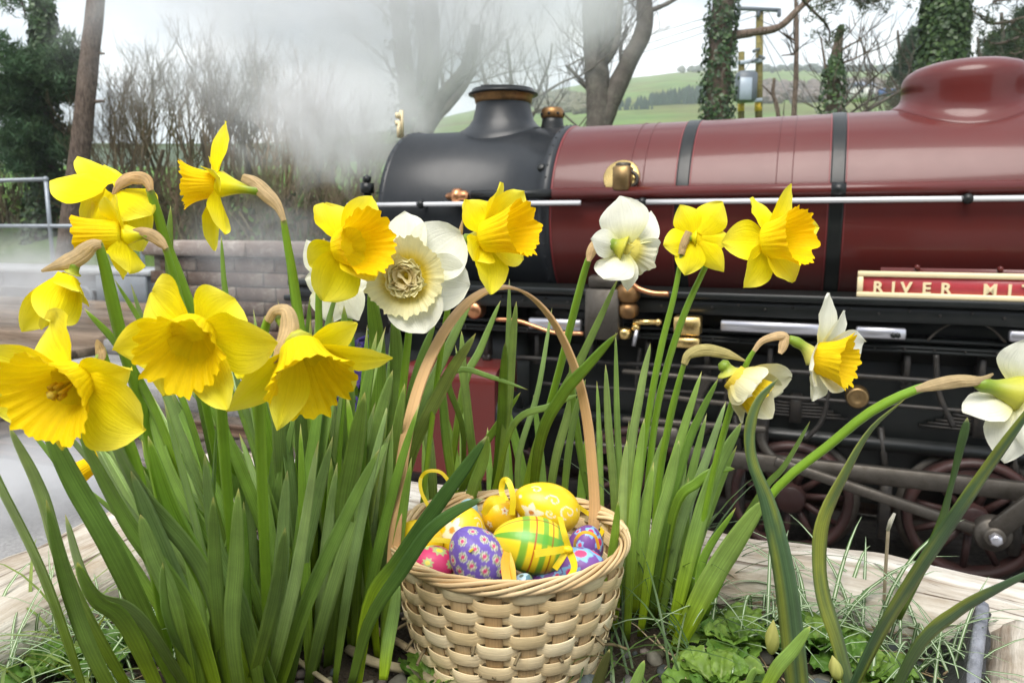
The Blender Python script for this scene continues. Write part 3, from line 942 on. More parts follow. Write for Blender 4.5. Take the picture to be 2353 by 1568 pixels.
mb = MB(); bevelbox(mb, LP(s_e + 3.5, NG + .01, zg0 + (zg1 - zg0) * .5), AX * 3.5, NX * .03, V3((0, 0, .012)), .004); bevelbox(mb, LP(s_e + 3.5, NG + .02, zg0 + .02), AX * 3.5, NX * .06, V3((0, 0, .012)), .004); mb.build('flange', M_GREY, tt)
for k in range(6):
    mb = MB(); bevelbox(mb, LP(s_e + .5 + k * 1.2, NG + .0, (zg0 + zg1) / 2), AX * .012, NX * .04, V3((0, 0, (zg1 - zg0) / 2 - .04)), .003); mb.build('stiffener', M_GREY, tt)
mb = MB(); bevelbox(mb, LP(s_e + .45, NG + .10, (zg0 + zg1) / 2 - .02), AX * .44, NX * .02, V3((0, 0, (zg1 - zg0) / 2 - .02)), .005); mb.build('end_panel', M_GREY, tt)
mb = MB(); o = LP(s_e + 1.15, NG + .08, zg0 + .14); mb.lathe(o, NX, [(0, .17), (.05, .17), (.055, .15), (.02, .13), (.02, .001)], 28); mb.build('roller', M_GREY, tt)
rl = thing('tubular_railing', 'galvanised tubular railing standing on the grey girder at the left', 'railing', LP(9, NG - .4, zg1 + .036))
NRL = NG - .4
zt1, zt2 = Zp(60, 413, NRL), Zp(60, 519, NRL)
sp0 = S(113, NRL, 500); sp1 = S(328, NRL, 600)
for s_, z_ in ((sp0, zt1 + .0), (sp0 + 1.6, zt1), (sp0 + 3.2, zt1), (sp1, zt2)):
    mb = MB(); mb.tube([LP(s_, NRL, zg1 + .036), LP(s_, NRL, z_)], .030, 10); mb.build('post', M_GALV, rl)
    mb = MB(); mb.ico(LP(s_, NRL, z_), .043, sub=2); mb.build('post_joint', M_GALV, rl)
mb = MB(); mb.tube([LP(sp0 - .01, NRL, zt1), LP(sp0 + 4.5, NRL, zt1)], .029, 10); mb.build('rail', M_GALV, rl)
mb = MB(); mb.tube([LP(sp1, NRL, zt2), LP(sp0 + 4.5, NRL, zt2)], .027, 10); mb.build('rail', M_GALV, rl)
# old wall
def m_stone(name, c0, c1, c2, moss=(.36, .38, .30), scl=(1, 1, 1), bs=.6):
    m, t = newmat(name)
    vec = coords(t, 'Object', scl)
    n = noise_node(t, 4, 8, .65, vec, .4)
    n2 = noise_node(t, 9, 8, .75, vec, .6)
    n3 = noise_node(t, 45, 5, .7, vec)
    c = ramp(t, n.outputs['Fac'], [(.3, c0), (.5, c1), (.7, c2)])
    f = ramp(t, n2.outputs['Fac'], [(.51, (0, 0, 0)), (.62, (.6, .6, .6))])
    c = mixrgb(t, c, moss, f)
    oi = N(t, 'ShaderNodeObjectInfo')
    rr = ramp(t, oi.outputs['Random'], [(0, (.75, .72, .7)), (1, (1.2, 1.15, 1.1))])
    c = mixrgb(t, c, rr, 1, 'MULTIPLY')
    return finish(m, t, c, rough=.92, spec=.15, normal=bump(t, n3.outputs['Fac'] if bs < .9 else n.outputs['Fac'], bs, .02 if bs < .9 else .05))
M_WALL = m_stone('weathered_block', (.075, .05, .038), (.13, .092, .072), (.20, .155, .13), (.31, .30, .25))
M_COPE = m_stone('coping_stone', (.17, .13, .115), (.23, .19, .17), (.30, .26, .235), (.5, .48, .44))
M_MORTAR = m_stone('old_mortar', (.13, .115, .10), (.18, .16, .14), (.24, .21, .19))
wl = thing('parapet_wall', 'low weathered brown block wall with stone coping, left of the engine front', 'wall', LP(3, -2.3, .08))
NWL = -2.3
sw0 = S(346, NWL, 620); sw1_ = -1.2
zw = Zp(560, 556, NWL)
LW = sw0 - sw1_
mb = MB(); mb.box(LP((sw0 + sw1_) / 2, NWL - .2, zw / 2 - .03), AX * (LW / 2 - .02), NX * .17, V3((0, 0, zw / 2 - .03))); mb.build('wall_core', M_MORTAR, wl)
zc0 = zw
for k in range(5):
    L_ = LW / 5
    plank('coping', M_COPE, wl, LP(sw0 + .03 - L_ * (k + .5), NWL - .18, zc0 - .06 + rnd(-.008, .008)), L_ / 2 - .008, .26, .065, ANG, .014)
zz = zc0 - .135; row = 0
while zz > .06:
    h = .125
    s_ = sw0 - (0 if row % 2 else .12)
    while s_ > sw1_:
        lb = .42
        plank('block', M_WALL, wl, LP(s_ - lb / 2, NWL - .05 + rnd(-.008, .006), zz - h / 2), lb / 2 - .007, .06, h / 2 - .005, ANG, .004)
        s_ -= lb
    zz -= h; row += 1

# ------------------------------------------------------------------ trees
M_BARK = m_stone('pine_bark', (.06, .045, .036), (.15, .115, .092), (.27, .215, .175), (.34, .29, .25), (7, 7, 2.2), 1.0)
M_BARK2 = m_stone('grey_bark', (.06, .055, .048), (.10, .09, .08), (.16, .145, .13), (.18, .18, .15))
M_TWIG = m_attr('twig', rough=.8, var=.25, nscale=6, spec=.15)
M_IVY = m_attr('ivy_leaf', rough=.4, var=.3, nscale=3, spec=.4, transl=.1)
M_NEEDLE = m_attr('pine_needle', rough=.6, var=.3, nscale=2, spec=.25, transl=.1)
def trunk(par, pts, r0, r1, mat, sides=12, name='trunk', rough=.08):
    P = cr(pts, 26)
    mb = MB()
    sd = V3((rnd(0, 99), rnd(0, 99), 0))
    mb.tube(P, [lerp(r0, r1, i / 25) * (1 + rough * mnoise.noise(V3((i * .5, 0, 0)) + sd) * 2) for i in range(26)], sides)
    for i, p in enumerate(mb.v):
        q = V3(p); k = mnoise.noise(q * 3.1 + sd) * r0 * rough * 1.5
        mb.v[i] = (q.x + k, q.y, q.z + k * .5)
    return mb.build(name, mat, par)
def grow(mb, p, d, ln, r, lev, col, spread=.55, kids=3, up=.15, mins=3):
    """recursive bare branch"""
    n = 4 if lev > 1 else 3
    pts = [V3(p)]; dd = V3(d).normalized()
    for i in range(n):
        dd = (dd + V3((rnd(-1, 1), rnd(-1, 1), rnd(-.5, 1) * 1.0)) * .16 + V3((0, 0, up * .3))).normalized()
        pts.append(pts[-1] + dd * ln / n)
    mb.tube(pts, [lerp(r, r * .55, i / n) for i in range(n + 1)], 5 if lev >= 3 else mins, col, cap=False)
    if lev <= 0:
        return
    for k in range(kids):
        t = rnd(.35, 1.0) if k else 1.0
        i = min(int(t * n), n - 1)
        q = pts[i].lerp(pts[i + 1], t * n - i)
        e = (dd + V3((rnd(-1, 1), rnd(-1, 1), rnd(-.6, 1))) * spread * 1.5 + V3((0, 0, up))).normalized()
        grow(mb, q, e, ln * rnd(.5, .8), r * .58, lev - 1, col, spread, kids, up, mins)
def ivy(par, pts, rad, count, size=.045, name='ivy', col=((.026, .06, .02), (.065, .12, .034)), spread=.6, gap=.1):
    mb = MB()
    P = cr(pts, 40)
    for k in range(count):
        t = random.random()
        i = min(int(t * 39), 38); c = P[i].lerp(P[i + 1], t * 39 - i)
        if mnoise.noise(c * 2.2 + V3((k % 7, 0, 0)) * .02) < -gap * 3:
            continue
        a = rnd(0, 6.283); rr = interp(rad, t) * (1 + abs(random.gauss(0, spread * .35)))
        e = V3((math.cos(a), math.sin(a), 0))
        p = c + e * rr
        n_ = (e + V3((rnd(-.6, .6), rnd(-.6, .6), rnd(-.2, .9)))).normalized()
        x = n_.orthogonal().normalized(); x = Matrix.Rotation(rnd(0, 6.28), 3, n_) @ x; y = n_.cross(x)
        s_ = size * rnd(.6, 1.3)
        b = len(mb.v); cc = mixc(col[0], col[1], random.random() ** 1.5)
        for q in (x * s_, y * s_ * .8 + n_ * s_ * .2, -x * s_, -y * s_ * .8 + n_ * s_ * .2):
            mb.add(p + q, cc)
        mb.f.append((b, b + 1, b + 2)); mb.f.append((b, b + 2, b + 3))
    return mb.build(name, M_IVY, par)
def tufts(par, centers, n_needles=26, ln=.16, wd=.012, col=((.04, .095, .045), (.10, .175, .075)), name='foliage'):
    mb = MB()
    for c, d in centers:
        cc = mixc(col[0], col[1], random.random())
        for k in range(n_needles):
            e = (V3(d) * .8 + V3((random.gauss(0, 1), random.gauss(0, 1), random.gauss(0, 1))).normalized()).normalized()
            s_ = e.orthogonal().normalized() * wd
            s_ = Matrix.Rotation(rnd(0, 3.14), 3, e) @ s_
            b = len(mb.v); l_ = ln * rnd(.6, 1.2)
            o = V3(c) + V3((random.gauss(0, 1), random.gauss(0, 1), random.gauss(0, 1))) * ln * .25
            mb.add(o - s_, cc); mb.add(o + s_, cc); mb.add(o + e * l_, cc)
            mb.f.append((b, b + 1, b + 2))
    return mb.build(name, M_NEEDLE, par, smooth=False)
def gp(u, y):                 # ground point under a picture column
    x = (u - CX) / FPX * y
    return V3((x, y, terr(x, y)))

# leaning bare pine, left
y = 13.2
t1 = thing('pine_tree', 'bare leaning pine trunk with flaking brown bark at the left', 'pine tree', Y(150, 600, y))
tp = [Y(146, 640, y), Y(160, 520, y), Y(186, 330, y), Y(203, 160, y), Y(220, 0, y), Y(228, -160, y), Y(240, -600, y)]
trunk(t1, tp, .175, .125, M_BARK, rough=.05)
mb = MB(); mb.tube([Y(212, 120, y), Y(240, 124, y)], [.03, .015], 6); mb.tube([Y(205, 235, y), Y(240, 232, y)], [.04, .018], 6); mb.build('branch_stub', M_BARK, t1)
tufts(t1, [(Y(rnd(200, 280), rnd(-700, -520), y) + V3((rnd(-.8, .8), rnd(-1, 1), rnd(-.5, .5))), (0, 0, 1)) for _ in range(60)], name='crown')
# ivy clad pine at far left
y = 14.5
t2 = thing('pine_tree', 'ivy clad dark pine with drooping green branches at the far left edge', 'pine tree', gp(100, y))
tp = [Y(104, 640, y), Y(104, 480, y), Y(102, 300, y), Y(100, 120, y), Y(98, 0, y), Y(97, -300, y)]
trunk(t2, tp, .19, .13, M_BARK2)
ivy(t2, tp, [.36, .29, .24, .19, .155, .15], 5200, .05, spread=.5, gap=.25)
mb = MB(); cen = []
for (u0, v0, u1, v1) in [(100, 175, 178, 110), (100, 190, 40, 160), (100, 200, -60, 165), (100, 215, 185, 185), (95, 230, -20, 230), (95, 250, -80, 250), (98, 300, 40, 310), (98, 310, -40, 330), (104, 280, 150, 330), (98, 330, 150, 355), (95, 345, 20, 380), (98, 140, 160, 150), (96, 165, 10, 120), (98, 325, 60, 350), (104, 205, 175, 205), (94, 205, 20, 195), (94, 240, 20, 260)]:
    p, q = Y(u0, v0, y), Y(u1, v1, y - rnd(-1, 1.2))
    m_ = p.lerp(q, .5) + V3((0, 0, -.1))
    P = cr([p, m_, q], 12)
    mb.tube(P, [.045, .015], 5, (.05, .04, .03)) if False else mb.tube(P, lambda t: lerp(.045, .012, t), 5, (.05, .04, .03))
    for i in range(3, 12):
        for _ in range(5):
            cen.append((P[i] + V3((rnd(-.25, .25), rnd(-.25, .25), rnd(-.12, .22))), (0, 0, .8)))
mb.build('branch', M_TWIG, t2)
tufts(t2, cen, 30, .2, .013, name='foliage')
# overhanging tuft top left
t3 = thing('pine_tree', 'pine reaching into the top left corner, only its twig tips showing', 'pine tree', gp(-260, 12))
trunk(t3, [gp(-260, 12), Y(-250, -100, 12), Y(-240, -500, 12)], .2, .12, M_BARK)
mb = MB(); cen = []
for pts in ([(-250, -120), (-60, -60), (40, -5), (60, 45)], [(-250, -150), (0, -60), (90, -10), (108, 18)], [(-250, 0), (-80, 80), (8, 95)], [(-250, 40), (-60, 120), (2, 135)], [(-250, -50), (-40, -20), (30, 22)]):
    P = cr([Y(u, v, 11.5) for u, v in pts], 16); mb.tube(P, lambda t: lerp(.05, .006, t), 5, (.07, .055, .045))
    for i in (10, 12, 13, 14, 15):
        cen += [(P[i] + V3((rnd(-.08, .08), rnd(-.1, .1), rnd(-.06, .08))), (0, 0, .3))] * 2
mb.build('branch', M_TWIG, t3); tufts(t3, cen, 16, .12, .010, name='foliage')

# bare hedge of shrubs behind the steam
hed = [(255, 15, 240, 1.0), (330, 14, 170, 1.2), (420, 15.5, 120, 1.25), (500, 14.5, 75, 1.35), (585, 15, 90, 1.3), (650, 14, 150, 1.2), (725, 15.5, 200, 1.1), (800, 14.5, 250, .9), (880, 16, 285, .8), (390, 13, 330, .8), (560, 13, 330, .8), (700, 12.6, 350, .75), (290, 14.2, 395, .7), (470, 12.6, 370, .7), (620, 12.2, 385, .7), (40, 15, 330, .8), (-40, 14.5, 300, .8), (790, 12.4, 380, .7)]
hl = ['at the left end of the hedge beside the leaning pine', 'second from the leaning pine in the back of the hedge', 'left of the tallest shrub', 'the tallest of the hedge, behind the profile daffodil', 'just right of the tallest, wrapped in steam', 'in the drifting steam left of the engine', 'in the thick steam near the engine', 'near the smokebox front, steam blowing over it', 'right behind the smokebox lamp bracket',
      'low, in front of the hedge at its left', 'low, in front of the tallest shrub', 'low, in front of the hedge towards the engine', 'low, at the foot of the leaning pine', 'low, between the leaning pine and the tallest shrub', 'low, above the parapet wall', 'behind the railing at the far left', 'cut by the left edge of the picture', 'low, right beside the smokebox front']
for (u, y, vt, k), lb in zip(hed, hl):
    b0 = gp(u, y)
    H = Y(u, vt, y).z - b0.z
    th = thing('bare_shrub', 'leafless brown shrub ' + lb, 'shrub', b0, 'leafless hedge shrubs behind the track')
    mb = MB()
    c = mixc((.135, .10, .065), (.23, .18, .115), random.random())
    if random.random() < .4: c = mixc(c, (.15, .17, .07), .4)
    ns = 8 if vt < 300 else 7
    for i in range(ns):
        a = rnd(0, 6.28); sp_ = rnd(.05, .6) * (1.1 if H < 2 else .75)
        d = V3((math.cos(a) * sp_, math.sin(a) * sp_ * .7, 1))
        grow(mb, b0 + V3((math.cos(a), math.sin(a), 0)) * rnd(.0, .35), d, H * rnd(.34, .45), .007 + .0075 * H, 5 if vt < 300 else 4, c, .46, 3, .12)
    mb.build('branches', M_TWIG, th)
    mb = MB()
    for i in range(5):
        a = rnd(0, 6.28)
        mb.tube(cr([b0 + V3((math.cos(a) * .2, math.sin(a) * .2, -.1)), b0 + V3((math.cos(a) * .35, math.sin(a) * .3, H * .25)), b0 + V3((math.cos(a) * .6, math.sin(a) * .5, H * .5))], 8), lambda t: lerp(.04, .02, t) * (.5 + .15 * H), 6, mixc(c, (.05, .05, .04), .5))
    mb.build('stem', M_TWIG, th)
# undergrowth along the bank: matted stems, uncountable
mb = MB()
for k in range(2600):
    u = rnd(-160, 900); y = rnd(9.5, 16)
    p = gp(u, y)
    if nb(p.x, p.y) < (7.0 if u < 420 else 5.9): continue
    d = V3((rnd(-.8, .8), rnd(-.8, .8), 1)).normalized()
    l_ = rnd(.3, 1.1); c = mixc((.075, .055, .035), (.11, .095, .045), random.random())
    q = p + d * l_ * .6; r_ = q + (d + V3((rnd(-.6, .6), rnd(-.6, .6), -.2))).normalized() * l_ * .5
    mb.tube([p, q, r_], [.012, .009, .004], 3, c, cap=False)
    if random.random() < .16:
        for _ in range(5):
            e = V3((rnd(-1, 1), rnd(-1, 1), rnd(-.3, 1))).normalized(); s_ = e.orthogonal() * .04; b = len(mb.v)
            o = q + V3((rnd(-.2, .2), rnd(-.2, .2), rnd(-.2, .2))); cc = mixc((.04, .08, .02), (.09, .15, .035), random.random())
            mb.add(o - s_, cc); mb.add(o + e * .1, cc); mb.add(o + s_, cc); mb.add(o - e * .05, cc); mb.f.append((b, b + 1, b + 2, b + 3))
tag(mb.build('undergrowth', M_TWIG), kind='stuff')

# trees beyond the engine
def bare_tree(label, main, r0, r1, y, limbs=(), twigs=20, name='bare_tree', mat=None, ivyspec=None, tw=(.5, 1.2), lev=3, updir=.3):
    b0 = Y(main[0][0], main[0][1], y)
    th = thing(name, label, 'tree', b0)
    P = [Y(u, v, y) for u, v in main]
    trunk(th, P, r0, r1, mat or M_BARK2)
    for pts, ra, rb_ in limbs:
        trunk(th, [Y(q[0], q[1], y + (q[2] if len(q) > 2 else 0)) for q in pts], ra, rb_, mat or M_BARK2, 8, 'limb')
    mb = MB()
    allp = [P] + [[Y(q[0], q[1], y) for q in pts] for pts, _, _ in limbs]
    for k in range(twigs):
        pp = random.choice(allp); i = random.randrange(len(pp) - 1); p = pp[i].lerp(pp[i + 1], random.random())
        e = V3((rnd(-1, 1), rnd(-1, 1), rnd(-.2, .8) + updir))
        grow(mb, p, e, rnd(*tw), .018, lev, (.075, .062, .05), .5, 3, .1)
    if twigs: tag(mb.build('twigs', M_TWIG, th), kind='stuff')
    if ivyspec: ivy(th, P, *ivyspec)
    return th
bare_tree('forked bare tree rising right behind the boiler front, twin trunks parting low', [(1372, 340), (1374, 250), (1366, 120), (1362, 0), (1358, -200)], .25, .18, 15,
  [([(1378, 300), (1400, 240), (1440, 150), (1478, 70), (1480, 0), (1470, -150)], .20, .13), ([(1372, 170), (1398, 60), (1405, -60)], .16, .12), ([(1370, 165), (1410, 110), (1420, 40), (1428, -40)], .10, .06),
   ([(1398, 210), (1392, 150), (1372, 60)], .045, .03), ([(1372, 230), (1330, 180), (1300, 150)], .05, .025), ([(1480, 30), (1530, 10), (1580, -20)], .05, .03), ([(1435, 170), (1425, 120), (1440, 60)], .04, .03)], 26, tw=(.5, 1.3))
bare_tree('bare many stemmed tree half lost in the steam left of the chimney', [(940, 330), (942, 250), (925, 120), (915, 0), (910, -200)], .20, .14, 15.5,
  [([(960, 320), (985, 220), (990, 80), (985, -60)], .2, .14), ([(975, 300), (1020, 220), (1075, 150), (1095, 60)], .18, .10), ([(985, 290), (1050, 220), (1090, 160)], .1, .06), ([(960, 260), (970, 120), (960, 0)], .1, .07), ([(1020, 200), (1012, 160), (1025, 120)], .04, .03)], 34, tw=(.5, 1.2), ivyspec=([.3, .24], 700, .05))
bare_tree('leafless tree with thin spreading branches behind the chimney', [(1180, 300), (1178, 230), (1172, 160), (1165, 90)], .07, .03, 19,
  [([(1180, 290), (1225, 230), (1260, 150), (1268, 100)], .05, .02), ([(1170, 285), (1130, 220), (1110, 170), (1100, 110)], .05, .02), ([(1225, 230), (1290, 190), (1330, 175)], .035, .015), ([(1150, 300), (1260, 250), (1340, 300)], .04, .02), ([(1205, 300), (1255, 205), (1250, 130)], .03, .015)], 30, tw=(.5, 1.1), lev=2)
bare_tree('tall pine trunk sheathed in ivy behind the middle of the boiler', [(1644, 320), (1648, 230), (1655, 100), (1662, 0), (1668, -200)], .20, .16, 13, [([(1680, 82), (1730, 75), (1790, 62), (1835, 20), (1880, -20)], .075, .04)], 0, name='pine_tree', mat=M_BARK, ivyspec=([.20, .225, .21, .195, .17], 2400, .038))
ip = thing('pine_tree', 'broad dark pine trunk wholly covered in ivy, left of the dome', 'pine tree', gp(2170, 12.5))
P = [Y(2158, 300, 12.5), Y(2160, 200, 12.5), Y(2168, 80, 12.5), Y(2172, -20, 12.5), Y(2176, -250, 12.5)]
trunk(ip, P, .28, .22, M_BARK2); ivy(ip, P, [.37, .35, .32, .30, .28], 8000, .045, spread=.28, gap=.5, col=((.024, .055, .018), (.07, .125, .034)))
bare_tree('thin dead pine stem right of the telegraph pole', [(1822, 300), (1828, 180), (1830, 60), (1826, -30)], .055, .035, 16, [([(1828, 95), (1790, 72)], .025, .012), ([(1828, 125), (1795, 128)], .02, .01)], 7, mat=M_BARK, tw=(.3, .7), lev=1)
bare_tree('snapped dead tree with ivy round its foot, left of the dome', [(1908, 310), (1915, 200), (1918, 150), (1926, 95), (1932, 60)], .14, .05, 15, [([(1900, 180), (1892, 130), (1885, 85)], .03, .015), ([(1922, 125), (1950, 105), (1980, 92)], .025, .012), ([(1920, 150), (1955, 138), (1975, 130)], .025, .012)], 8, mat=M_BARK, ivyspec=([.2, .17, .05, .03], 1100, .045), tw=(.3, .8), lev=1)
bare_tree('leafless bush of long arching branches in front of the pasture near the dome', [(1925, 305), (1990, 255), (2060, 215), (2100, 190)], .05, .02, 17,
  [([(1915, 270), (1975, 210), (2030, 160)], .03, .012), ([(1920, 285), (2000, 230), (2080, 205)], .03, .012), ([(1930, 300), (2030, 270), (2110, 250)], .03, .012), ([(1925, 260), (1960, 190), (2000, 110)], .025, .01), ([(1990, 250), (2000, 190), (1985, 150)], .02, .01)], 36, tw=(.3, .9), lev=2, name='bare_shrub')
bare_tree('leaning broken fence stump tree left of the thin pine stem', [(1792, 300), (1785, 250), (1776, 215), (1778, 180)], .05, .03, 16, [([(1780, 225), (1760, 205), (1750, 195)], .02, .01)], 0, mat=M_BARK)
# pine twigs hanging at the top, right of the ivy trunk
pt = thing('pine_tree', 'pine whose needle tipped twigs hang in from the top edge above the boiler', 'pine tree', gp(2700, 12))
trunk(pt, [gp(2700, 12), Y(2700, 0, 12), Y(2690, -400, 12)], .22, .15, M_BARK)
mb = MB(); cen = []
for pts in ([(2650, -260), (2200, -120), (1960, -20), (1880, 15)], [(2650, -200), (2100, -90), (1950, -5)], [(2650, -240), (2150, -60), (2040, -8), (2000, 10)], [(2650, -280), (2000, -140), (1840, -30), (1900, 60), (1905, 95)], [(2660, -200), (1990, -60), (1975, 12)],
            [(2650, -60), (2420, 20), (2290, 55), (2240, 30)], [(2650, 0), (2420, 60), (2300, 100), (2260, 90)], [(2650, 60), (2450, 90), (2330, 125)], [(2650, -120), (2400, -20), (2280, 5)], [(2650, 60), (2450, 130), (2320, 60)], [(2650, 20), (2400, 40), (2345, 150)]):
    P = cr([Y(u, v, 11.5 + rnd(-.6, .6)) for u, v in pts], 20); mb.tube(P, lambda t: lerp(.05, .007, t), 5, (.075, .06, .05))
    for i in range(11, 20):
        for _ in range(2):
            d_ = V3((rnd(-1, 1), rnd(-1, 1), rnd(-.7, .4))); q = P[i] + d_ * rnd(.1, .3)
            mb.tube([P[i], P[i].lerp(q, .5) + V3((0, 0, .03)), q], [.008, .005, .003], 3, (.08, .065, .05), cap=False)
            cen.append((q, (0, 0, .4)))
mb.build('branch', M_TWIG, pt); tufts(pt, cen, 16, .095, .008, name='foliage', col=((.03, .055, .025), (.075, .10, .045)))
# pine limb's own twigs from the ivy trunk
pl_ = [(1690, 8), (1840, 5), (1875, 45), (1830, 110), (1835, 90), (1760, 20)]
# conifers far right
def conifer(label, u, y, vt, wpx, ub=300, col=((.03, .06, .035), (.07, .11, .06))):
    b0 = gp(u, y); top = Y(u, vt, y); H = top.z - b0.z
    th = thing('conifer', label, 'conifer tree', b0, 'conifers on the rise at the right')
    trunk(th, [b0, b0.lerp(top, .5), top], .16, .05, M_BARK2, 8)
    cen = []; rw = wpx / FPX * y * .5
    for k in range(330):
        t = random.random() ** .8; a = rnd(0, 6.28)
        lob = .7 + .5 * mnoise.noise(V3((a * 1.2, t * 5, u)))
        r_ = rw * math.sin(min(1, (1 - t) * 1.7 + .12) * 1.57) * math.sqrt(random.random()) * lob
        cen.append((V3((b0.x + math.cos(a) * r_, b0.y + math.sin(a) * r_, b0.z + H * (.2 + .8 * t))), (math.cos(a) * .4, math.sin(a) * .4, .5)))
    tufts(th, cen, 34, .34, .03, col=col)
    return th
conifer('rounded grey green conifer standing left of the ivy covered pine', 2062, 34, 70, 120)
conifer('tall dark conifer behind the dome at the right edge', 2300, 26, 30, 190)
conifer('grey green conifer just right of the ivy covered pine', 2245, 32, 85, 120)
conifer('shorter conifer low beside the dome at the right edge', 2370, 24, 110, 160)
for (u, y, vt, lb) in [(2300, 20, 95, 'brown bramble thicket behind the dome'), (2110, 24, 165, 'brown leafless thicket left of the ivy covered pine'), (2030, 26, 185, 'low brown thicket beside the far white house'), (2230, 21, 130, 'brown thicket between the ivy covered pine and the dome')]:
    b0 = gp(u, y); H = Y(u, vt, y).z - b0.z
    th = thing('bare_shrub', lb, 'shrub', b0)
    mb = MB()
    for i in range(8):
        a = rnd(0, 6.28); grow(mb, b0 + V3((rnd(-1, 1), rnd(-.5, .5), 0)), V3((math.cos(a) * .6, math.sin(a) * .4, 1)), H * .42, .05, 4, mixc((.09, .075, .06), (.14, .12, .09), random.random()), .5, 3, .12)
    mb.build('branches', M_TWIG, th)

# ------------------------------------------------------------------ telegraph poles
M_POLE = m_wood('tarred_pole', (.10, .085, .03), (.17, .15, .05), (.24, .20, .08), scale=3)
M_YEL = m_paint('yellow_band', (.62, .42, .02), rough=.6, coat=0, var=.1, nscale=8)
M_TRAFO = m_paint('transformer_grey', (.10, .12, .14), rough=.5, coat=.1, var=.1, nscale=6)
M_TRAFO2 = m_paint('transformer_panel', (.34, .40, .46), rough=.4, coat=.1, var=.08, nscale=6)
y = 22.0
mpx = y / FPX
pA = thing('telegraph_pole', 'tall wooden power pole with a crossarm behind the boiler', 'telegraph pole', gp(1743, y))
def vtube(name, u, v0, v1, y, r, mat, par, du=0):
    mb = MB(); mb.tube([Y(u, v0, y), Y(u + du, v1, y)], r, 12); return mb.build(name, mat, par)
vtube('pole', 1742, 330, 20, y, .098, M_POLE, pA, 3)
vtube('yellow_band', 1742, 256, 236, y, .103, M_YEL, pA)
mb = MB(); bevelbox(mb, Y(1743, 22, y - .13), V3((.62, .1, 0)), V3((0, .05, 0)), V3((0, 0, .045)), .01); mb.build('crossarm', M_TRAFO, pA)
for u in (1697, 1742, 1790):
    mb = MB(); mb.lathe(Y(u, 22, y - .13) - V3((0, 0, .03)), (0, 0, -1), [(0, .03), (.04, .06), (.08, .045), (.12, .06), (.16, .04), (.18, .001)], 12); mb.build('insulator', M_TRAFO, pA)
for v, du in ((112, -12), (135, -14), (128, 10)):
    mb = MB(); mb.tube([Y(1744, v, y - .1), Y(1744 + du, v + 4, y - .3)], .03, 6); mb.ico(Y(1744 + du, v + 6, y - .3), .055); mb.build('insulator', M_TRAFO, pA)
pB = thing('telegraph_pole', 'shorter wooden pole carrying the transformer box beside the tall power pole', 'telegraph pole', gp(1703, y))
vtube('pole', 1702, 330, 120, y, .085, M_POLE, pB, 1)
vtube('yellow_band', 1702, 256, 236, y, .09, M_YEL, pB)
tb = thing('transformer', 'grey transformer box mounted between the two power poles', 'transformer', Y(1712, 230, y - .3))
mb = MB(); bevelbox(mb, Y(1713, 200, y - .35), V3((.27, 0, 0)), V3((0, .2, 0)), V3((0, 0, .40)), .07); mb.build('tank', M_TRAFO, tb)
mb = MB(); bevelbox(mb, Y(1713, 204, y - .56), V3((.16, 0, 0)), V3((0, .02, 0)), V3((0, 0, .29)), .01); mb.build('panel', M_TRAFO2, tb)
for v in (142, 232):
    mb = MB(); bevelbox(mb, Y(1722, v, y - .12), V3((.34, .0, .03)), V3((0, .03, 0)), V3((0, 0, .05)), .01); mb.build('bracket', M_TRAFO2, tb)
M_WIRE = m_paint('wire', (.16, .17, .18), rough=.6, coat=0)
for i, (a, b_, lb, r) in enumerate([((1697, 20, 21.8), (1100, 150, 40), 'power line running left from the pole crossarm end over the hill', .010), ((1743, 20, 21.8), (1100, 175, 40), 'power line running left from the middle of the pole crossarm', .010), ((1790, 20, 21.8), (1100, 195, 40), 'lowest power line running left from the pole crossarm', .010),
                                ((1745, 60, 21.9), (1905, 300, 21), 'stay wire sloping down right from the tall pole', .011), ((1745, 75, 21.9), (1845, 300, 21), 'steeper stay wire sloping down right from the tall pole', .011), ((1742, 115, 21.9), (1708, 165, 21.6), 'short cable looping from the tall pole to the transformer', .012)]):
    p, q = Y(*a), Y(*b_)
    mb = MB(); mb.tube(cr([p, p.lerp(q, .5) - V3((0, 0, .02 * (p - q).length * (1 if i < 3 else .0))), q], 16), r, 5)
    tag(mb.build('overhead_wire', M_WIRE, origin=p), lb, 'wire', 'wires at the power pole')

# ------------------------------------------------------------------ hills
def hillz(u, v0, d):
    return Y(u, v0, d).z
M_HILL, t = newmat('hill_pasture')
vec = coords(t, 'Object', (1, 1, 1))
n = noise_node(t, .012, 6, .6, vec, 1.2)
n2 = noise_node(t, .08, 5, .6, vec, .5)
c = ramp(t, n.outputs['Fac'], [(.34, (.11, .105, .055)), (.44, (.14, .165, .06)), (.52, (.13, .21, .065)), (.62, (.15, .19, .08)), (.72, (.17, .15, .09))])
g = ramp(t, n2.outputs['Fac'], [(.3, (.72, .74, .78)), (.7, (1.2, 1.2, 1.15))])
c = mixrgb(t, c, g, 1, 'MULTIPLY')
finish(M_HILL, t, c, rough=.95, spec=.1)
sky_u = [(-900, 330), (-300, 330), (200, 345), (600, 330), (900, 300), (1050, 262), (1150, 240), (1250, 212), (1330, 195), (1420, 182), (1500, 174), (1560, 166), (1640, 163), (1800, 160), (2000, 150), (2200, 150), (2500, 160), (3200, 190)]
def skyline(u):
    for (a, b_), (c_, d_) in zip(sky_u, sky_u[1:]):
        if a <= u <= c_:
            t_ = (u - a) / (c_ - a); return lerp(b_, d_, t_)
    return sky_u[0][1] if u < 0 else sky_u[-1][1]
mb = MB(); rows = []
us = [-900 + 50 * i for i in range(83)]
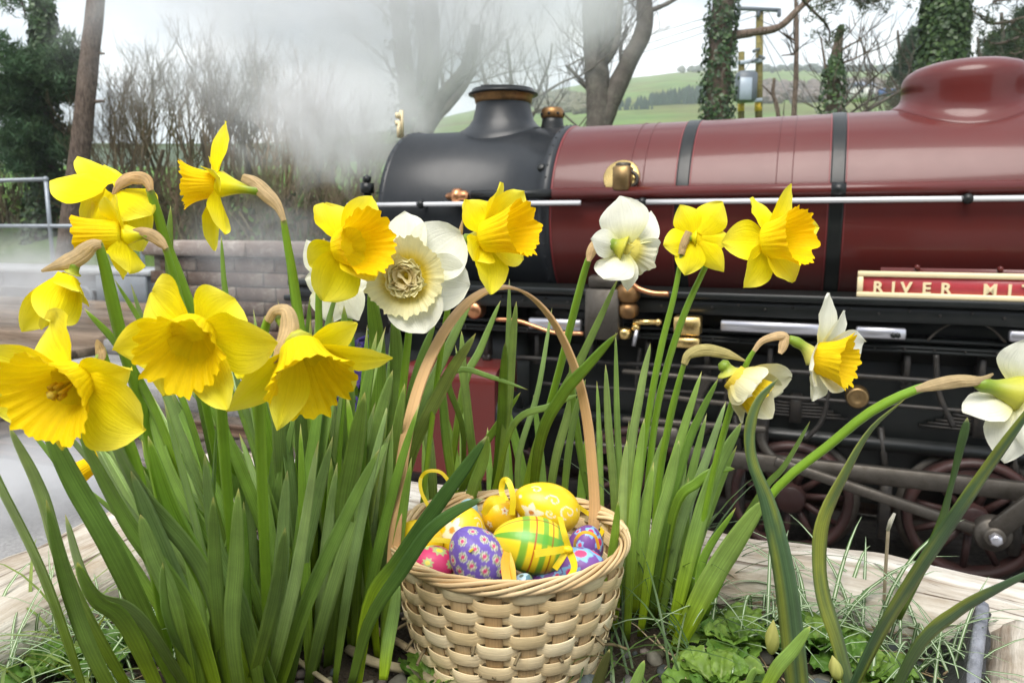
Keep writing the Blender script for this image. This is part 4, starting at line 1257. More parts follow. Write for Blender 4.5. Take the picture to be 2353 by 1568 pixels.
for k in range(16):
    t_ = k / 15
    yv = 75 * (520 / 75) ** t_
    row = []
    for u in us:
        vtop = skyline(u)
        vb = 330
        vv = lerp(vb, vtop, sstep(0, 1, t_) if k < 15 else 1) + 6 * mnoise.noise(V3((u * .006, t_ * 4, 0))) * (1 - t_) * t_ * 4
        row.append(Y(u, vv, yv))
    rows.append(row)
rows.append([p + V3((0, 200, -60)) for p in rows[-1]])
mb.grid(rows); tag(mb.build('hills', M_HILL), kind='structure')
hill_rows = rows
def hillpt(u, t_):
    k = t_ * 15; i = min(int(k), 14); f = k - i
    a = (u + 900) / 50; j = min(max(int(a), 0), 81); g_ = a - j
    return (hill_rows[i][j].lerp(hill_rows[i][j + 1], g_)).lerp(hill_rows[i + 1][j].lerp(hill_rows[i + 1][j + 1], g_), f)
def treebelt(name, u0, u1, vlo, vhi, count, hpx, col, shape='cone'):
    mb = MB()
    for k in range(count):
        u = rnd(u0, u1); t_ = 0
        a, b_ = vlo(u), vhi(u)
        vv = rnd(b_, a)
        # find the hill point seen at that height
        best = None
        for q in range(31):
            p = hillpt(u, q / 30); e = abs(px(p)[1] - vv)
            if best is None or e < best[0]: best = (e, p)
        p = best[1]; d_ = depth(p); h = hpx * rnd(.6, 1.2) * d_ / FPX; r_ = h * (.22 if shape == 'cone' else .55)
        c = mixc(col[0], col[1], random.random())
        if shape == 'cone':
            mb.lathe(p, (0, 0, 1), [(0, r_), (h * .35, r_ * .8), (h * .7, r_ * .4), (h, .01)], 6, c)
        else:
            mb.ico(p + V3((0, 0, h * .45)), h * .55, c, .5, 2, (1.1, 1.1, .85))
    return tag(mb.build(name, M_NEEDLE, smooth=False), kind='stuff')
treebelt('conifer_plantation', 1490, 1640, lambda u: 246 - (u - 1490) * .06, lambda u: 236 - (u - 1490) * .22, 420, 20, ((.022, .05, .048), (.04, .075, .062)))
treebelt('conifer_plantation', 1380, 1500, lambda u: 252, lambda u: 238, 120, 16, ((.022, .05, .048), (.04, .075, .062)))
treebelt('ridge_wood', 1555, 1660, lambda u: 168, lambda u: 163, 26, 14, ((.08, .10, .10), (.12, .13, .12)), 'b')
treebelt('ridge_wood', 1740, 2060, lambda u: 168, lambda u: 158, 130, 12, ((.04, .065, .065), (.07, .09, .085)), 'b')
treebelt('bare_wood', 1700, 2120, lambda u: 236, lambda u: 205, 420, 24, ((.10, .085, .085), (.15, .125, .115)), 'b')
treebelt('bare_wood', 1230, 1380, lambda u: 262, lambda u: 225, 160, 20, ((.09, .10, .06), (.13, .12, .08)), 'b')
# hedge bank along the top edge of the pasture and the near hedge line
mb = MB()
for k in range(500):
    u = rnd(1200, 2150); y = rnd(18.5, 21); p = gp(u, y)
    d = V3((rnd(-.7, .7), rnd(-.5, .5), 1)).normalized(); l_ = rnd(.2, .55)
    mb.tube([p, p + d * l_, p + d * l_ * 1.4 + V3((rnd(-.2, .2), 0, .02))], [.014, .009, .004], 3, mixc((.10, .08, .05), (.13, .15, .05), random.random()), cap=False)
tag(mb.build('hedge_bank', M_TWIG), kind='stuff')
# sheep
M_WOOL = m_attr('sheep_wool', rough=.9, var=.1, nscale=8)
for u, y, lb in [(1593, 40, 'right of the forked tree, largest of the flock'), (1448, 44, 'between the two forked trunks and the pasture edge'), (1515, 46, 'in the middle of the pasture'), (1237 + 300, 56, 'high up near the plantation edge'), (1705 - 5, 48, 'at the foot of the transformer pole'), (1460, 54, 'high up beside the forked tree')]:
    p = gp(u, y)
    th = thing('sheep', 'white sheep grazing ' + lb, 'sheep', p, 'sheep in the pasture')
    mb = MB(); mb.ico(p + V3((0, 0, .62)), .42, (.62, .58, .48), .12, 2, (1.25, .7, .72)); mb.build('body', M_WOOL, th)
    mb = MB(); mb.ico(p + V3((-.62, 0, .55)), .15, (.50, .46, .38), .1, 2, (1.3, .8, .9)); mb.build('head', M_WOOL, th)
    for sx in (-.3, .3):
        for sy in (-.14, .14):
            mb = MB(); mb.tube([p + V3((sx, sy, .4)), p + V3((sx, sy, -.02))], .045, 6, (.42, .38, .32)); mb.build('leg', M_WOOL, th)
# far white house
hp = gp(1978, 56)
hs = thing('house', 'small white house far off beyond the pasture near the dome', 'house', hp)
M_WHITEW = m_paint('white_render', (.72, .70, .66), rough=.8, coat=0); M_SLATE = m_paint('slate_roof', (.16, .18, .22), rough=.7, coat=0); M_GLASS = m_paint('dark_glass', (.03, .04, .05), rough=.1, coat=.3)
c0 = Y(1978, 216, 56)
mb = MB(); mb.box(c0, V3((.62, 0, 0)), V3((0, .8, 0)), V3((0, 0, .42))); mb.build('wall', M_WHITEW, hs)
mb = MB(); b = len(mb.v)
for q in ((-.68, -.9, .42), (.68, -.9, .42), (.68, .9, .42), (-.68, .9, .42), (-.68, 0, .8), (.68, 0, .8)): mb.add(c0 + V3(q))
mb.f += [(0, 1, 5, 4), (2, 3, 4, 5), (0, 4, 3), (1, 2, 5)]; mb.build('roof', M_SLATE, hs, smooth=False)
for dx in (-.3, .25):
    mb = MB(); mb.box(c0 + V3((dx, -.81, .05)), V3((.1, 0, 0)), V3((0, .02, 0)), V3((0, 0, .13))); mb.build('window', M_GLASS, hs)
M_BLUE = m_paint('blue_paint', (.10, .16, .36), rough=.5, coat=.2)
vn = thing('parked_van', 'small blue van parked beside the far white house', 'van', c0 + V3((1.5, -1.2, -.4)))
vc = c0 + V3((1.25, -1.2, -.1))
mb = MB(); bevelbox(mb, vc, V3((.55, 0, 0)), V3((0, .3, 0)), V3((0, 0, .22)), .08); mb.build('body', M_BLUE, vn)
mb = MB(); bevelbox(mb, vc + V3((.1, -.305, .07)), V3((.3, 0, 0)), V3((0, .01, 0)), V3((0, 0, .07)), .01); mb.build('window', M_GLASS, vn)
for dx in (-.32, .32):
    mb = MB(); mb.lathe(vc + V3((dx, -.32, -.22)), (0, 1, 0), [(0, .001), (0, .11), (.06, .11)], 14); mb.build('wheel', M_BLACK, vn)

# ------------------------------------------------------------------ unseen building added behind the viewer to reflect as a dark band in the paint
sb_ = thing('added_dark_building', 'dark brown boarded building added out of view for dark reflections in the engine paint', 'added building', LP(2, 9.3, 0))
M_BOARD = m_wood('brown_boarding', (.035, .022, .015), (.055, .035, .024), (.08, .052, .036), scale=3)
mb = MB(); bevelbox(mb, LP(2, 10.6, 1.9), AX * 9, NX * 1.9, V3((0, 0, 1.95)), .02); mb.build('wall', M_BOARD, sb_)
mb = MB(); b = len(mb.v)
for s_ in (-7.4, 11.4):
    for n_, z_ in ((8.2, 3.7), (10.6, 5.4), (13, 3.7), (13, 3.6), (8.2, 3.6)): mb.add(LP(s_, n_, z_))
for k in range(5): mb.f.append((k, (k + 1) % 5, 5 + (k + 1) % 5, 5 + k))
mb.f += [(4, 3, 2, 1, 0), (5, 6, 7, 8, 9)]
mb.build('roof', M_SLATE, sb_, smooth=False)
for k in range(5):
    mb = MB(); bevelbox(mb, LP(-5 + k * 3.4, 8.67, 1.7), AX * .6, NX * .03, V3((0, 0, .7)), .01); wn = mb.build('window', M_GLASS, sb_)
    mb = MB(); bevelbox(mb, LP(-5 + k * 3.4, 8.65, .97), AX * .7, NX * .06, V3((0, 0, .04)), .01); mb.build('sill', M_BOARD, wn)
# ================================================================== planter
ZT = CZ - .38
M_TIMBER, t = newmat('bleached_sleeper')
vec = coords(t, 'Object', (1.6, 26, 26)); n = noise_node(t, 1.6, 8, .7, vec, .5)
vec2 = coords(t, 'Object', (1.8, 60, 60)); n2 = noise_node(t, 1.2, 5, .65, vec2, .3)
vec3 = coords(t, 'Object', (1, 2, 2)); n3 = noise_node(t, 6, 6, .7, vec3, .3)
vec4 = coords(t, 'Object', (90, 160, 160)); n4 = noise_node(t, 1, 3, .7, vec4)
c = ramp(t, n.outputs['Fac'], [(.30, (.27, .20, .145)), (.43, (.50, .45, .38)), (.6, (.70, .665, .60)), (.8, (.79, .77, .73))])
c = mixrgb(t, c, ramp(t, n2.outputs['Fac'], [(.34, (.22, .18, .15)), (.43, (1, 1, 1)), (.8, (1.1, 1.1, 1.1))]), 1, 'MULTIPLY')
c = mixrgb(t, c, ramp(t, n3.outputs['Fac'], [(.34, (.66, .58, .49)), (.6, (1.05, 1.05, 1.04))]), 1, 'MULTIPLY')
spot = N(t, 'ShaderNodeMath'); spot.operation = 'MULTIPLY'
t.links.new(ramp(t, n4.outputs['Fac'], [(.60, (0, 0, 0)), (.68, (1, 1, 1))]), spot.inputs[0])
t.links.new(ramp(t, n3.outputs['Fac'], [(.56, (0, 0, 0)), (.66, (1, 1, 1))]), spot.inputs[1])
c = mixrgb(t, c, (.08, .075, .06), spot.outputs[0])
ad = N(t, 'ShaderNodeMath'); ad.operation = 'MULTIPLY_ADD'
t.links.new(n2.outputs['Fac'], ad.inputs[0]); ad.inputs[1].default_value = .7; t.links.new(n.outputs['Fac'], ad.inputs[2])
finish(M_TIMBER, t, c, rough=.85, spec=.2, normal=bump(t, ad.outputs[0], .75, .006))
M_TIMBER_OLD = m_wood('damp_sleeper', (.06, .05, .04), (.12, .095, .075), (.2, .165, .13), scale=8)
M_LINER = m_paint('black_liner', (.018, .019, .019), rough=.6, coat=0, var=.4, nscale=25, grime=(.10, .10, .095), grime_amt=.4, bstr=.4)
M_ROPE = m_paint('grey_liner_edge', (.24, .25, .28), rough=.8, coat=0, var=.3, nscale=60, bstr=.6)

def sleeper(par, p0, p1, width_in, h, ztop, mat, name='sleeper', wob=.006, seed=0):
    """timber with its outer top edge from p0 to p1, lying to the left-hand side by width_in; irregular weathered edges"""
    p0, p1 = V3((p0.x, p0.y, ztop)), V3((p1.x, p1.y, ztop))
    d = (p1 - p0); L_ = d.length; d.normalize()
    nrm = V3((-d.y, d.x, 0)) * (1 if width_in > 0 else -1)
    wdt = abs(width_in)
    o = (p0 + p1) / 2 + nrm * wdt / 2 - V3((0, 0, h / 2))
    ns = 90
    sec = []
    m = 7
    r = .012
    pts = []
    for a in range(m): pts.append((-wdt / 2 + wdt * a / (m - 1), h / 2))
    for a in range(1, 5): pts.append((wdt / 2, h / 2 - h * a / 4))
    for a in range(1, m): pts.append((wdt / 2 - wdt * a / (m - 1), -h / 2))
    for a in range(1, 4): pts.append((-wdt / 2, -h / 2 + h * a / 4))
    mb = MB(); rows = []
    for i in range(ns):
        x = -L_ / 2 + L_ * i / (ns - 1)
        row = []
        for (y_, z_) in pts:
            cy = 1 - .07 * sstep(.55, 1, abs(z_) / (h / 2)) * (abs(y_) > wdt * .49)
            cz_ = 1 - .16 * sstep(.8, 1, abs(y_) / (wdt / 2)) * (abs(z_) > h * .49)
            k1 = mnoise.noise(V3((x * 5, y_ * 9 + seed, z_ * 9))) * wob * 1.6 + mnoise.noise(V3((x * 17, y_ * 60 + seed, z_ * 60))) * wob * .55
            k2 = mnoise.noise(V3((x * 4 + 9, y_ * 9, z_ * 9 + seed))) * wob * 1.2 + mnoise.noise(V3((x * 22, y_ * 90 + seed, 3))) * wob * .5
            row.append(V3((x, y_ * cy + k2, z_ * cz_ + k1)))
        rows.append(row)
    b = mb.grid(rows, closed=True); q = len(pts)
    mb.f.append(tuple(b + k for k in reversed(range(q)))); mb.f.append(tuple(b + (ns - 1) * q + k for k in range(q)))
    flip = (V3((1, 0, 0)), )
    ob = mb.build(name, mat)
    yv = nrm; xv = d if d.cross(nrm).z > 0 else -d
    ob.location = o
    ob.rotation_euler = (0, 0, math.atan2(xv.y, xv.x))
    set_parent(ob, par)
    return ob
pl = thing('timber_planter', 'raised planter of bleached old wooden sleepers lined with black sheet', 'planter', V3((0, .9, .06)))
BR0 = G(1632, 1203, ZT); BR1 = G(2344, 1320, ZT)
bd_ = (BR1 - BR0).normalized()
LF0 = G(0, 1263, ZT); LF1 = G(455, 1068, ZT)
ld_ = (LF1 - LF0).normalized()
# corner where the two outer edges meet
A_ = Matrix(((bd_.x, -ld_.x), (bd_.y, -ld_.y)))
sol = A_.inverted() @ (LF0.xy - BR0.xy).to_3d().xy
CORN = BR0 + bd_ * sol[0]
sleeper(pl, CORN - bd_ * .02, BR1 + bd_ * .25, -.125, .135, ZT, M_TIMBER, seed=3)
sleeper(pl, CORN - ld_ * .13, LF0 - ld_ * .62, .17, .14, ZT + .004, M_TIMBER, seed=11)
RI0 = G(2262, 1402, ZT); rd_ = (G(2240, 1568, ZT) - RI0).normalized()
# right sleeper: inner edge towards the viewer
sleeper(pl, RI0 + rd_ * .004, RI0 + rd_ * .75, .15, .14, ZT - .004, M_TIMBER, seed=23)
for k in range(1, 5):
    z_ = ZT - .145 * k
    sleeper(pl, CORN - bd_ * .02, BR1 + bd_ * .25, -.12, .135, z_, M_TIMBER_OLD, seed=30 + k)
    sleeper(pl, CORN - ld_ * .13, LF0 - ld_ * .62, .16, .135, z_, M_TIMBER_OLD, seed=40 + k)
    sleeper(pl, RI0 + rd_ * .004, RI0 + rd_ * .75, .15, .135, z_, M_TIMBER_OLD, seed=50 + k)
# liner: sheet hanging inside the timbers
bi = V3((bd_.y, -bd_.x, 0)); bi = bi if bi.y < 0 else -bi       # inward normals
li = V3((ld_.y, -ld_.x, 0)); li = li if li.x > 0 else -li
def liner(p, q, inn, off, ztop, name='liner'):
    mb = MB(); rows = []
    for j, (dz, o_) in enumerate([(0.0, .004), (-.012, .010), (-.03, .018), (-.055, .03), (-.09, .05)]):
        rows.append([p.lerp(q, i / 50) + inn * (off + o_ + .006 * mnoise.noise(V3((i * .35, j * .7, 0)))) + V3((0, 0, ztop + dz + .006 * mnoise.noise(V3((i * .3, 7, 0))) - p.lerp(q, i / 50).z)) for i in range(51)])
    mb.grid(rows); return mb.build(name, M_LINER, pl)
liner(CORN, BR1 + bd_ * .1, bi, .12, ZT - .045)
liner(CORN - ld_ * .1, LF0 - ld_ * .62, li, .168, ZT - .06)
ri = V3((-rd_.y, rd_.x, 0)); ri = ri if ri.x < 0 else -ri
mb = MB(); rows = []
for j, (o_, dz) in enumerate([(-.006, -.002), (.0, .004), (.008, .002), (.012, -.01), (.03, -.035), (.07, -.055), (.11, -.065)]):
    rows.append([RI0 + rd_ * (i / 40 * .7 - .0) + ri * (o_ + .004 * mnoise.noise(V3((i * .4, j, 0)))) + V3((0, 0, dz + .004 * mnoise.noise(V3((i * .5, j * .6, 4))))) for i in range(41)])
mb.grid(rows); mb.build('liner', M_LINER, pl)
mb = MB(); mb.tube([RI0 + rd_ * (i / 20 * .7 - .005) + ri * .002 + V3((0, 0, .002 + .002 * math.sin(i)))  for i in range(21)], .0058, 8); mb.build('liner_edge', M_ROPE, pl)

# soil with stones
M_SOIL = m_ground('dark_soil', ((.035, .028, .02), (.06, .047, .033), (.09, .072, .05)), 14, .95, 90, 1.0, .01)
mb = MB(); rows = []
ca = CORN + bi * .115 + li * .17
def soilz(x, y):
    return SOIL - .004 + .010 * mnoise.noise(V3((x * 9, y * 9, 0))) + .004 * mnoise.noise(V3((x * 30, y * 30, 0)))
for i in range(60):
    y = .22 + i / 59 * 1.12
    row = []
    for j in range(70):
        x = -.72 + j / 69 * 1.42
        row.append(V3((x, y, soilz(x, y))))
    rows.append(row)
def inside(p):
    q = p - CORN
    return q.dot(bi) > .10 and q.dot(li) > .12 and (p - RI0).dot(ri) > -.05
b_all = [[inside(p) for p in r] for r in rows]
for r in rows:
    for p in r: mb.add(p)
for i in range(59):
    for j in range(69):
        if b_all[i][j] and b_all[i][j + 1] and b_all[i + 1][j] and b_all[i + 1][j + 1]:
            a = i * 70 + j; mb.f.append((a, a + 1, a + 71, a + 70))
tag(mb.build('soil', M_SOIL), kind='structure')
M_PEB = m_attr('pebble', rough=.7, var=.25, nscale=120, nstr=.3, spec=.35)
mb = MB(); random.seed(77)
pc = [(.13, .125, .12), (.17, .135, .115), (.10, .115, .12), (.22, .20, .17), (.20, .16, .15), (.075, .085, .09), (.19, .175, .12), (.14, .15, .125)]
for k in range(2300):
    x, y = rnd(-.6, .55), rnd(.3, 1.2)
    p = V3((x, y, 0))
    if not inside(p): continue
    r = .0035 + .0075 * random.random() ** 2.2
    if random.random() < .03: r = rnd(.012, .017)
    c = pc[random.randrange(8)]; k_ = rnd(.75, 1.3)
    rot = Matrix.Rotation(rnd(0, 6.28), 3, V3((rnd(-1, 1), rnd(-1, 1), 2)).normalized())
    mb.ico((x, y, soilz(x, y) + r * .35), r, tuple(q * k_ for q in c), .45, 2 if r > .007 else 1, (rnd(.9, 1.3), rnd(.8, 1.1), rnd(.5, .8)), rot)
tag(mb.build('gravel', M_PEB), kind='stuff')
# dead stems and straw lying on the soil
M_STRAW = m_attr('dry_straw', rough=.8, var=.25, nscale=80, stripes=8, stripe_amt=.2, spec=.2)
mb = MB()
for k in range(190):
    x, y = (rnd(-.05, .4), rnd(.52, .9)) if k < 120 else (rnd(-.45, .45), rnd(.45, 1.1))
    if not inside(V3((x, y, 0))) or math.hypot(x + .003, y - .70) < .155: continue
    a = rnd(0, 6.28); l_ = rnd(.03, .12); z0 = SOIL + rnd(.002, .014)
    pts = [V3((x, y, z0))]
    for i in range(4):
        a += rnd(-.5, .5); pts.append(pts[-1] + V3((math.cos(a), math.sin(a), rnd(-.12, .16))) * l_ / 4)
        pts[-1].z = max(pts[-1].z, SOIL + .001)
    mb.tube(cr(pts, 8), rnd(.0004, .0011), 4, mixc((.30, .22, .13), (.52, .43, .29), random.random()), cap=False)
tag(mb.build('dry_straw', M_STRAW), kind='stuff')
for pts, r, lb in [([(815, 1410), (870, 1450), (940, 1490), (1010, 1560)], .0042, 'thick pale dead stem lying on the gravel left of the basket'), ([(800, 1490), (860, 1520), (960, 1545), (1040, 1600)], .0050, 'thickest dead stem on the gravel at the bottom edge left of the basket'), ([(600, 1440), (640, 1470), (690, 1520), (760, 1570)], .003, 'broken brown dead stem below the front row leaves')]:
    P = [G(u, v, SOIL + .012) for u, v in pts]
    mb = MB(); mb.tube(cr(P, 16), lambda t: r * lerp(1, .75, t), 8, (.42, .34, .22)); tag(mb.build('dead_twig', M_STRAW), lb, 'dead stem')

# ================================================================== basket
BC = W(1170, 1228, .742)
ZR = BC.z; BH = ZR - SOIL - .002; R0, R1_ = .1095, .084
bk = thing('wicker_basket', 'round woven bamboo basket with a tall hoop handle holding painted eggs', 'basket', V3((BC.x, BC.y, SOIL)))
M_CANE = m_attr('bamboo_strip', rough=.5, var=.10, nscale=30, stripes=10, stripe_amt=.16, nstr=.3, ndist=.0015, spec=.35)
M_HANDLE = m_attr('bamboo_handle', rough=.45, var=.06, nscale=30, stripes=14, stripe_amt=.12, nstr=.3, ndist=.001, spec=.35)
def brad(z):                       # z: 0 base .. 1 rim
    return lerp(R1_, R0, z ** .8) + .003 * math.sin(z * math.pi)
NS = 22
random.seed(5)
def P_b(a, r, z):
    return V3((BC.x + math.cos(a) * r, BC.y + math.sin(a) * r, SOIL + .002 + z * BH))
TH0 = -1.57 + .16
for k in range(NS):
    a = TH0 + 2 * math.pi * k / NS
    mb = MB(); rows = []
    hw = .0074
    for i in range(12):
        z = i / 11; r = brad(z)
        e = V3((math.cos(a), math.sin(a), 0)); t_ = V3((-math.sin(a), math.cos(a), 0))
        c_ = P_b(a, r, z)
        rows.append([c_ + t_ * hw * x + e * (y - .0006 * x * x) for x, y in ((-1, -.0006), (-.4, -.0006), (.4, -.0006), (1, -.0006), (1, .0006), (.4, .0009), (-.4, .0009), (-1, .0006))])
    dk_ = random.random()
    cc = mixc((.38, .24, .11), (.58, .42, .23), dk_)
    sx = [0, .3, .7, 1, 1, .7, .3, 0]
    mb.grid(rows, cc, closed=True, st=lambda i, j: (sx[j], i / 11)); mb.build('stake', M_CANE, bk)
NWV = 11
for j in range(NWV):
    zc_ = (j + .5) / NWV * .97
    hh = .0060 * rnd(.95, 1.06)
    mb = MB(); rows = []
    na = NS * 10
    sd = rnd(0, 50)
    cc = mixc((.68, .50, .25), (.88, .72, .44), random.random())
    A_ = .0021
    for i in range(na):
        th = 2 * math.pi * i / na
        a = TH0 + th
        s_ = math.cos(NS / 2 * th + math.pi * j)
        s_ = math.copysign(abs(s_) ** .4, s_)
        r = brad(zc_) + A_ * s_ + .0004 * mnoise.noise(V3((th * 4, sd, 0)))
        dz = (.0016 * mnoise.noise(V3((math.cos(th) * 1.4, math.sin(th) * 1.4, sd))) - .0012 * s_) / BH
        e = V3((math.cos(a), math.sin(a), 0))
        c_ = P_b(a, r, zc_ + dz)
        slope = (R0 - R1_) / BH
        row = []
        for (x, y) in ((-1, -.0005), (-.94, -.0006), (.94, -.0006), (1, -.0005), (1, .0004), (.94, .0006), (-.94, .0006), (-1, .0004)):
            h2 = hh * (1 + .05 * mnoise.noise(V3((th * 6, sd, 5))))
            row.append(c_ + V3((0, 0, h2 * x)) + e * (y + slope * h2 * x))
        rows.append(row)
    rows.append(rows[0])
    sx = [0, .03, .97, 1, 1, .97, .03, 0]
    def wc(i, j2):
        k = .5 + .5 * mnoise.noise(V3((i * .11, sd, 2)))
        return mixc(cc, (.90, .79, .55) if j % 3 else (.74, .57, .33), k * .8)
    mb.grid(rows, wc, closed=True, st=lambda i, j2: (sx[j2], i / na * 20)); mb.build('weaver', M_CANE, bk)
# base disc
mb = MB(); mb.lathe(P_b(0, 0, 0).xy.to_3d() * 0 + V3((BC.x, BC.y, SOIL + .004)), (0, 0, 1), [(0, .001), (0, R1_), (.004, R1_ + .002), (.006, R1_ - .002), (.006, .001)], 48, (.40, .29, .15)); mb.build('base', M_CANE, bk)
# rim: strands wound round a core
for q in range(7):
    mb = MB(); pts = []
    sd = rnd(0, 9)
    for i in range(160):
        th = 2 * math.pi * i / 159
        ph = th * 5 + q * 2 * math.pi / 7
        rr = .0043 + .0008 * math.sin(th * 3 + sd)
        pts.append(P_b(th, R0 + .0008 + math.cos(ph) * rr, 1.0 + (math.sin(ph) * rr * 1.15 + .001 * mnoise.noise(V3((th * 2, sd, 0)))) / BH))
    cc = mixc((.62, .43, .22), (.80, .61, .36), random.random())
    mb.tube(pts, .0024, 6, cc, flat=.6); mb.build('rim_strand', M_CANE, bk)
for q in range(2):
    mb = MB(); pts = []
    for i in range(120):
        th = 2 * math.pi * i / 119; ph = th * 4 + q * 3.1
        pts.append(P_b(th, R1_ + .004 + math.cos(ph) * .0022, .02 + math.sin(ph) * .0025 / BH))
    mb.tube(pts, .0024, 6, (.55, .40, .21)); mb.build('base_strand', M_CANE, bk)
# handle
hp_ = [(901, 1330, .705), (905, 1260, .705), (912, 1170, .70), (930, 1020, .705), (965, 880, .715), (1018, 765, .722), (1080, 690, .732), (1150, 659, .742), (1215, 678, .757), (1275, 745, .768), (1322, 850, .782), (1348, 960, .790), (1361, 1080, .795), (1366, 1165, .797), (1362, 1225, .797)]
P = cr([W(*q) for q in hp_], 60)
wdir = V3((.46, -.89, 0)).normalized()
mb = MB(); rows = []
for i in range(60):
    tg = (P[min(i + 1, 59)] - P[max(i - 1, 0)]).normalized()
    w_ = (wdir - tg * wdir.dot(tg)).normalized(); nn = tg.cross(w_)
    # the strip is turned a little towards the lens on its left leg
    w_ = (w_ + nn * lerp(1.1, -.75, i / 59)).normalized() if True else w_
    nn = tg.cross(w_).normalized()
    hw = .0060
    rows.append([P[i] + w_ * hw * x + nn * y for x, y in ((-1, -.0010), (-.94, -.0012), (.94, -.0012), (1, -.0010), (1, .0010), (.94, .0012), (-.94, .0012), (-1, .0010))])
sx = [0, .03, .97, 1, 1, .97, .03, 0]
b = mb.grid(rows, (.68, .42, .20), closed=True, st=lambda i, j: (sx[j], i / 12))
mb.f.append(tuple(b + k for k in reversed(range(8)))); mb.f.append(tuple(b + 59 * 8 + k for k in range(8)))
hd = mb.build('handle', M_HANDLE, bk)
mb = MB(); mb.lathe(W(1322 - 5, 1272, .792), VW(-.3, .2, 1), [(0, .004), (.003, .0038), (.004, .001)], 10, (.30, .26, .2)); mb.build('handle_pin', M_STEEL, hd)

# ================================================================== eggs
def egg_mat(name, rough, coat, bs):
    return m_attr(name, rough=rough, var=.03, nscale=60, nstr=bs, ndist=.001, spec=.5, coat=coat)
M_EGGP = egg_mat('painted_egg', .38, .15, .06)
M_EGGD = egg_mat('papered_egg', .5, .1, .35)
def egg(label, u, v, d, la, lb, axis, paint, mat, group='painted eggs in the basket', nu=110, nv=84, roll=0):
    """la half length in px, lb half width in px; axis: view-space direction of the pointed end; paint(N array (n,3) local unit, lon, t)->(n,3)"""
    c = W(u, v, d); m = d / FPX
    ax = VW(*axis).normalized()
    x = ax.cross(FW); x = x.normalized() if x.length > .1 else ax.orthogonal().normalized()
    y = ax.cross(x)
    la *= m; lb *= m
    T = np.linspace(0, math.pi, nv)[:, None] * np.ones((1, nu))
    A = np.linspace(0, 2 * math.pi, nu, endpoint=False)[None, :] * np.ones((nv, 1)) + roll
    h = -np.cos(T)                      # -1 blunt .. 1 pointed
    r = np.sin(T) * (1 - .13 * h - .03 * h * h)
    pos = np.array(c)[None, None, :] + (h * la)[..., None] * np.array(ax) + (r * lb)[..., None] * (np.cos(A)[..., None] * np.array(x) + np.sin(A)[..., None] * np.array(y))
    colr = paint(h.ravel(), r.ravel(), A.ravel())
    th = thing('painted_egg', label, 'egg', c, group)
    mb = MB()
    mb.v = [tuple(p) for p in pos.reshape(-1, 3)]
    mb.c = [tuple(q) for q in colr]
    mb.st = [(0, 0)] * len(mb.v)
    for i in range(nv - 1):
        for j in range(nu):
            k = (j + 1) % nu
            mb.f.append((i * nu + j, i * nu + k, (i + 1) * nu + k, (i + 1) * nu + j))
    mb.build('shell', mat, th)
    return th, c, ax, x, y, la, lb
def sm(a, b, x):
    t_ = np.clip((x - a) / (b - a), 0, 1); return t_ * t_ * (3 - 2 * t_)
def lay(c, col, m):
    return c * (1 - m[:, None]) + np.array(col)[None, :] * m[:, None]
def base(n, col):
    return np.tile(np.array(col, dtype=float), (n, 1))
def sph(h, r, A):
    return np.stack([h, r * np.cos(A), r * np.sin(A)], 1)
def fib(n, seed=0):
    k = np.arange(n) + .5
    z = 1 - 2 * k / n; ph = k * 2.399963 + seed
    s_ = np.sqrt(1 - z * z)
    return np.stack([z, s_ * np.cos(ph), s_ * np.sin(ph)], 1)
def polar(P, q, ang0=0.0):
    """distance and angle of every point about direction q"""
    q = q / np.linalg.norm(q)
    a = np.array([0, 0, 1.0]) if abs(q[2]) < .9 else np.array([0, 1.0, 0])
    e1 = np.cross(q, a); e1 /= np.linalg.norm(e1); e2 = np.cross(q, e1)
    dd = P / np.linalg.norm(P, axis=1, keepdims=True)
    x = dd @ e1; y = dd @ e2
    d = np.where(dd @ q > 0, np.hypot(x, y), 9)
    return d, np.arctan2(y, x) + ang0
def dots_purple(h, r, A):
    c = base(len(h), (.185, .115, .50))
    c *= (1 + .10 * np.sin(A * 9 + h * 7) * np.sin(h * 11 + A * 3))[:, None]
    rows_ = np.linspace(-.84, .84, 6)
    for i, hc in enumerate(rows_):
        rr = math.sqrt(1 - hc * hc); n_ = max(3, int(round(2 * math.pi * rr / .56)))
        for k in range(n_):
            a = 2 * math.pi * (k + .5 * (i % 2)) / n_
            q = np.array([hc, rr * math.cos(a), rr * math.sin(a)])
            d, g = polar(sph(h, r, A), q)
            R = .165 * (1 + .10 * np.cos(8 * g))
            c = lay(c, (.66, .66, .56), sm(R + .014, R - .010, d)); c = lay(c, (.30, .36, .20), sm(R * .84 + .010, R * .84 - .008, d))
            c = lay(c, (.78, .72, .66), sm(R * .60 + .010, R * .60 - .008, d)); c = lay(c, (.70, .05, .20), sm(.078, .060, d))
    return c
def plaid(h, r, A):
    c = base(len(h), (.86, .66, .02))
    G1, G2 = (.16, .42, .03), (.10, .33, .02)
    for k in (0, 1, 2, 3):
        d = np.abs(np.angle(np.exp(1j * (A - (k * math.pi / 2 + .5)))))
        c = lay(c, G1, sm(.20, .17, d))
    for hc, w_ in ((-.62, .075), (-.22, .085), (.28, .09)):
        m_ = sm(w_, w_ - .02, np.abs(h - hc)); c = lay(c, G2 if False else (.10, .40, .04), m_ * .85)
    for k in range(4):
        d = np.abs(np.angle(np.exp(1j * (A - (k * math.pi / 2 + 1.28))))); c = lay(c, (.25, .10, .01), sm(.022, .010, d))
    c = lay(c, (.45, .03, .01), sm(.028, .016, np.abs(h - .02))); c = lay(c, (.35, .12, .01), sm(.015, .006, np.abs(h + .42)))
    return c
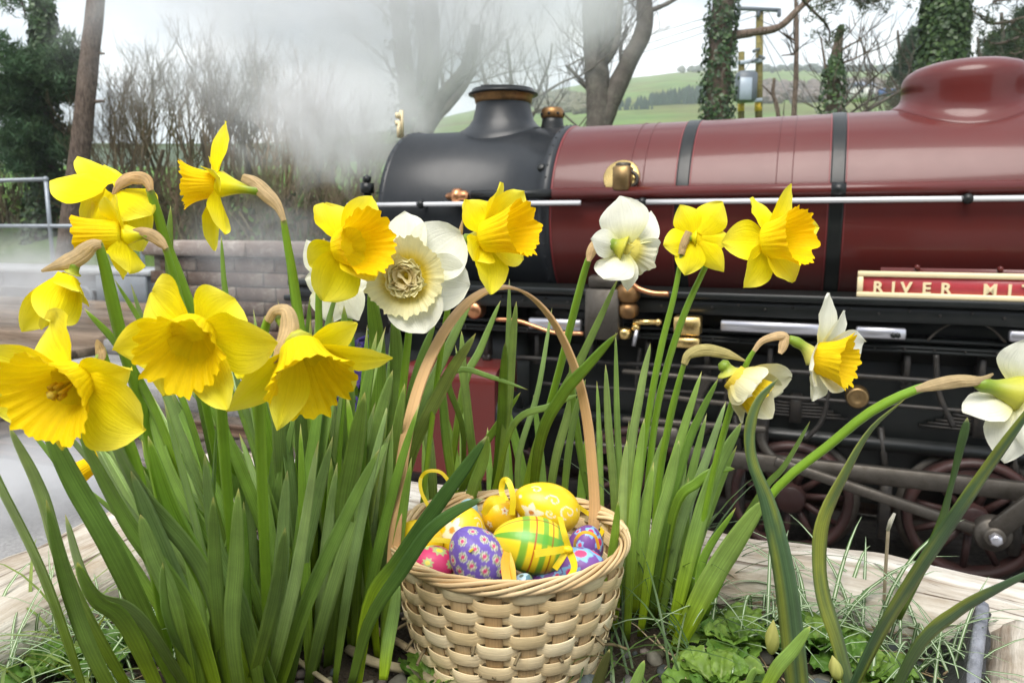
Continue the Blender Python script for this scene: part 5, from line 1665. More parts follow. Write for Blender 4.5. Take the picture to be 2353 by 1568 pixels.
def daisy(c, P, q, R, n_, col, mid, midr=.28, ang=0, fat=.55):
    d, g = polar(P, np.array(q, dtype=float), ang)
    k = np.abs(np.angle(np.exp(1j * g * n_))) / n_          # angle to nearest petal axis
    w_ = fat * np.sin(np.clip(d / R, 0, 1) * math.pi * .95) * R
    off = d * np.sin(k)
    c = lay(c, col, sm(w_ * .5 + .012, w_ * .5 - .006, off) * (d < R * 1.02) * (d > .01))
    return lay(c, mid, sm(R * midr + .01, R * midr - .01, d))
def curl(c, P, q, R, turns, col, w_=.022, a0=0):
    d, g = polar(P, np.array(q, dtype=float))
    for k in range(3):
        th_ = (g - a0) % (2 * math.pi) + 2 * math.pi * k
        rr = R * (th_ / (2 * math.pi * turns))
        ok = th_ < 2 * math.pi * turns
        c = lay(c, col, sm(w_, w_ * .5, np.abs(d - rr)) * ok)
    return c
YE = (.90, .62, .012)
def scroll_yellow(qs, base_c=YE, mid=(.62, .22, .03)):
    def f(h, r, A):
        P_ = sph(h, r, A); c = base(len(h), base_c)
        W_ = (.84, .78, .58)
        for q, R, kind, a in qs:
            if kind == 'd': c = daisy(c, P_, q, R, 5, W_, mid, .24, a, .62)
            elif kind == 'c': c = curl(c, P_, q, R, 1.35, W_, .030, a)
            else:
                d, g = polar(P_, np.array(q, dtype=float)); c = lay(c, W_, sm(R + .02, R - .02, d))
        return c
    return f
def flowers_multi(bg, specs, seed=0):
    def f(h, r, A):
        P_ = sph(h, r, A); c = base(len(h), bg)
        for i, q in enumerate(fib(specs['n'], seed)):
            a, b_, m_ = specs['cols'][i % len(specs['cols'])]
            R = specs['R'] * (1 + .35 * math.sin(i * 2.3))
            c = daisy(c, P_, q, R, specs.get('p', 6), a, b_, specs.get('mid', .4), i, specs.get('fat', .75))
        return c
    return f
def toL(axis, d):
    """view-space direction -> the egg's own (along, x, y)"""
    ax = VW(*axis).normalized(); x = ax.cross(FW).normalized(); y = ax.cross(x)
    q = VW(*d).normalized(); return (q.dot(ax), q.dot(x), q.dot(y))
e1 = egg('purple egg printed with small white and pink ringed flowers, front of the basket', 1096, 1279, .690, 78, 64, (-.55, .83, .15), dots_purple, M_EGGD)
e2 = egg('yellow and green tartan egg with a yellow ribbon bow, middle of the basket', 1219, 1250, .700, 90, 65, (-.97, .22, .1), plaid, M_EGGP)
ax3 = (-.93, .36, .1)
egg('large yellow egg with white scrolls and a daisy, topmost at the back', 1255, 1164, .765, 80, 56, ax3, scroll_yellow([(toL(ax3, (-.48, -.12, .87)), .40, 'd', .3), (toL(ax3, (.25, .45, .85)), .22, 'c', 1.0), (toL(ax3, (.62, .02, .75)), .30, 'c', 3.6), (toL(ax3, (-.25, .8, .55)), .2, 'c', 0), (toL(ax3, (-.75, .42, .5)), .07, 's', 0), (toL(ax3, (.88, .1, .46)), .05, 's', 0), (toL(ax3, (.1, -.05, 1)), .16, 'c', 4)]), M_EGGP)
ax4 = (-.5, .85, .1)
e4 = egg('small yellow egg with red marks and a ribbon loop, left of the largest yellow one', 1146, 1180, .772, 46, 41, ax4, scroll_yellow([(toL(ax4, (.35, .35, .85)), .22, 'd', .5), (toL(ax4, (-.5, -.4, .75)), .2, 'd', 0)], (.90, .54, .01), (.6, .08, .02)), M_EGGP)
ax5 = (.2, .95, .1)
egg('yellow egg with a white orange-centred daisy, half behind the purple egg', 1060, 1226, .745, 66, 58, ax5, scroll_yellow([(toL(ax5, (-.32, .32, .85)), .50, 'd', .7), (toL(ax5, (.72, .42, .5)), .3, 'c', 1), (toL(ax5, (-.1, .85, .5)), .2, 'c', 2)], YE, (.80, .30, .02)), M_EGGP)
ax6 = (-.75, .55, .2)
egg('yellow egg with a white daisy at the left rim of the basket', 966, 1238, .72, 54, 44, ax6, scroll_yellow([(toL(ax6, (-.15, .1, .95)), .5, 'd', .2), (toL(ax6, (.7, -.4, .5)), .25, 'c', 1)], YE, (.80, .40, .05)), M_EGGP)
egg('pink egg with yellow and green flowers, low at the left of the purple one', 994, 1294, .695, 52, 42, (-.9, .3, .1), flowers_multi((.66, .045, .16), dict(n=16, R=.42, p=8, mid=.42, fat=.55, cols=[((.42, .52, .20), (.84, .66, .05), 0), ((.45, .56, .25), (.80, .70, .12), 0)]), 1.2), M_EGGD)
egg('purple egg with blue flowers and an orange loop, at the right rim', 1345, 1254, .742, 52, 42, (.2, .9, .3), flowers_multi((.17, .06, .30), dict(n=18, R=.36, p=5, mid=.45, fat=.85, cols=[((.22, .46, .74), (.72, .05, .16), 0), ((.22, .46, .74), (.58, .04, .14), 0)]), .4), M_EGGD)
egg('purple egg with a big pink spot and blue flowers, lowest at the right', 1330, 1306, .700, 62, 50, (.85, .25, .3), flowers_multi((.19, .07, .33), dict(n=14, R=.46, p=6, mid=.48, fat=.8, cols=[((.26, .52, .78), (.74, .07, .20), 0), ((.20, .42, .70), (.70, .05, .18), 0)]), 2.2), M_EGGD)
egg('blue and green foil egg just behind the front rim', 1198, 1345, .665, 34, 26, (.4, .6, .2), flowers_multi((.10, .22, .28), dict(n=12, R=.5, p=4, mid=.3, fat=.9, cols=[((.22, .34, .12), (.55, .68, .74), 0), ((.40, .55, .66), (.10, .14, .1), 0)]), 3.0), M_EGGP)
egg('pale blue egg at the back behind the leaf blade', 1074, 1174, .80, 30, 26, (.2, .9, .1), flowers_multi((.40, .62, .70), dict(n=8, R=.4, p=5, mid=.3, fat=.7, cols=[((.62, .74, .66), (.5, .6, .3), 0)]), 1.0), M_EGGP)
egg('purple flowered egg low under the tartan one, mostly in shade', 1262, 1322, .70, 44, 36, (.7, .3, .2), flowers_multi((.17, .06, .30), dict(n=14, R=.42, p=6, mid=.45, fat=.8, cols=[((.22, .46, .74), (.62, .05, .16), 0)]), 1.7), M_EGGD)
# filling so that the eggs rest on something: shredded paper deep in the basket
mb = MB(); random.seed(4)
for k in range(240):
    a = rnd(0, 6.28); r = R0 * .82 * math.sqrt(random.random()); z = SOIL + .03 + rnd(0, .028)
    p = V3((BC.x + math.cos(a) * r, BC.y + math.sin(a) * r, z)); b_ = rnd(0, 6.28)
    q = p + V3((math.cos(b_), math.sin(b_), rnd(-.2, .2))) * .03
    mb.tube(cr([p, p.lerp(q, .5) + V3((0, 0, .004)), q], 6), .0015, 4, (.22, .17, .10), cap=False)
tag(mb.build('straw_bedding', M_STRAW), kind='stuff')
# ribbons: each is part of its egg
M_RIB = m_attr('satin_ribbon', rough=.35, var=.06, nscale=60, transl=.2, stripes=10, stripe_amt=.06, spec=.5)
def ribbon(par, uvd, wpx, col=(.90, .70, .02), nr=(.2, .3, 1), tw=0, name='ribbon'):
    P = cr([W(*q) for q in uvd], 26); d_ = uvd[0][2]; hw = wpx * d_ / FPX * .58
    rows = []; n0 = VW(*nr)
    for i in range(26):
        tg = (P[min(i + 1, 25)] - P[max(i - 1, 0)]).normalized(); s_ = tg.cross(n0); s_.normalize()
        s_ = Matrix.Rotation(R_(tw) * i / 25, 3, tg) @ s_; nn = s_.cross(tg)
        rows.append([P[i] + s_ * hw * x + nn * y for x, y in ((-1, -.0002), (0, -.0003), (1, -.0002), (1, .0002), (0, .0003), (-1, .0002))])
    mb = MB(); b = mb.grid(rows, col, closed=True, st=lambda i, j: ([0, .5, 1, 1, .5, 0][j], i / 26))
    mb.f.append(tuple(b + k for k in reversed(range(6)))); mb.f.append(tuple(b + 25 * 6 + k for k in range(6)))
    return mb.build(name, M_RIB, par, smooth=False)
t2_ = e2[0]
ribbon(t2_, [(1306, 1258, .668), (1275, 1264, .652), (1228, 1271, .640)], 14)
ribbon(t2_, [(1306, 1258, .668), (1296, 1225, .665), (1286, 1186, .675)], 14, nr=(.6, .1, 1))
ribbon(t2_, [(1303, 1260, .667), (1288, 1285, .66), (1274, 1306, .658)], 12)
ribbon(t2_, [(1306, 1262, .668), (1318, 1292, .66), (1316, 1312, .655), (1298, 1334, .648)], 15, nr=(-.4, .4, 1), tw=40)
mb = MB(); mb.ico(W(1304, 1261, .664), .0042, (.90, .70, .02), .2, 2, (1.2, .8, .8)); mb.build('ribbon_knot', M_RIB, t2_)
ribbon(e4[0], [(1176, 1182, .74), (1178, 1140, .74), (1168, 1106, .745), (1156, 1104, .75), (1152, 1128, .75), (1162, 1150, .742)], 12)
ribbon(e4[0], [(1110, 1180, .735), (1130, 1155, .73), (1160, 1146, .735)], 13)
ribbon(e1[0], [(1166, 1268, .655), (1160, 1290, .65), (1162, 1318, .645), (1168, 1345, .640)], 17, col=(.90, .45, .01))
ribbon(e1[0], [(1166, 1270, .655), (1176, 1300, .65), (1180, 1336, .645)], 12, col=(.88, .52, .02), tw=30)
rbn = thing('loose_ribbon', 'long yellow ribbon loop rising over the back rim at the left', 'ribbon', W(985, 1180, .76))
ribbon(rbn, [(1035, 1110, .80), (1012, 1084, .80), (982, 1082, .80), (966, 1100, .80), (968, 1130, .79), (985, 1165, .775), (992, 1190, .76)], 7)
rbn = thing('loose_ribbon', 'yellow ribbon hanging inside the right rim of the basket', 'ribbon', W(1370, 1190, .80))
ribbon(rbn, [(1325, 1160, .79), (1350, 1178, .80), (1376, 1195, .80), (1384, 1215, .79), (1374, 1234, .78)], 9)
rbn = thing('loose_ribbon', 'orange ribbon loop over the purple eggs at the right', 'ribbon', W(1335, 1230, .73))
ribbon(rbn, [(1320, 1272, .715), (1322, 1240, .70), (1340, 1222, .698), (1366, 1230, .70), (1376, 1260, .705)], 6, col=(.90, .50, .03))
rbn = thing('loose_ribbon', 'yellow ribbon trailing between the left hand yellow eggs', 'ribbon', W(1040, 1240, .70))
ribbon(rbn, [(985, 1238, .690), (1015, 1240, .690), (1060, 1248, .69), (1084, 1264, .665)], 10)
# ================================================================== daffodils
M_PETAL = m_attr('petal', rough=.7, transl=.30, var=.05, nscale=90, nstr=.35, ndist=.002, spec=.15, stripes=26, stripe_amt=.06)
M_CORONA = m_attr('corona', rough=.65, transl=.28, var=.06, nscale=120, nstr=.35, ndist=.002, spec=.15, stripes=60, stripe_amt=.06)
M_LEAF = m_attr('daffodil_leaf', rough=.40, transl=.26, var=.20, nscale=35, nstr=.14, ndist=.002, spec=.6, stripes=12, stripe_amt=.32, tcol=(1.7, 1.25, .35))
M_STEM = m_attr('flower_stem', rough=.45, transl=.05, var=.1, nscale=50, nstr=.1, ndist=.002, spec=.4, stripes=9, stripe_amt=.08)
M_PAPER = m_attr('papery_spathe', rough=.7, transl=.3, var=.2, nscale=110, nstr=.5, ndist=.003, spec=.2, stripes=10, stripe_amt=.25)

YEL = (0.97, 0.83, 0.005); YEL2 = (0.95, 0.78, 0.006); YPALE = (0.96, 0.88, 0.13)
ORA = (0.97, 0.63, 0.002); ORA2 = (0.97, 0.70, 0.003)
WHT = (0.88, 0.88, 0.77); CREAM = (0.82, 0.78, 0.48); WCOR = (0.82, 0.72, 0.16)
GRN = (0.215, 0.395, 0.036); GRN_B = (0.31, 0.46, 0.012); GRN_G = (0.33, 0.47, 0.18); TUBEG = (0.30, 0.40, 0.035)
TAN = (0.46, 0.31, 0.16); TAN2 = (0.58, 0.42, 0.24)

def petal(par, B, T, f, w, bow=.1, twist=0, cup=.25, c0=YEL2, c1=YEL, tipc=None, ripple=.05, point=.5, curl=0.0, ex_=None):
    B, T = V3(B), V3(T)
    L = (T - B).length
    mid = (B + T) * .5 + f * (bow * L)
    q = T + f * (curl * L)
    nu, nv = 13, 9
    sd = V3((rnd(-9, 9), rnd(-9, 9), rnd(-9, 9)))
    wm, pw, ex = rnd(.42, .52), rnd(1.45, 1.9), rnd(.72, .95)
    if ex_: ex, pw, wm = ex_ + .14, 2.0, .5
    curl += rnd(-.06, .05); twist += rnd(-9, 9)
    mb = MB()
    rows = []
    for i in range(nu):
        t = i / (nu - 1)
        c = B * (1 - t) ** 2 + mid * 2 * t * (1 - t) + T * t * t
        tg = ((mid - B) * 2 * (1 - t) + (T - mid) * 2 * t).normalized()
        c = c + f * (curl * L * t ** 3)
        side = tg.cross(f)
        if side.length < .05:
            side = tg.cross(UP)
        side.normalize()
        side = Matrix.Rotation(R_(twist) * (.35 + .65 * t), 3, tg) @ side
        nrm = side.cross(tg)
        prof = (.30 + .70 * math.sin(min(1, t / wm) * math.pi / 2)) if t < wm else max(0.012, 1 - ((t - wm) / (1 - wm)) ** pw) ** ex
        row = []
        for j in range(nv):
            x = j / (nv - 1) * 2 - 1
            wv = w * prof * x * .5
            dz = cup * w * .5 * prof * (abs(x) ** 2) * (1 if True else 0) - .04 * w * math.exp(-(x * 5) ** 2) * prof
            wob = mnoise.noise(V3((x * 1.1, t * 2.2, 0)) + sd) * ripple * w * (abs(x) ** 1.0 + .25) * (t + .2)
            wob += mnoise.noise(V3((x * 3, t * 6, 3)) + sd) * ripple * .5 * w * abs(x)
            row.append(c + side * wv + nrm * (dz + wob))
        rows.append(row)
    tc_ = tipc or c1
    def colr(i, j):
        t = i / (nu - 1)
        x = abs(j / (nv - 1) * 2 - 1)
        k = mixc(c0, c1, sstep(0, .55, t))
        return mixc(k, tc_, sstep(.35, 1.0, t) * .8 * (.35 + .65 * x))
    mb.grid(rows, colr)
    return mb.build('petal', M_PETAL, par)

def corona(par, C, f, L, r0, r1, flare=1.0, frill=.12, lobes=12, c0=YEL2, c1=ORA, x=None, sq=1.0):
    mb = MB()
    f = f.normalized()
    x = (UP - f * UP.dot(f)); x = x.normalized() if x.length > .1 else f.orthogonal().normalized()
    y = f.cross(x)
    nA, nL = 108, 16
    sd = V3((rnd(-9, 9), rnd(-9, 9), rnd(-9, 9)))
    rows = []
    rows.append([C + f * (L * .03) + (x * math.cos(2 * math.pi * k / nA) + y * math.sin(2 * math.pi * k / nA)) * r0 * .02 for k in range(nA)])
    for i in range(1, nL):
        t = i / (nL - 1)
        row = []
        for k in range(nA):
            a = 2 * math.pi * k / nA
            e = V3((math.cos(a) * 1.6, math.sin(a) * 1.6, 0)) + sd
            r = r0 + (r1 - r0) * (t * .55 + .45 * t ** (2.2 + flare))
            wv = math.sin(lobes * a + 3.4 * mnoise.noise(e)) * .38 + mnoise.noise(V3((math.cos(a) * 6, math.sin(a) * 6, t)) + sd) * 1.5 + mnoise.noise(V3((math.cos(a) * 2.2, math.sin(a) * 2.2, t)) + sd) * .9
            fr = frill * max(0, (t - .45) / .55) ** 1.8
            r *= 1 + wv * fr * .75 + .025 * math.sin(lobes * 2 * a) * t
            h = L * t + wv * fr * r1 * .55 + (mnoise.noise(e * .6) * .12 * L + mnoise.noise(V3((math.cos(a) * 12, math.sin(a) * 12, 7)) + sd) * .10 * r1) * max(0, t - .4)
            row.append(C + f * h + (x * math.cos(a) + y * math.sin(a) * sq) * r)
        rows.append(row)
    mb.grid(rows, lambda i, j: mixc(c0, c1, sstep(.1, .85, i / (nL - 1))), closed=True,
            st=lambda i, j: (j / nA, i / (nL - 1)))
    return mb.build('corona', M_CORONA, par)

def stamens(par, C, f, L, r):
    mb = MB()
    x = f.orthogonal().normalized(); y = f.cross(x)
    c = (.80, .60, .03)
    mb.tube([C, C + f * L * .72], [.0011, .0014], 6, c)
    mb.ico(C + f * L * .73, .0026, (.80, .62, .10), .25, 1)
    for k in range(6):
        a = k * math.pi / 3 + .3
        e = (x * math.cos(a) + y * math.sin(a))
        mb.tube([C, C + f * L * .4 + e * r * .25, C + f * L * .56 + e * r * .32], [.0007, .0009, .0012], 5, c)
        mb.tube([C + f * L * .46 + e * r * .32, C + f * L * .66 + e * r * .34], .0016, 5, (.74, .46, .02))
    return mb.build('stamens', M_CORONA, par)

def leaf_mesh(mb, pts, widths, nrm, twist=0, cup=.18, th=.0009, c0=GRN_B, c1=GRN, tip=None, n=22, wob=.0, streak=0.0):
    P = cr(pts, n)
    xs = [-1, -.5, 0, .5, 1]
    rows = []
    sdl = rnd(0, 99); tp0 = rnd(.965, .992)
    nrm = V3(nrm).normalized()
    for i in range(n):
        t = i / (n - 1)
        tg = (P[min(i + 1, n - 1)] - P[max(i - 1, 0)]).normalized()
        side = tg.cross(nrm)
        if side.length < .05:
            side = tg.orthogonal()
        side.normalize()
        side = Matrix.Rotation(R_(twist) * t, 3, tg) @ side
        nn = side.cross(tg)
        ww = interp(widths, t) * .5
        e = max(.0, (t - .9) / .1)
        ww *= math.sqrt(max(0.0, 1 - e * e)) * .96 + .04
        thk = min(th, ww * .5)
        wv = .05 * ww * mnoise.noise(V3((t * 7, sdl, 0)))
        ww *= 1 + .05 * mnoise.noise(V3((t * 9, sdl, 5)))
        fold = lambda x: cup * ww * (1.5 * abs(x) ** 1.25) + wv * x
        top = [P[i] + side * (ww * x) + nn * (fold(x) + thk * (1.0 - x * x)) for x in xs]
        bot = [P[i] + side * (ww * x) + nn * (fold(x) - thk * (1.02 - x * x)) for x in reversed(xs)]
        rows.append(top + bot)
    tipc = tip or c1
    sx = xs + list(reversed(xs))
    def cf(i, j):
        t = i / (n - 1)
        c = mixc(c0, c1, sstep(.05, .5, t))
        if streak:
            xj = sx[j]
            c = mixc(c, (.34, .36, .02), streak * sstep(.0, .35, mnoise.noise(V3((xj * 1.6, t * 3.0, sdl))) + .25 * abs(xj) - .05))
        return mixc(c, tipc, sstep(tp0, 1.0, t))
    sx = xs + list(reversed(xs))
    b = mb.grid(rows, cf, closed=True, st=lambda i, j: (sx[j] * .5 + .5, i / (n - 1)))
    mb.f.append(tuple(b + k for k in reversed(range(10))))
    mb.f.append(tuple(b + (n - 1) * 10 + k for k in range(10)))

TIPC = (.38, .36, .10)
def leaf_px(par, uv, d_tip=None, wpx=24, d_base=None, wp=None, nr=None, twist=0, cup=.18, c0=None, c1=None, name='leaf', n=22, streak=0.0):
    """blade given from its base to its tip"""
    g = G(uv[0][0], max(uv[0][1], 1180), SOIL)
    db = d_base if d_base is not None else depth(g)
    dt = d_tip if d_tip is not None else db
    ln = [0]
    for a, b in zip(uv, uv[1:]):
        ln.append(ln[-1] + math.hypot(b[0] - a[0], b[1] - a[1]))
    pts = [W(u, v, lerp(db, dt, l / ln[-1])) for (u, v), l in zip(uv, ln)]
    wd = [x * wpx * ((db + dt) * .5) / FPX for x in (wp or [.62, .9, 1.0, 1.0, .92, .72, .3])]
    k = rnd(0, 1)
    c0 = c0 or mixc(GRN_B, (0.10, .17, .02), k)
    c1 = c1 or mixc(GRN, GRN_G, rnd(0, 1))
    mb = MB()
    leaf_mesh(mb, pts, wd, nr or VW(rnd(-.45, .45), rnd(0, .25), 1), twist, cup, c0=c0, c1=c1, tip=TIPC, n=n, streak=streak)
    return mb.build(name, M_LEAF, par)

def leaf_rand(par, base, az, lean, h, w, bend=.3, droop=0.0):
    """blade grown from a soil point: az lean direction, lean tangent, h height"""
    d = V3((math.cos(az), math.sin(az), 0))
    pts = []
    for i in range(6):
        t = i / 5
        off = lean * h * (t * .7 + bend * t * t)
        pts.append(V3(base) + d * off + V3((0, 0, h * (t - droop * t * t * t))))
    mb = MB()
    k = rnd(0, 1)
    nrm = VW(rnd(-.9, .9), .1, 1)
    leaf_mesh(mb, pts, [w * x for x in (.62, .9, 1.0, 1.0, .9, .7, .25)], nrm, rnd(-50, 50), .2,
              c0=mixc(GRN_B, (.10, .17, .02), k), c1=mixc(GRN, GRN_G, rnd(0, 1)), tip=TIPC, n=16)
    return mb.build('leaf', M_LEAF, par)

def ribbon_px(par, name, uvd, wpx, mat, col, nr=None, twist=0, cup=.6, crink=.25, n=22, wp=None):
    P = cr([W(*q) for q in uvd], n)
    dm = sum(q[2] for q in uvd) / len(uvd)
    nrm0 = (nr or VW(.1, .3, 1)).normalized()
    sd = V3((rnd(-9, 9), rnd(-9, 9), 0))
    rows, nv = [], 9
    for i in range(n):
        t = i / (n - 1)
        tg = (P[min(i + 1, n - 1)] - P[max(i - 1, 0)]).normalized()
        side = tg.cross(nrm0); side.normalize()
        side = Matrix.Rotation(R_(twist) * t, 3, tg) @ side
        nn = side.cross(tg)
        ww = interp(wp or [.35, .8, 1, .95, .7, .2], t) * wpx * dm / FPX * .5
        row = []
        for j in range(nv):
            x = j / (nv - 1) * 2 - 1
            a = x * (.6 + cup * 1.2)
            k = mnoise.noise(V3((x * 1.8, t * 5, 0)) + sd) * crink * ww + mnoise.noise(V3((x * 4, t * 3, 5)) + sd) * crink * .5 * ww
            row.append(P[i] + side * (ww * math.sin(a) / math.sin(min(1.57, .6 + cup * 1.2))) + nn * (ww * (math.cos(a) - 1) * .9 + k))
        rows.append(row)
    mb = MB()
    c2 = tuple(min(1, x * 1.25) for x in col)
    mb.grid(rows, lambda i, j: mixc(col, c2, .5 + .5 * mnoise.noise(V3((j * .5, i * .25, 2)) + sd)))
    return mb.build(name, mat, par)

def daffodil(label, c, face, petals, d, cor=None, neck=None, spathe=None, stem=None, pal='yellow', stem_w=15, d_top=None, group=None, frill=.13, extra=None, stam=False, pet_cup=.22, spathe_w=22, neck_w=(13, 10, 9), tube_col=None, d_neck=None, stem_base=None, name='daffodil', spathe_wp=None, spathe_tw=0, spathe_col=None, pet_w=1.2):
    """c: picture position of the flower's heart, face: view-space facing direction,
    petals: (u, v, depth offset, width px, bow, twist, curl)"""
    C = W(c[0], c[1], d)
    f = VW(*face).normalized()
    base = stem[-1] if stem else c
    g = G(base[0], max(base[1], 1180), SOIL)
    db = stem_base if stem_base else depth(g)
    root = W(base[0], base[1], db)
    th = thing(name, label, 'daffodil', root, group)
    P0, P1, TP = {'yellow': (YEL2, YEL, YPALE), 'pale': ((.86, .74, .20), CREAM, WHT), 'white': ((.78, .76, .30), WHT, WHT)}[pal]
    m = d / FPX
    for q in petals:
        u, v, dd, wp = q[:4]
        bow = q[4] if len(q) > 4 else .06
        tw = q[5] if len(q) > 5 else 0
        cu = q[6] if len(q) > 6 else 0.0
        ex_ = q[7] if len(q) > 7 else None
        T = W(u, v, d + dd)
        rad = (T - C); rad = rad - f * rad.dot(f)
        B = C + (rad.normalized() * .0055 if rad.length > 1e-4 else V3((0, 0, 0)))
        petal(th, B, T, f, wp * m * pet_w, bow, tw, pet_cup, P0, P1, TP, curl=cu, ripple=.10, ex_=ex_)
    if cor:
        cf = VW(*cor.get('face', face)).normalized()
        cc = W(cor['c'][0], cor['c'][1], d + cor.get('dd', 0)) if 'c' in cor else C
        corona(th, cc, cf, cor['L'] * m, cor['r0'] * m, cor['r1'] * m, cor.get('flare', 1), cor.get('frill', frill), cor.get('lobes', 12),
               cor.get('c0', YEL2), cor.get('c1', ORA), sq=cor.get('sq', 1))
        if stam:
            stamens(th, cc, cf, cor['L'] * m, cor['r0'] * m)
    if neck:
        dn = d_neck if d_neck is not None else d
        pts = [C - f * .002] + [W(q[0], q[1], (q[2] if len(q) > 2 else dn)) for q in neck]
        mb = MB()
        tcol = tube_col or (P1 if pal == 'yellow' else (.66, .62, .16))
        a, b, e = [x * m for x in neck_w]
        mb.tube(cr(pts, 14), lambda t: interp([a * .95, a * .62, b * .62, b * .72, e * .55], t), 10,
                lambda t: mixc(tcol, (.20, .30, .03), sstep(.12, .7, t)))
        mb.build('flower_tube', M_STEM, th)
    if spathe:
        dn = d_neck if d_neck is not None else d
        ribbon_px(th, 'spathe', [(q[0], q[1], (q[2] if len(q) > 2 else dn - .004)) for q in spathe], spathe_w, M_PAPER, spathe_col or mixc(TAN, TAN2, rnd(0, 1)), wp=spathe_wp, twist=spathe_tw)
    if stem:
        dt = d_top if d_top is not None else d
        ln = [0]
        for a, b in zip(stem, stem[1:]):
            ln.append(ln[-1] + math.hypot(b[0] - a[0], b[1] - a[1]))
        pts = [W(u, v, lerp(dt, db, l / ln[-1])) for (u, v), l in zip(stem, ln)]
        mb = MB()
        r = stem_w * .5 * (dt + db) * .5 / FPX
        mb.tube(cr(pts, 22), lambda t: r * lerp(.72, 1.12, min(1, t * 2.5)), 8, lambda t: mixc(mixc((.24, .25, .06), GRN, sstep(0, .06, t)), GRN_B, t * .25), flat=.72)
        mb.build('stem', M_STEM, th)
    if extra:
        extra(th, C, f, m)
    return th
# ------------------------------------------------------------------ the flowers, left to right
D = daffodil
G_Y = None
# back-turned pair at the top left
D('yellow daffodil seen from behind, topmost of the pair at the far left, petals hanging', (262, 432), (-.30, -.62, -.72),
  [(115, 412, .012, 118, -.08, 0, 0), (176, 356, .04, 62, .0, 0, 0), (238, 380, .045, 56, .0, 0, 0), (350, 492, .0, 104, -.08, 0, 0), (322, 575, .02, 118, -.1, 0, 0), (200, 565, .015, 120, -.1, 0, 0)],
  .63, cor=dict(c=(255, 460), L=105, r0=38, r1=62, c0=YEL2, c1=YEL, face=(-.2, -.95, -.25), dd=.012),
  neck=[(272, 425), (280, 412)], spathe=[(346, 437), (332, 410), (300, 403), (272, 420), (258, 446)], spathe_w=34,
  stem=[(343, 433), (362, 490), (385, 570), (420, 660), (470, 800), (540, 1100), (590, 1400)], stem_w=22)
D('yellow daffodil facing left with edge-on petals, below the back-turned one at the far left', (284, 540), (-.93, -.06, .34),
  [(262, 446, -.005, 60, .02, 20, 0), (236, 452, -.02, 50, .05, 60, 0), (284, 642, .0, 70, .02, 25, 0), (299, 628, -.01, 84, -.12, 62, 0), (275, 480, .035, 70, 0, 0, 0), (282, 610, .035, 70, 0, 0, 0)],
  .605, cor=dict(L=100, r0=32, r1=44, flare=2, c0=YEL2, c1=ORA, frill=.12),
  neck=[(330, 540), (352, 548)], spathe=[(382, 570), (358, 545), (330, 530), (300, 528)], spathe_w=30,
  stem=[(380, 568), (395, 620), (415, 700), (455, 850), (510, 1120), (560, 1420)], stem_w=17, neck_w=(26, 16, 12))
# high profile flower
D('yellow daffodil in profile facing left, the tallest flower, one long petal pointing up', (500, 424), (-.96, -.06, .28),
  [(521, 279, .0, 62, .02, 42, -.02), (487, 392, -.03, 62, .05, 45, 0), (516, 538, -.012, 70, -.02, 38, 0), (486, 576, .012, 64, .02, 50, .0), (480, 372, .035, 60, .05, 10, 0), (500, 470, .03, 60, 0, 0, 0)],
  .66, cor=dict(L=74, r0=27, r1=53, flare=2.6, c0=ORA2, c1=ORA, frill=.12, lobes=14),
  neck=[(540, 430), (585, 437), (606, 438)], spathe=[(652, 506), (636, 470), (606, 437), (580, 415), (556, 404)], spathe_w=36, spathe_wp=[.3, .55, .95, 1, .9, .55],
  stem=[(651, 505), (660, 560), (674, 640), (690, 750), (720, 950), (770, 1380)], stem_w=20, stem_base=.80, neck_w=(34, 17, 15))
# upper centre yellow
D('yellow daffodil half overlapping the cream double one above the basket handle', (790, 568), (.70, .02, .70),
  [(744, 466, .01, 104, .1, 0, 0, .5), (857, 449, .01, 76, .05, -25, 0), (893, 515, .0, 100, -.02, 0, 0, .5), (706, 607, .0, 84, .08, 0, .04), (741, 690, -.01, 112, .08, 0, 0, .55), (862, 640, -.01, 88, 0, 0, 0)],
  .68, cor=dict(L=98, r0=40, r1=72, flare=1.2, c0=YEL2, c1=ORA, frill=.13, lobes=14),
  neck=[(765, 585, .70), (742, 560, .715), (735, 570, .72)], spathe=[(742, 645, .715), (733, 610, .715), (727, 580, .71), (745, 548, .71)], spathe_w=22,
  stem=[(738, 600), (732, 680), (735, 800), (750, 1000), (790, 1360)], d_top=.72, stem_base=.81, stem_w=17)
def dbl(th, C, f, m):
    mb = MB()
    x = f.orthogonal().normalized(); y = f.cross(x)
    random.seed(5)
    for k in range(30):
        a = k * 2.4; r = 4 + 38 * math.sqrt(k / 30)
        e = x * math.cos(a) + y * math.sin(a)
        p0 = C + e * r * m * .7 + f * 12 * m
        rows = []
        ax = (f + e * .6 * (r / 30)).normalized(); sx = ax.cross(e).normalized()
        for i in range(6):
            t = i / 5
            rows.append([p0 + ax * (t * 30 * m) + sx * ((j - 2) * (6 + 5 * t) * m) + e * ((abs(j - 2) ** 1.5) * -3 * m + t * t * rnd(-7, 9) * m + rnd(-1.5, 1.5) * m) for j in range(5)])
        mb.grid(rows, lambda i, j: mixc((.88, .70, .14), (.84, .72, .42) if (i > 3 and k < 9) else (.94, .88, .52), i / 5))
    mb.build('inner_petals', M_PETAL, th)
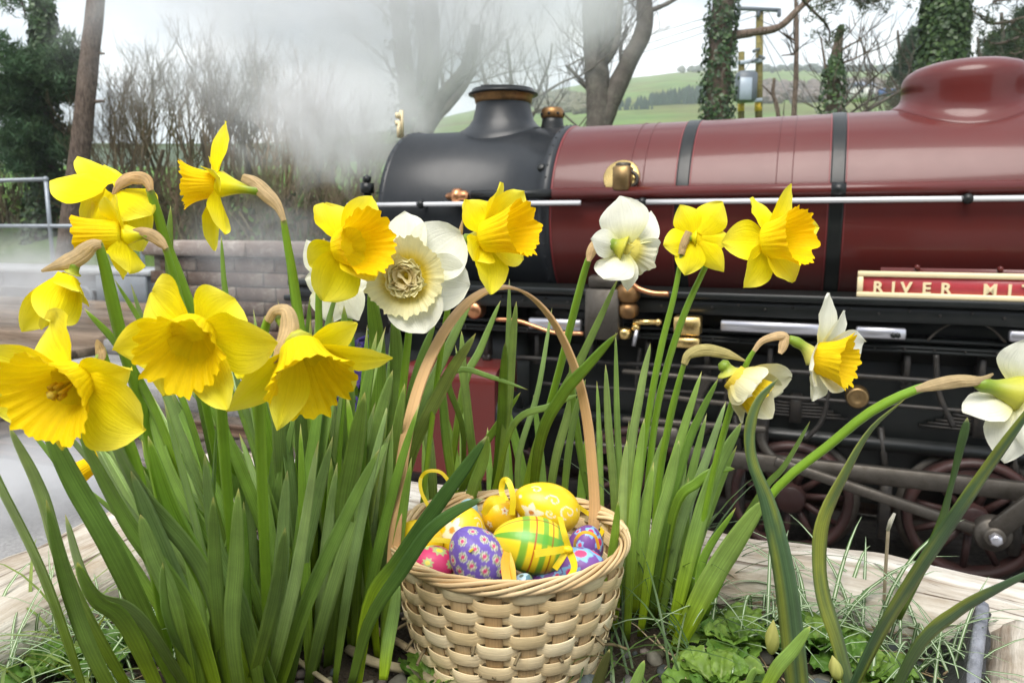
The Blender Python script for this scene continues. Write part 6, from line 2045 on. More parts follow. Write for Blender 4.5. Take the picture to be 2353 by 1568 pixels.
D('cream white double daffodil with a frilled yellow cup and browning centre', (937, 636), (-.12, -.12, .98),
  [(932, 486, .012, 96, .05, 0, -.03, .6), (1060, 536, .01, 124, .05, 0, 0, .5), (1080, 655, .008, 112, .05, 0, 0, .5), (975, 766, -.006, 112, .02, 0, 0, .5), (858, 690, .01, 105, .02, 0, 0), (848, 570, .012, 100, .02, 0, 0)],
  .70, cor=dict(L=38, r0=36, r1=90, flare=-.6, c0=(.80, .62, .05), c1=(.82, .78, .46), frill=.085, lobes=22), pal='white', extra=dbl,
  neck=[(940, 650, .725), (960, 690, .74)], stem=[(950, 680), (935, 800), (915, 1000), (890, 1330)], d_top=.74, stem_base=.84, stem_w=18)
D('white daffodil facing away, half hidden behind the yellow flower left of the cream double one', (770, 640), (-.2, -.3, -.9),
  [(704, 553, .0, 62, 0, 0, 0), (700, 640, .0, 66, 0, 0, 0), (757, 744, -.01, 86, -.1, 0, 0), (824, 738, -.01, 66, -.1, 35, 0), (848, 655, .0, 70, 0, 0, 0), (790, 540, .02, 80, 0, 0, 0)],
  .77, cor=dict(L=30, r0=22, r1=44, c0=WCOR, c1=CREAM), pal='white',
  neck=[(778, 622), (790, 618)], stem=[(792, 620), (800, 720), (815, 900), (835, 1330)], stem_base=.86, stem_w=16)
# behind the handle top
D('yellow daffodil facing right over the top of the basket handle', (1112, 545), (.80, .10, .58),
  [(1070, 458, -.006, 96, .0, 0, 0), (1153, 417, .0, 74, .0, 20, 0), (1203, 440, .02, 84, .1, 0, 0), (1131, 676, -.008, 92, .0, 0, .0), (1090, 600, -.02, 76, .0, 20, 0), (1202, 598, .025, 72, .15, 0, 0)],
  .72, cor=dict(L=112, r0=36, r1=62, flare=1.4, c0=YEL2, c1=ORA, frill=.13),
  neck=[(1080, 548), (1060, 550)], spathe=[(1052, 560), (1058, 530), (1064, 498)], spathe_w=14, spathe_wp=[1, .8, .1],
  stem=[(1065, 552), (1050, 600), (1030, 700), (1000, 900), (960, 1250)], stem_w=13, d_top=.73, stem_base=.86, neck_w=(28, 18, 12))
# white one from behind
D('white daffodil seen from behind in front of the brass clack valve', (1437, 572), (.55, .0, -.83),
  [(1424, 450, .0, 104, -.05, 0, 0, .6), (1492, 487, .02, 88, -.05, 15, 0), (1502, 612, .02, 100, -.05, 0, 0, .5), (1441, 669, .0, 50, -.03, 20, 0), (1386, 640, -.015, 86, -.1, 0, 0), (1357, 548, -.02, 56, -.1, 20, 0)],
  .78, cor=dict(L=44, r0=30, r1=56, c0=WCOR, c1=(.82, .80, .62), frill=.14), pal='white',
  neck=[(1412, 564), (1388, 558)], spathe=[(1352, 600), (1360, 575), (1375, 550), (1382, 530)], spathe_w=26, tube_col=(.55, .52, .05),
  stem=[(1372, 560), (1350, 600), (1325, 690), (1290, 830), (1245, 1000), (1205, 1180)], stem_w=18, stem_base=.94, neck_w=(34, 24, 16))
D('yellow star-shaped daffodil seen from behind, left of the two together before the red boiler', (1600, 547), (.25, -.05, -.96),
  [(1562, 470, .0, 68, -.06, 0, 0), (1659, 464, .0, 82, -.04, 0, 0), (1523, 562, .0, 70, -.06, 0, 0), (1572, 632, -.005, 72, -.06, 0, 0), (1662, 624, .0, 58, -.06, 15, 0), (1676, 548, .0, 66, -.06, 0, 0)],
  .80, cor=dict(L=60, r0=26, r1=42, c0=YEL2, c1=ORA), neck=[(1588, 546), (1580, 548)], neck_w=(20, 13, 12),
  spathe=[(1566, 584), (1572, 560), (1584, 532)], spathe_w=22, spathe_wp=[.7, .8, .9, .8],
  pet_w=.98, stem=[(1567, 580), (1548, 680), (1518, 800), (1490, 950), (1455, 1200), (1435, 1330)], stem_w=17, stem_base=.90)
D('yellow daffodil with one long thin petal, facing right before the red boiler', (1762, 553), (.62, .03, .78),
  [(1728, 453, .012, 92, .08, 0, -.05), (1823, 421, .01, 62, .0, 0, 0), (1659, 556, .0, 92, .08, 0, .02), (1706, 661, -.006, 98, .08, 0, 0), (1826, 648, -.004, 104, .0, 0, 0), (1877, 522, .012, 80, .1, 0, 0)],
  .78, cor=dict(L=86, r0=40, r1=64, flare=1.2, c0=YEL2, c1=ORA, frill=.13, lobes=13),
  neck=[(1735, 555, .80), (1690, 550, .815), (1660, 552, .815)], spathe=[(1645, 570, .81), (1652, 550, .81), (1662, 530, .81)], spathe_w=16, spathe_col=(.28, .19, .12),
  pet_w=1.05, stem=[(1650, 556), (1612, 630), (1570, 725), (1530, 850), (1500, 1000), (1470, 1310)], stem_w=17, d_top=.81, stem_base=.91)
D('white daffodil with a bright yellow cup facing right, beyond the drooping pale one', (1876, 822), (.74, -.12, .66),
  [(1909, 673, .0, 82, .0, 0, 0), (1937, 713, .012, 66, .08, 0, 0), (1987, 785, .02, 84, .1, 0, 0), (1946, 893, .0, 98, .08, 0, 0), (1864, 921, -.008, 84, .0, 0, 0), (1850, 850, -.03, 86, .05, 0, .1)],
  .70, cor=dict(L=72, r0=36, r1=58, flare=.9, c0=(.88, .62, .01), c1=(.92, .64, .008), frill=.16, lobes=14), pal='white',
  neck=[(1845, 795), (1812, 777)], spathe=[(1732, 806), (1752, 782), (1785, 770), (1806, 772), (1801, 795), (1792, 812)], spathe_w=25, spathe_wp=[.4, .6, .8, 1, .9, .4],
  stem=[(1735, 800), (1715, 835), (1690, 900), (1640, 1080), (1580, 1380)], stem_w=17, d_top=.715, stem_base=.82, neck_w=(27, 18, 15))
D('drooping pale cream daffodil with half closed petals, right of the basket', (1678, 860), (.72, -.62, .3),
  [(1824, 872, .015, 84, .12, -20, -.05), (1772, 960, .0, 82, .12, 0, 0), (1706, 973, .0, 60, -.06, 20, 0), (1752, 880, -.035, 88, .1, 0, 0), (1725, 905, -.035, 80, .1, 0, 0), (1790, 905, .03, 80, .1, 0, 0)],
  .72, cor=dict(L=88, r0=30, r1=46, c0=(.86, .66, .08), c1=(.90, .66, .02), frill=.12), pal='pale', pet_cup=.32,
  neck=[(1668, 845), (1655, 832)], spathe=[(1572, 836), (1585, 812), (1620, 801), (1665, 808), (1712, 828)], spathe_w=30, spathe_wp=[.5, .7, .95, 1, .8, .15], spathe_col=(.42, .36, .15),
  stem=[(1572, 832), (1556, 890), (1535, 980), (1512, 1120), (1490, 1400)], stem_w=18, stem_base=.83, neck_w=(30, 22, 16), tube_col=(.5, .52, .08))
D('white daffodil cut by the right edge of the picture, on a long arching stem', (2338, 905), (.45, -.25, -.5),
  [(2370, 775, -.01, 110, -.05, 0, 0), (2210, 945, .0, 84, -.1, 20, 0), (2306, 1062, -.005, 90, -.08, 0, 0), (2352, 1030, -.02, 60, -.1, 50, 0), (2440, 960, .0, 100, 0, 0, 0), (2440, 840, .0, 100, 0, 0, 0)],
  .60, cor=dict(L=60, r0=36, r1=60, c0=WCOR, c1=CREAM), pal='white', neck=[(2300, 893), (2262, 884), (2240, 880)], neck_w=(46, 26, 18), tube_col=(.5, .5, .06),
  spathe=[(2104, 894), (2150, 882), (2210, 872), (2255, 872), (2282, 858)], spathe_w=32, spathe_wp=[.4, .8, 1, .9, .5, .15],
  stem=[(2250, 878), (2180, 880), (2105, 894), (2000, 945), (1900, 1025), (1785, 1120), (1690, 1260), (1610, 1430)], stem_w=22, d_top=.61, stem_base=.79)
# front left
D('nodding yellow daffodil, not fully open, hanging at the left edge', (163, 632), (-.45, -.86, .2),
  [(54, 756, .0, 70, .12, 20, 0), (92, 764, -.005, 62, .1, 0, 0), (183, 668, -.02, 70, .2, 0, 0), (120, 752, -.03, 92, .1, 0, 0), (140, 735, .03, 84, .1, 0, 0), (180, 690, .025, 84, .18, 0, 0)],
  .57, cor=dict(L=85, r0=26, r1=36, c0=YEL2, c1=ORA), pet_cup=.4,
  neck=[(170, 618), (172, 600)], spathe=[(94, 622), (130, 605), (165, 590), (205, 562), (232, 558)], spathe_w=48, spathe_wp=[.12, .5, 1, .95, .7, .35],
  stem=[(226, 560), (240, 610), (258, 690), (285, 800), (340, 1000), (430, 1480)], stem_w=24, neck_w=(20, 18, 15), tube_col=(.50, .50, .04))
D('large open yellow daffodil facing the viewer at the left edge, its frilled cup wide', (178, 868), (-.22, -.42, .88),
  [(-24, 798, .01, 92, .1, 0, .05), (112, 735, .015, 185, .04, 0, 0, .5), (316, 838, .0, 104, .22, 25, .1), (331, 990, -.006, 165, .10, 0, 0, .6), (150, 1030, -.004, 100, .1, 0, 0), (-6, 948, -.002, 120, .1, 0, 0)],
  .50, cor=dict(L=112, r0=46, r1=112, flare=1.0, c0=YEL2, c1=ORA2, frill=.17, lobes=12), stam=True,
  neck=[(200, 850, .53), (225, 820, .54), (235, 800, .545)], spathe=[(232, 830, .535), (228, 806, .54), (222, 780, .54)], spathe_w=24,
  stem=[(232, 800), (255, 880), (285, 990), (330, 1150), (400, 1600)], d_top=.545, stem_w=24)
D('large yellow daffodil with spreading petals, front row centre left', (448, 760), (.02, -.50, .86),
  [(257, 806, -.004, 112, .1, 0, 0), (350, 672, .012, 165, .06, 0, 0, .5), (541, 688, .014, 130, .06, 0, 0, .6), (637, 788, .0, 140, .1, 0, -.02, .62), (521, 942, -.012, 94, .08, 0, 0), (370, 914, -.008, 108, .08, 0, 0)],
  .53, cor=dict(L=112, r0=48, r1=96, flare=1.0, c0=YEL2, c1=ORA2, frill=.18, lobes=12),
  neck=[(460, 730, .555), (485, 695, .57), (490, 690, .575)], spathe=[(470, 668, .565), (480, 690, .565), (500, 712, .565)], spathe_w=36, spathe_wp=[.7, 1, 1, .8], spathe_col=(.62, .48, .34),
  stem=[(492, 690), (500, 760), (506, 900), (520, 1100), (560, 1560)], d_top=.575, stem_w=24)
D('yellow daffodil facing down right with swept-back petals, front row beside the basket', (690, 798), (.36, -.72, .60),
  [(519, 946, -.004, 92, .02, 15, 0), (821, 742, .012, 76, .06, -10, 0), (902, 823, .0, 70, .12, 0, 0), (640, 862, -.04, 72, .15, 0, 0), (636, 985, -.02, 84, .05, 20, 0), (815, 900, .02, 110, .1, 0, 0)],
  .555, cor=dict(L=120, r0=46, r1=100, flare=.9, c0=YEL2, c1=ORA2, frill=.17, lobes=12),
  neck=[(676, 770, .565), (660, 745, .57), (640, 730, .575)], spathe=[(612, 738, .57), (628, 712, .565), (655, 712, .56), (662, 750, .555), (645, 800, .55), (626, 832, .55)], spathe_w=46, spathe_wp=[.45, .55, .75, 1, .8, .25],
  stem=[(616, 728), (604, 780), (598, 870), (600, 1050), (620, 1560)], d_top=.575, stem_w=24, neck_w=(40, 26, 20), tube_col=(.5, .5, .05))
D('small yellow daffodil low at the left, mostly hidden between the leaves', (232, 1052), (-.8, -.55, .1),
  [(262, 1042, .0, 30, 0, 0, 0), (240, 1078, .0, 30, 0, 0, 0), (232, 1022, .0, 30, 0, 0, 0)], .86,
  cor=dict(L=60, r0=18, r1=26, c0=ORA2, c1=ORA), neck=[(250, 1040), (262, 1030)], spathe=[(278, 1032), (270, 1010), (255, 1008), (242, 1024)], spathe_w=14,
  stem=[(270, 1010), (285, 1060), (310, 1160), (350, 1290)], stem_w=9, stem_base=.9, neck_w=(12, 8, 7))
D('little yellow daffodil peeping out between the two front row flowers', (560, 840), (.1, .1, -1),
  [(573, 838, .0, 26, 0, 0, 0), (568, 876, .0, 26, 0, 0, 0), (545, 870, .0, 26, 0, 0, 0), (545, 822, .0, 26, 0, 0, 0)], .68, cor=dict(L=18, r0=10, r1=18),
  neck=[(562, 832), (566, 828)], stem=[(566, 830), (580, 900), (600, 1050), (640, 1400)], stem_w=12, stem_base=.76)

# blue hyacinth behind the front row
hy = thing('hyacinth', 'violet blue hyacinth spike half hidden among the daffodil leaves', 'hyacinth', W(810, 1300, .86))
mb = MB(); mb.tube(cr([W(812, 790, .80), W(806, 950, .82), W(810, 1300, .86)], 10), .004, 7, GRN); mb.build('stem', M_STEM, hy)
M_HY = m_attr('hyacinth_floret', rough=.5, transl=.25, var=.1)
for k in range(26):
    v = 775 + (k / 26) * 220
    a = k * 2.4
    c = W(812 - (v - 775) * .05, v, .81) + V3((math.cos(a), math.sin(a), 0)) * .016
    e = V3((math.cos(a), math.sin(a), .25)).normalized()
    x = e.orthogonal().normalized(); y = e.cross(x)
    mb = MB()
    mb.tube([c - e * .012, c], [.002, .0035], 6, (.12, .07, .42))
    for j in range(6):
        q = x * math.cos(j * 1.047) + y * math.sin(j * 1.047)
        s_ = e.cross(q)
        rows = [[c + s_ * -.0015, c + s_ * .0015], [c + q * .006 + e * .003 + s_ * -.003, c + q * .006 + e * .003 + s_ * .003], [c + q * .012 + e * .001, c + q * .0121 + e * .001]]
        mb.grid(rows, lambda i, j: mixc((.10, .06, .40), (.24, .16, .62), i / 2))
    mb.build('floret', M_HY, hy)

# ------------------------------------------------------------------ leaf clumps
def clump(label, u, v):
    return thing('daffodil_leaf_clump', label, 'leaf clump', G(u, v, SOIL), 'clumps of daffodil leaves')
LC = clump('broad leaning daffodil leaves filling the front left of the planter', 520, 1540)
LM = clump('tall upright daffodil leaves just left of the basket handle', 790, 1400)
LB = clump('daffodil leaves behind the basket, seen through its handle', 1180, 1200)
LR = clump('daffodil leaves close to the right side of the basket', 1470, 1400)
LF = clump('long twisting daffodil leaves before the wooden sleeper at the right front', 1960, 1560)

lp = leaf_px
B0 = dict
# front left, base -> tip
for uv, w, dt in [
    ([(215, 1640), (110, 1330), (0, 1100), (-60, 960)], 56, .46),
    ([(330, 1640), (170, 1350), (98, 1130), (20, 975)], 46, .52),
    ([(300, 1660), (215, 1500), (160, 1350), (106, 1146)], 52, .53),
    ([(440, 1640), (270, 1280), (170, 1100), (92, 940)], 66, .54),
    ([(400, 1660), (300, 1440), (225, 1370), (178, 1290)], 66, .50),
    ([(470, 1640), (330, 1420), (215, 1350), (150, 1180)], 58, .51),
    ([(520, 1650), (440, 1400), (300, 1200), (175, 975)], 70, .55),
    ([(540, 1640), (480, 1330), (330, 1130), (240, 960)], 66, .57),
    ([(470, 1640), (430, 1420), (372, 1260), (300, 1080)], 60, .58),
    ([(600, 1640), (500, 1380), (400, 1180), (340, 1000)], 58, .60),
    ([(610, 1640), (560, 1400), (500, 1250), (470, 1040)], 52, .57),
    ([(560, 1640), (535, 1450), (545, 1280), (548, 1120)], 50, .55),
    ([(640, 1640), (640, 1420), (650, 1250), (660, 1080)], 46, .60),
    ([(600, 1650), (660, 1420), (690, 1280), (732, 1010)], 46, .56),
    ([(620, 1650), (700, 1400), (790, 1200), (872, 1030)], 46, .58),
    ([(520, 1640), (505, 1420), (495, 1280), (490, 1140)], 44, .54),
    ([(450, 1640), (400, 1400), (350, 1270), (322, 1180)], 50, .56),
    ([(560, 1640), (620, 1420), (640, 1330), (655, 1210)], 44, .52),
    ([(480, 1640), (420, 1500), (385, 1400), (374, 1290)], 42, .54),
    ([(660, 1600), (700, 1400), (760, 1270), (820, 1130)], 38, .62),
    ([(640, 1600), (520, 1300), (400, 1100), (330, 880)], 50, .66),
    ([(620, 1560), (470, 1150), (380, 900), (300, 650)], 26, .70),
    ([(560, 1560), (400, 1050), (290, 820), (192, 706)], 30, .62),
    ([(600, 1560), (450, 1000), (360, 800), (262, 640)], 24, .68)]:
    lp(LC, uv, dt, w * .78, d_base=depth(G(uv[0][0], min(uv[0][1], 1600), SOIL)) - (.03 if w > 48 else 0))
random.seed(21)
for k in range(58):
    u0, v0 = rnd(430, 780), rnd(1400, 1600)
    g = G(u0, v0, SOIL)
    az = math.pi - rnd(-.5, .9) if random.random() < .62 else rnd(-.6, .6)
    leaf_rand(LC, g, az, rnd(.1, .75) if az > 1.2 else rnd(.0, .35), rnd(.17, .30), rnd(.009, .0145), rnd(.1, .6))
# upright ones left of the handle
for uv, w, dt in [
    ([(800, 1380), (760, 1000), (690, 760), (652, 512)], 20, .72),
    ([(560, 1400), (450, 850), (395, 640), (392, 472)], 24, .70),
    ([(700, 1380), (560, 860), (520, 680), (508, 540)], 15, .76),
    ([(830, 1380), (862, 1000), (868, 800), (850, 655)], 42, .74),
    ([(850, 1380), (905, 1000), (912, 860), (905, 700)], 36, .76),
    ([(780, 1380), (720, 1000), (705, 860), (712, 680)], 20, .76),
    ([(770, 1400), (748, 980), (745, 800), (782, 640)], 20, .68),
    ([(840, 1420), (805, 1060), (800, 870), (790, 700)], 34, .74),
    ([(880, 1380), (935, 980), (965, 840), (1000, 740)], 26, .78),
    ([(820, 1440), (840, 1160), (870, 980), (902, 850)], 34, .66),
    ([(800, 1480), (790, 1200), (812, 1050), (838, 900)], 44, .62),
    ([(860, 1420), (885, 1180), (905, 1040), (930, 880)], 32, .68),
    ([(760, 1400), (705, 1120), (690, 960), (690, 800)], 30, .70),
    ([(740, 1420), (660, 1160), (640, 980), (640, 860)], 30, .66)]:
    lp(LM, uv, dt, w)
for k in range(50):
    u0, v0 = rnd(640, 890), rnd(1270, 1540)
    g = G(u0, v0, SOIL)
    az = rnd(-.8, .8) if random.random() < .5 else math.pi + rnd(-.8, .8)
    leaf_rand(LM, g, az, rnd(.0, .30), rnd(.20, .34), rnd(.010, .016), rnd(.1, .5))
# the two blades that cross in front of the basket
lp(LM, [(815, 1600), (850, 1385), (915, 1288), (1000, 1165), (1065, 1078), (1119, 1000)], .60, 36, d_base=.655, nr=VW(.2, .3, 1), c1=(.06, .135, .025))
lp(LM, [(805, 1580), (850, 1425), (925, 1308), (985, 1222), (1050, 1172), (1112, 1144)], .585, 32, d_base=.65, nr=VW(.1, .5, 1), c1=(.06, .135, .025))
lp(LM, [(880, 1560), (890, 1480), (905, 1400), (915, 1330)], .66, 30, d_base=.65)
# behind the basket
for uv, w, dt in [
    ([(915, 1230), (945, 1000), (1030, 800), (1087, 682)], 26, .80),
    ([(905, 1300), (935, 1070), (1020, 880), (1093, 765)], 30, .72),
    ([(1020, 1200), (1064, 900), (1105, 800), (1150, 690)], 19, .86),
    ([(1130, 1210), (1150, 950), (1166, 820), (1170, 640)], 16, .82),
    ([(1130, 1230), (1165, 950), (1176, 800), (1186, 692)], 20, .80),
    ([(1125, 1230), (1150, 1000), (1156, 880), (1161, 784)], 22, .79),
    ([(1010, 1240), (1090, 1060), (1140, 980), (1196, 900)], 18, .84),
    ([(1190, 1200), (1240, 1000), (1330, 830), (1422, 634)], 22, .82),
    ([(1215, 1250), (1240, 1020), (1290, 910), (1352, 838), (1419, 764)], 27, .71),
    ([(1055, 1200), (1065, 1000), (1030, 880), (1062, 848), (1130, 866), (1213, 895)], 14, .80),
    ([(1130, 1150), (1180, 975), (1265, 932), (1330, 905)], 16, .80),
    ([(1110, 1240), (1080, 1000), (1065, 860), (1060, 760)], 20, .86),
    ([(1060, 1240), (1030, 1040), (1020, 940), (1015, 860)], 22, .84),
    ([(1000, 1240), (990, 1060), (975, 960), (950, 870)], 22, .86),
    ([(1250, 1230), (1275, 1060), (1310, 930), (1325, 842)], 20, .88),
    ([(1290, 1230), (1300, 1080), (1318, 960), (1345, 870)], 18, .86),
    ([(1390, 1260), (1345, 1100), (1322, 960), (1308, 832)], 17, .86),
    ([(1200, 1230), (1190, 1060), (1235, 900), (1268, 706)], 14, .9),
    ([(1060, 1260), (1085, 1130), (1110, 1060), (1122, 1002)], 28, .80)]:
    lp(LB, uv, dt, w, d_base=rnd(.87, .96))
for k in range(13):
    u0 = rnd(960, 1400)
    g = G(u0, rnd(1190, 1250), SOIL)
    leaf_rand(LB, g, rnd(0, 6.28), rnd(0, .25), rnd(.12, .25), rnd(.009, .014), rnd(.1, .5))
# right of the basket
for uv, w, dt in [
    ([(1420, 1360), (1412, 1150), (1398, 980), (1391, 836)], 22, .80),
    ([(1430, 1380), (1425, 1120), (1418, 960), (1414, 762)], 18, .82),
    ([(1440, 1380), (1444, 1080), (1470, 900), (1494, 788)], 24, .80),
    ([(1480, 1420), (1510, 1200), (1560, 1020), (1612, 852)], 26, .80),
    ([(1490, 1440), (1525, 1230), (1572, 1040), (1608, 950), (1650, 868)], 27, .78),
    ([(1540, 1460), (1590, 1250), (1640, 1090), (1704, 968)], 40, .78),
    ([(1515, 1440), (1560, 1220), (1620, 1060), (1668, 920)], 24, .82),
    ([(1550, 1495), (1620, 1352), (1690, 1240), (1756, 1146)], 56, .68),
    ([(1500, 1430), (1548, 1170), (1600, 1108), (1645, 1080), (1688, 1076)], 26, .78),
    ([(1440, 1470), (1450, 1250), (1465, 1080), (1480, 960)], 26, .74),
    ([(1410, 1450), (1425, 1260), (1432, 1120), (1440, 1010)], 26, .75),
    ([(1470, 1460), (1500, 1250), (1540, 1100), (1560, 1010)], 28, .74),
    ([(1560, 1470), (1600, 1380), (1615, 1280), (1690, 1165)], 28, .74),
    ([(1590, 1380), (1740, 1140), (1800, 1068), (1861, 966)], 22, .76),
    ([(1385, 1480), (1395, 1350), (1410, 1240), (1420, 1150)], 26, .72)]:
    lp(LR, uv, dt, w * .88)
for k in range(14):
    g = G(rnd(1390, 1580), rnd(1300, 1440), SOIL)
    leaf_rand(LR, g, rnd(-.7, .9), rnd(0, .35), rnd(.10, .22), rnd(.010, .015), rnd(.1, .5))
# right front
DK = (.075, .145, .06)
lp(LF, [(1838, 1640), (1822, 1480), (1800, 1310), (1765, 1160), (1728, 1060), (1722, 985), (1742, 920), (1788, 868)], .60, 46, wp=[1.15, 1.15, 1.1, .95, .6, .55, .6, .45, .2], d_base=.60, nr=VW(-.6, .1, 1), twist=50, c0=(.075, .13, .06), c1=DK, n=30, cup=.07, streak=.5)
lp(LF, [(1965, 1640), (1925, 1480), (1890, 1370), (1880, 1280), (1890, 1190), (1940, 1085), (2000, 985), (2082, 913)], .64, 42, wp=[.7, .8, .95, 1, 1.1, 1, .7, .4, .12], d_base=.60, nr=VW(.2, 0, 1), twist=25, c0=(.075, .13, .06), c1=(.08, .13, .03), n=30, cup=.07, streak=.5)
lp(LF, [(1930, 1640), (2010, 1470), (2100, 1320), (2200, 1170), (2290, 1040), (2400, 890)], .56, 46, d_base=.60, c0=(.065, .125, .05), c1=(.06, .12, .04), n=28, cup=.07, streak=.5)
lp(LF, [(2060, 1420), (2150, 1225), (2182, 1120), (2206, 1020), (2222, 958)], .58, 26, wp=[.8, 1, .8, .5, .7, .9, .5], d_base=.62, c1=(.07, .13, .035))
lp(LF, [(2030, 1640), (2110, 1480), (2200, 1400), (2300, 1345), (2420, 1290)], .52, 36, d_base=.58, wp=[.7, .9, 1, .8, .5, .3], c0=(.09, .15, .04), c1=(.07, .13, .06), cup=.07, streak=.5)
lp(LF, [(1730, 1640), (1780, 1540), (1822, 1490), (1862, 1436)], .54, 30, d_base=.57)
lp(LF, [(1700, 1640), (1720, 1560), (1735, 1530)], .57, 22, d_base=.58)
lp(LF, [(1430, 1640), (1455, 1580), (1480, 1515)], .60, 26, d_base=.62)
lp(LF, [(1350, 1640), (1375, 1560), (1400, 1490)], .60, 26, d_base=.62, c1=(.09, .10, .03))
st = thing('dead_flower_stalk', 'thin bleached dead stalk standing before the right hand sleeper', 'dead stalk', G(2030, 1420, SOIL))
mb = MB(); mb.tube(cr([W(2030, 1400, .80), W(2034, 1310, .79), W(2040, 1215, .78)], 8), .0017, 6, (.55, .45, .33)); mb.tube([W(2039, 1217, .78), W(2046, 1196, .778), W(2055, 1178, .777)], [.0019, .0024, .0014], 6, (.72, .68, .60)); mb.build('stalk', M_PAPER, st)
# ================================================================== low plants in the planter
M_PRIM, t = newmat('primrose_leaf')
c = attr(t, 'Col')
st = attr(t, 'st', 'Vector')
mp = N(t, 'ShaderNodeMapping'); mp.inputs['Scale'].default_value = (5, 9, 1); t.links.new(st, mp.inputs['Vector'])
vo = N(t, 'ShaderNodeTexVoronoi'); vo.feature = 'SMOOTH_F1'; vo.inputs['Scale'].default_value = 1.0; t.links.new(mp.outputs['Vector'], vo.inputs['Vector'])
g = ramp(t, vo.outputs['Distance'], [(.1, (1.18, 1.18, 1.1)), (.75, (.72, .76, .7))])
c = mixrgb(t, c, g, 1, 'MULTIPLY')
inv = N(t, 'ShaderNodeMath'); inv.operation = 'SUBTRACT'; inv.inputs[0].default_value = 1; t.links.new(vo.outputs['Distance'], inv.inputs[1])
finish(M_PRIM, t, c, rough=.5, spec=.35, transl=.22, normal=bump(t, inv.outputs[0], .5, .005))
def prim_leaf(par, root, az, L_, wd, el0, curl, col):
    mb = MB(); rows = []; d = V3((math.cos(az), math.sin(az), 0)); s_ = V3((-d.y, d.x, 0))
    nu, nv = 20, 13; sd = V3((rnd(-9, 9), rnd(-9, 9), 0))
    p = V3(root); el = el0
    for i in range(nu):
        t_ = i / (nu - 1)
        dirv = d * math.cos(el) + V3((0, 0, math.sin(el))); n_ = s_.cross(dirv) * -1
        if n_.z < 0: n_ = -n_
        prof = (.16 + .84 * sstep(.08, .55, t_)) * math.sqrt(max(.0, 1 - max(0, (t_ - .6) / .4) ** 2.6))
        row = []
        for j in range(nv):
            x = j / (nv - 1) * 2 - 1
            ed = 1 + .10 * math.sin(t_ * 46 + x) * (abs(x) > .9) + .08 * mnoise.noise(V3((t_ * 7, x, 1)) + sd)
            up = .25 * abs(x) ** 1.6 * wd - .02 * wd * math.exp(-(x * 6) ** 2) * 3 + .22 * wd * mnoise.noise(V3((x * 1.6, t_ * 4.5, 0)) + sd) * (abs(x) + .15) + .05 * wd * math.sin(t_ * 34 - abs(x) * 6) * abs(x) + .05 * wd * mnoise.noise(V3((x * 7, t_ * 15, 2)) + sd)
            row.append(p + s_ * (x * wd * .5 * prof * ed) + n_ * up * prof)
        rows.append(row)
        p = p + dirv * L_ / (nu - 1); el -= curl / (nu - 1)
    mb.grid(rows, lambda i, j: mixc(mixc((.42, .48, .22), col, sstep(.0, .10, abs(j / (nv - 1) * 2 - 1))), col, .35 + .65 * (i > 9)))
    return mb.build('leaf', M_PRIM, par)
PG = ((.10, .21, .03), (.15, .27, .04), (.19, .30, .05))
def primrose(label, u, v, n_, L_, wd, seed, group='primrose plants'):
    random.seed(seed); g = G(u, v, SOIL); th = thing('primrose_plant', label, 'primrose', g, group)
    for k in range(n_):
        az = 2 * math.pi * k / n_ * 2.4 + rnd(-.3, .3)
        f_ = k / n_
        prim_leaf(th, g + V3((rnd(-.006, .006), rnd(-.006, .006), .004)), az, L_ * lerp(1.0, .55, f_) * rnd(.85, 1.15), wd * lerp(1.0, .6, f_) * rnd(.85, 1.15), lerp(.5, 1.25, f_), lerp(1.1, .9, f_), PG[random.randrange(3)])
    return th, g
def bud(th, p, d, L_, r):
    mb = MB(); rows = []
    for i in range(10):
        t_ = i / 9; rr = r * max(.03, math.sin(math.pi * (t_ * .93 + .05) ** .75)) 
        x = V3(d).orthogonal().normalized(); y = V3(d).normalized().cross(x)
        rows.append([V3(p) + V3(d).normalized() * L_ * t_ + (x * math.cos(a + t_ * 1.2) + y * math.sin(a + t_ * 1.2)) * rr * (1 + .12 * math.cos(5 * a)) for a in [k * math.pi / 8 for k in range(16)]])
    mb.grid(rows, lambda i, j: mixc((.40, .46, .10), (.74, .70, .24), i / 9), closed=True); mb.build('bud', M_PETAL, th)
p1, g1 = primrose('fresh green primrose with crinkled leaves and a pale bud, right of the basket', 1690, 1500, 15, .062, .034, 3)
bud(p1, W(1772, 1500, .655), VW(.02, 1, .1), .030, .0058)
p2, g2 = primrose('primrose with crinkled leaves beside the dark twisting blade', 1885, 1505, 13, .06, .033, 8)
p3, g3 = primrose('primrose at the bottom edge, cut by the frame, right of the first one', 1650, 1590, 12, .06, .036, 12)
p4, g4 = primrose('primrose with a yellowish bud at the bottom edge near the right blades', 1985, 1575, 12, .056, .032, 17)
bud(p4, W(1925, 1560, .60), VW(-.3, 1, .2), .022, .005)
p5, g5 = primrose('small primrose rosette between the left hand leaves', 330, 1490, 13, .05, .028, 21)
p6, g6 = primrose('small primrose at the lower left edge among the grass', 130, 1560, 11, .05, .03, 24)
p7, g7 = primrose('primrose just left of the basket foot, one leaf rolled', 990, 1590, 7, .05, .03, 30)
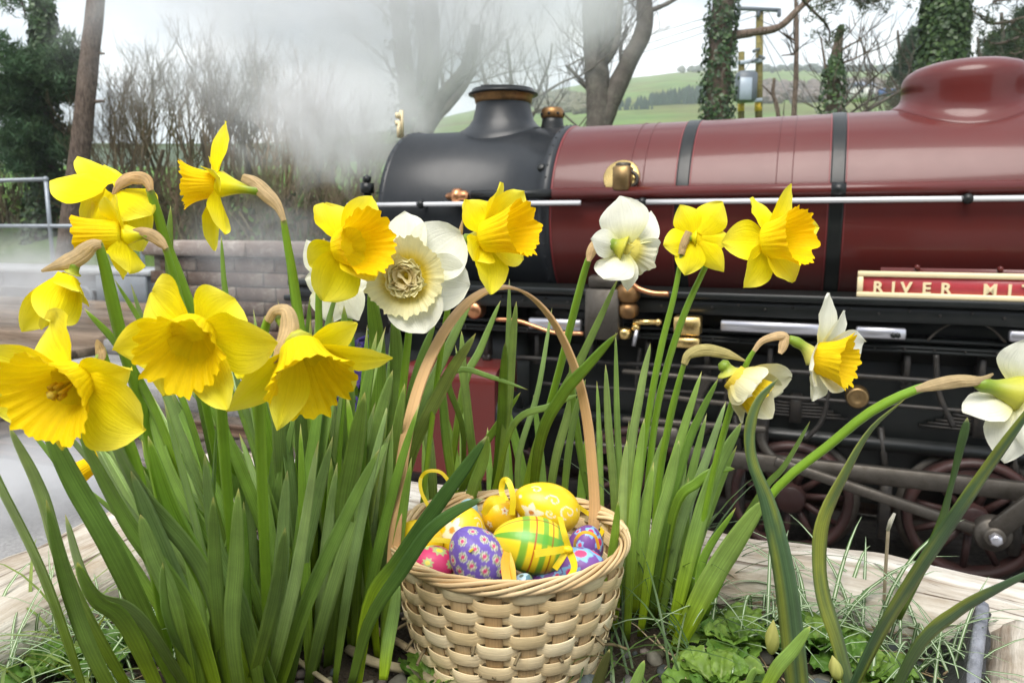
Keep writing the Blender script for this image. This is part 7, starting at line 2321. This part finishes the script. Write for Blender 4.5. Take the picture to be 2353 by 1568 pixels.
# young daffodil shoots by the basket
# variegated grass: slim arching blades with a white stripe
M_VAR, t = newmat('striped_grass')
c = attr(t, 'Col'); st = attr(t, 'st', 'Vector'); sx_ = N(t, 'ShaderNodeSeparateXYZ'); t.links.new(st, sx_.inputs[0])
mk = ramp(t, sx_.outputs[0], [(.30, (0, 0, 0)), (.38, (1, 1, 1)), (.62, (1, 1, 1)), (.70, (0, 0, 0))])
c = mixrgb(t, c, (.62, .70, .50), mk)
finish(M_VAR, t, c, rough=.45, spec=.4, transl=.2)
def grass(name, n_, region, lens, wd, col, striped=True, aim=None):
    mb = MB()
    for k in range(n_):
        u, v = region(); g = G(u, v, SOIL)
        if not inside(g): continue
        a = rnd(0, 6.28) if aim is None else aim + rnd(-1.0, 1.0)
        L_ = rnd(*lens); d = V3((math.cos(a), math.sin(a), 0)); e = rnd(.5, 1.3); p = g + V3((0, 0, .0)); pts = [p]
        dr = rnd(.9, 2.0)
        for i in range(7):
            p = p + (d * math.cos(e) + V3((0, 0, math.sin(e)))) * L_ / 7; e -= dr / 7
            pts.append(V3((p.x, p.y, max(p.z, SOIL + .003))))
        cc = mixc(col[0], col[1], random.random()); s_ = V3((-d.y, d.x, 0)); w_ = wd * rnd(.7, 1.2)
        rows = []
        for i, q in enumerate(pts):
            f_ = (1 - (i / 7) ** 3) * w_ * .5 + .0001
            rows.append([q - s_ * f_, q + V3((0, 0, -.15 * f_)), q + s_ * f_])
        mb.grid(rows, cc)
    return tag(mb.build(name, M_VAR if striped else M_LEAF), kind='stuff')
random.seed(9)
grass('striped_grass', 130, lambda: (rnd(1600, 2170), rnd(1390, 1500)), (.07, .18), .0040, ((.07, .15, .04), (.12, .22, .06)))
grass('striped_grass', 70, lambda: (rnd(2000, 2200), rnd(1480, 1600)), (.07, .15), .0030, ((.07, .15, .04), (.12, .22, .06)))
grass('striped_grass', 90, lambda: (rnd(-60, 420), rnd(1440, 1620)), (.06, .16), .0028, ((.08, .17, .04), (.13, .24, .06)))
grass('thin_grass', 70, lambda: (rnd(1400, 1620), rnd(1290, 1440)), (.10, .24), .0022, ((.04, .09, .02), (.08, .14, .03)), False)
grass('thin_grass', 30, lambda: (rnd(0, 300), rnd(1480, 1620)), (.10, .22), .0030, ((.12, .20, .03), (.18, .25, .05)), False)
grass('thin_grass', 40, lambda: (rnd(1380, 1620), rnd(1440, 1600)), (.06, .16), .0020, ((.05, .11, .03), (.10, .17, .04)), False)

# ================================================================== steam
def steam(name, boxes, nscale, dens, cut, soft, seedv, stretch=(1, 1, 1)):
    """one closed volume; density from drifting noise, fading to nothing towards its own outline"""
    lo, hi = boxes
    c = (lo + hi) / 2; h = (hi - lo) / 2
    m, t = newmat(name)
    tcn = N(t, 'ShaderNodeTexCoord')
    # object coordinates scaled to -1..1
    mp = N(t, 'ShaderNodeMapping'); mp.inputs['Scale'].default_value = (1 / h.x, 1 / h.y, 1 / h.z)
    t.links.new(tcn.outputs['Object'], mp.inputs['Vector'])
    ln = N(t, 'ShaderNodeVectorMath'); ln.operation = 'LENGTH'; t.links.new(mp.outputs['Vector'], ln.inputs[0])
    fall = N(t, 'ShaderNodeMapRange'); fall.interpolation_type = 'SMOOTHSTEP'
    fall.inputs['From Min'].default_value = .98; fall.inputs['From Max'].default_value = .25
    t.links.new(ln.outputs['Value'], fall.inputs['Value'])
    mp2 = N(t, 'ShaderNodeMapping'); mp2.inputs['Scale'].default_value = stretch; mp2.inputs['Location'].default_value = seedv
    t.links.new(tcn.outputs['Object'], mp2.inputs['Vector'])
    n = noise_node(t, nscale, 7, .62, mp2.outputs['Vector'], 1.1)
    ad = N(t, 'ShaderNodeMath'); ad.operation = 'MULTIPLY_ADD'
    t.links.new(fall.outputs[0], ad.inputs[0]); ad.inputs[1].default_value = .20; t.links.new(n.outputs['Fac'], ad.inputs[2])
    mr = N(t, 'ShaderNodeMapRange'); mr.interpolation_type = 'SMOOTHSTEP'
    mr.inputs['From Min'].default_value = cut; mr.inputs['From Max'].default_value = cut + soft; mr.inputs['To Max'].default_value = dens
    t.links.new(ad.outputs[0], mr.inputs['Value'])
    mu = N(t, 'ShaderNodeMath'); mu.operation = 'MULTIPLY'; t.links.new(mr.outputs[0], mu.inputs[0]); t.links.new(fall.outputs[0], mu.inputs[1])
    pv = N(t, 'ShaderNodeVolumePrincipled'); pv.inputs['Color'].default_value = (.97, .975, .98, 1); pv.inputs['Anisotropy'].default_value = .2
    t.links.new(mu.outputs[0], pv.inputs['Density'])
    o = N(t, 'ShaderNodeOutputMaterial'); t.links.new(pv.outputs[0], o.inputs['Volume'])
    mb = MB()
    vs, fs = ICO[2]
    for p in vs: mb.add((p[0] * h.x * 1.06, p[1] * h.y * 1.06, p[2] * h.z * 1.06))
    mb.f = [tuple(f) for f in fs]
    ob = mb.build(name, m); ob.location = c
    return tag(ob, kind='stuff')
def sbox(u0, u1, v0, v1, y0, y1):
    ym = (y0 + y1) / 2
    a, b = Y(u0, v1, ym), Y(u1, v0, ym)
    return V3((a.x, y0, a.z)), V3((b.x, y1, b.z))
steam('steam_plume', sbox(-60, 1850, -520, 420, 5.6, 9.5), 1.0, 1.25, .46, .24, (3.1, 0, 1.7))
steam('steam_plume', sbox(400, 1180, 60, 520, 5.6, 7.8), 1.9, 2.1, .55, .22, (8.2, 2, 4.4))
steam('steam_drift', sbox(330, 900, 380, 780, 4.9, 6.3), 2.2, .55, .50, .24, (1.5, 5, 2.4), (1, 1, 1.3))
steam('steam_drift', sbox(-400, 420, 470, 800, 6.2, 8.8), 1.8, .95, .50, .24, (6.5, 3, 9.4), (1, 1, 1.4))
steam('steam_drift', sbox(-300, 420, 960, 1230, 2.3, 3.4), 3.0, 3.2, .46, .25, (2.5, 1, 5.4), (1, 1, 1.4))

# ------------------------------------------------------------------ damp air
M_HAZE, t = newmat('haze')
pv = N(t, 'ShaderNodeVolumePrincipled'); pv.inputs['Color'].default_value = (.93, .96, 1, 1); pv.inputs['Density'].default_value = .0008
o = N(t, 'ShaderNodeOutputMaterial'); t.links.new(pv.outputs[0], o.inputs['Volume'])
mb = MB(); mb.box((0, 340, 65), (1900, 0, 0), (0, 420, 0), (0, 0, 68)); tag(mb.build('haze', M_HAZE, smooth=False), kind='stuff')
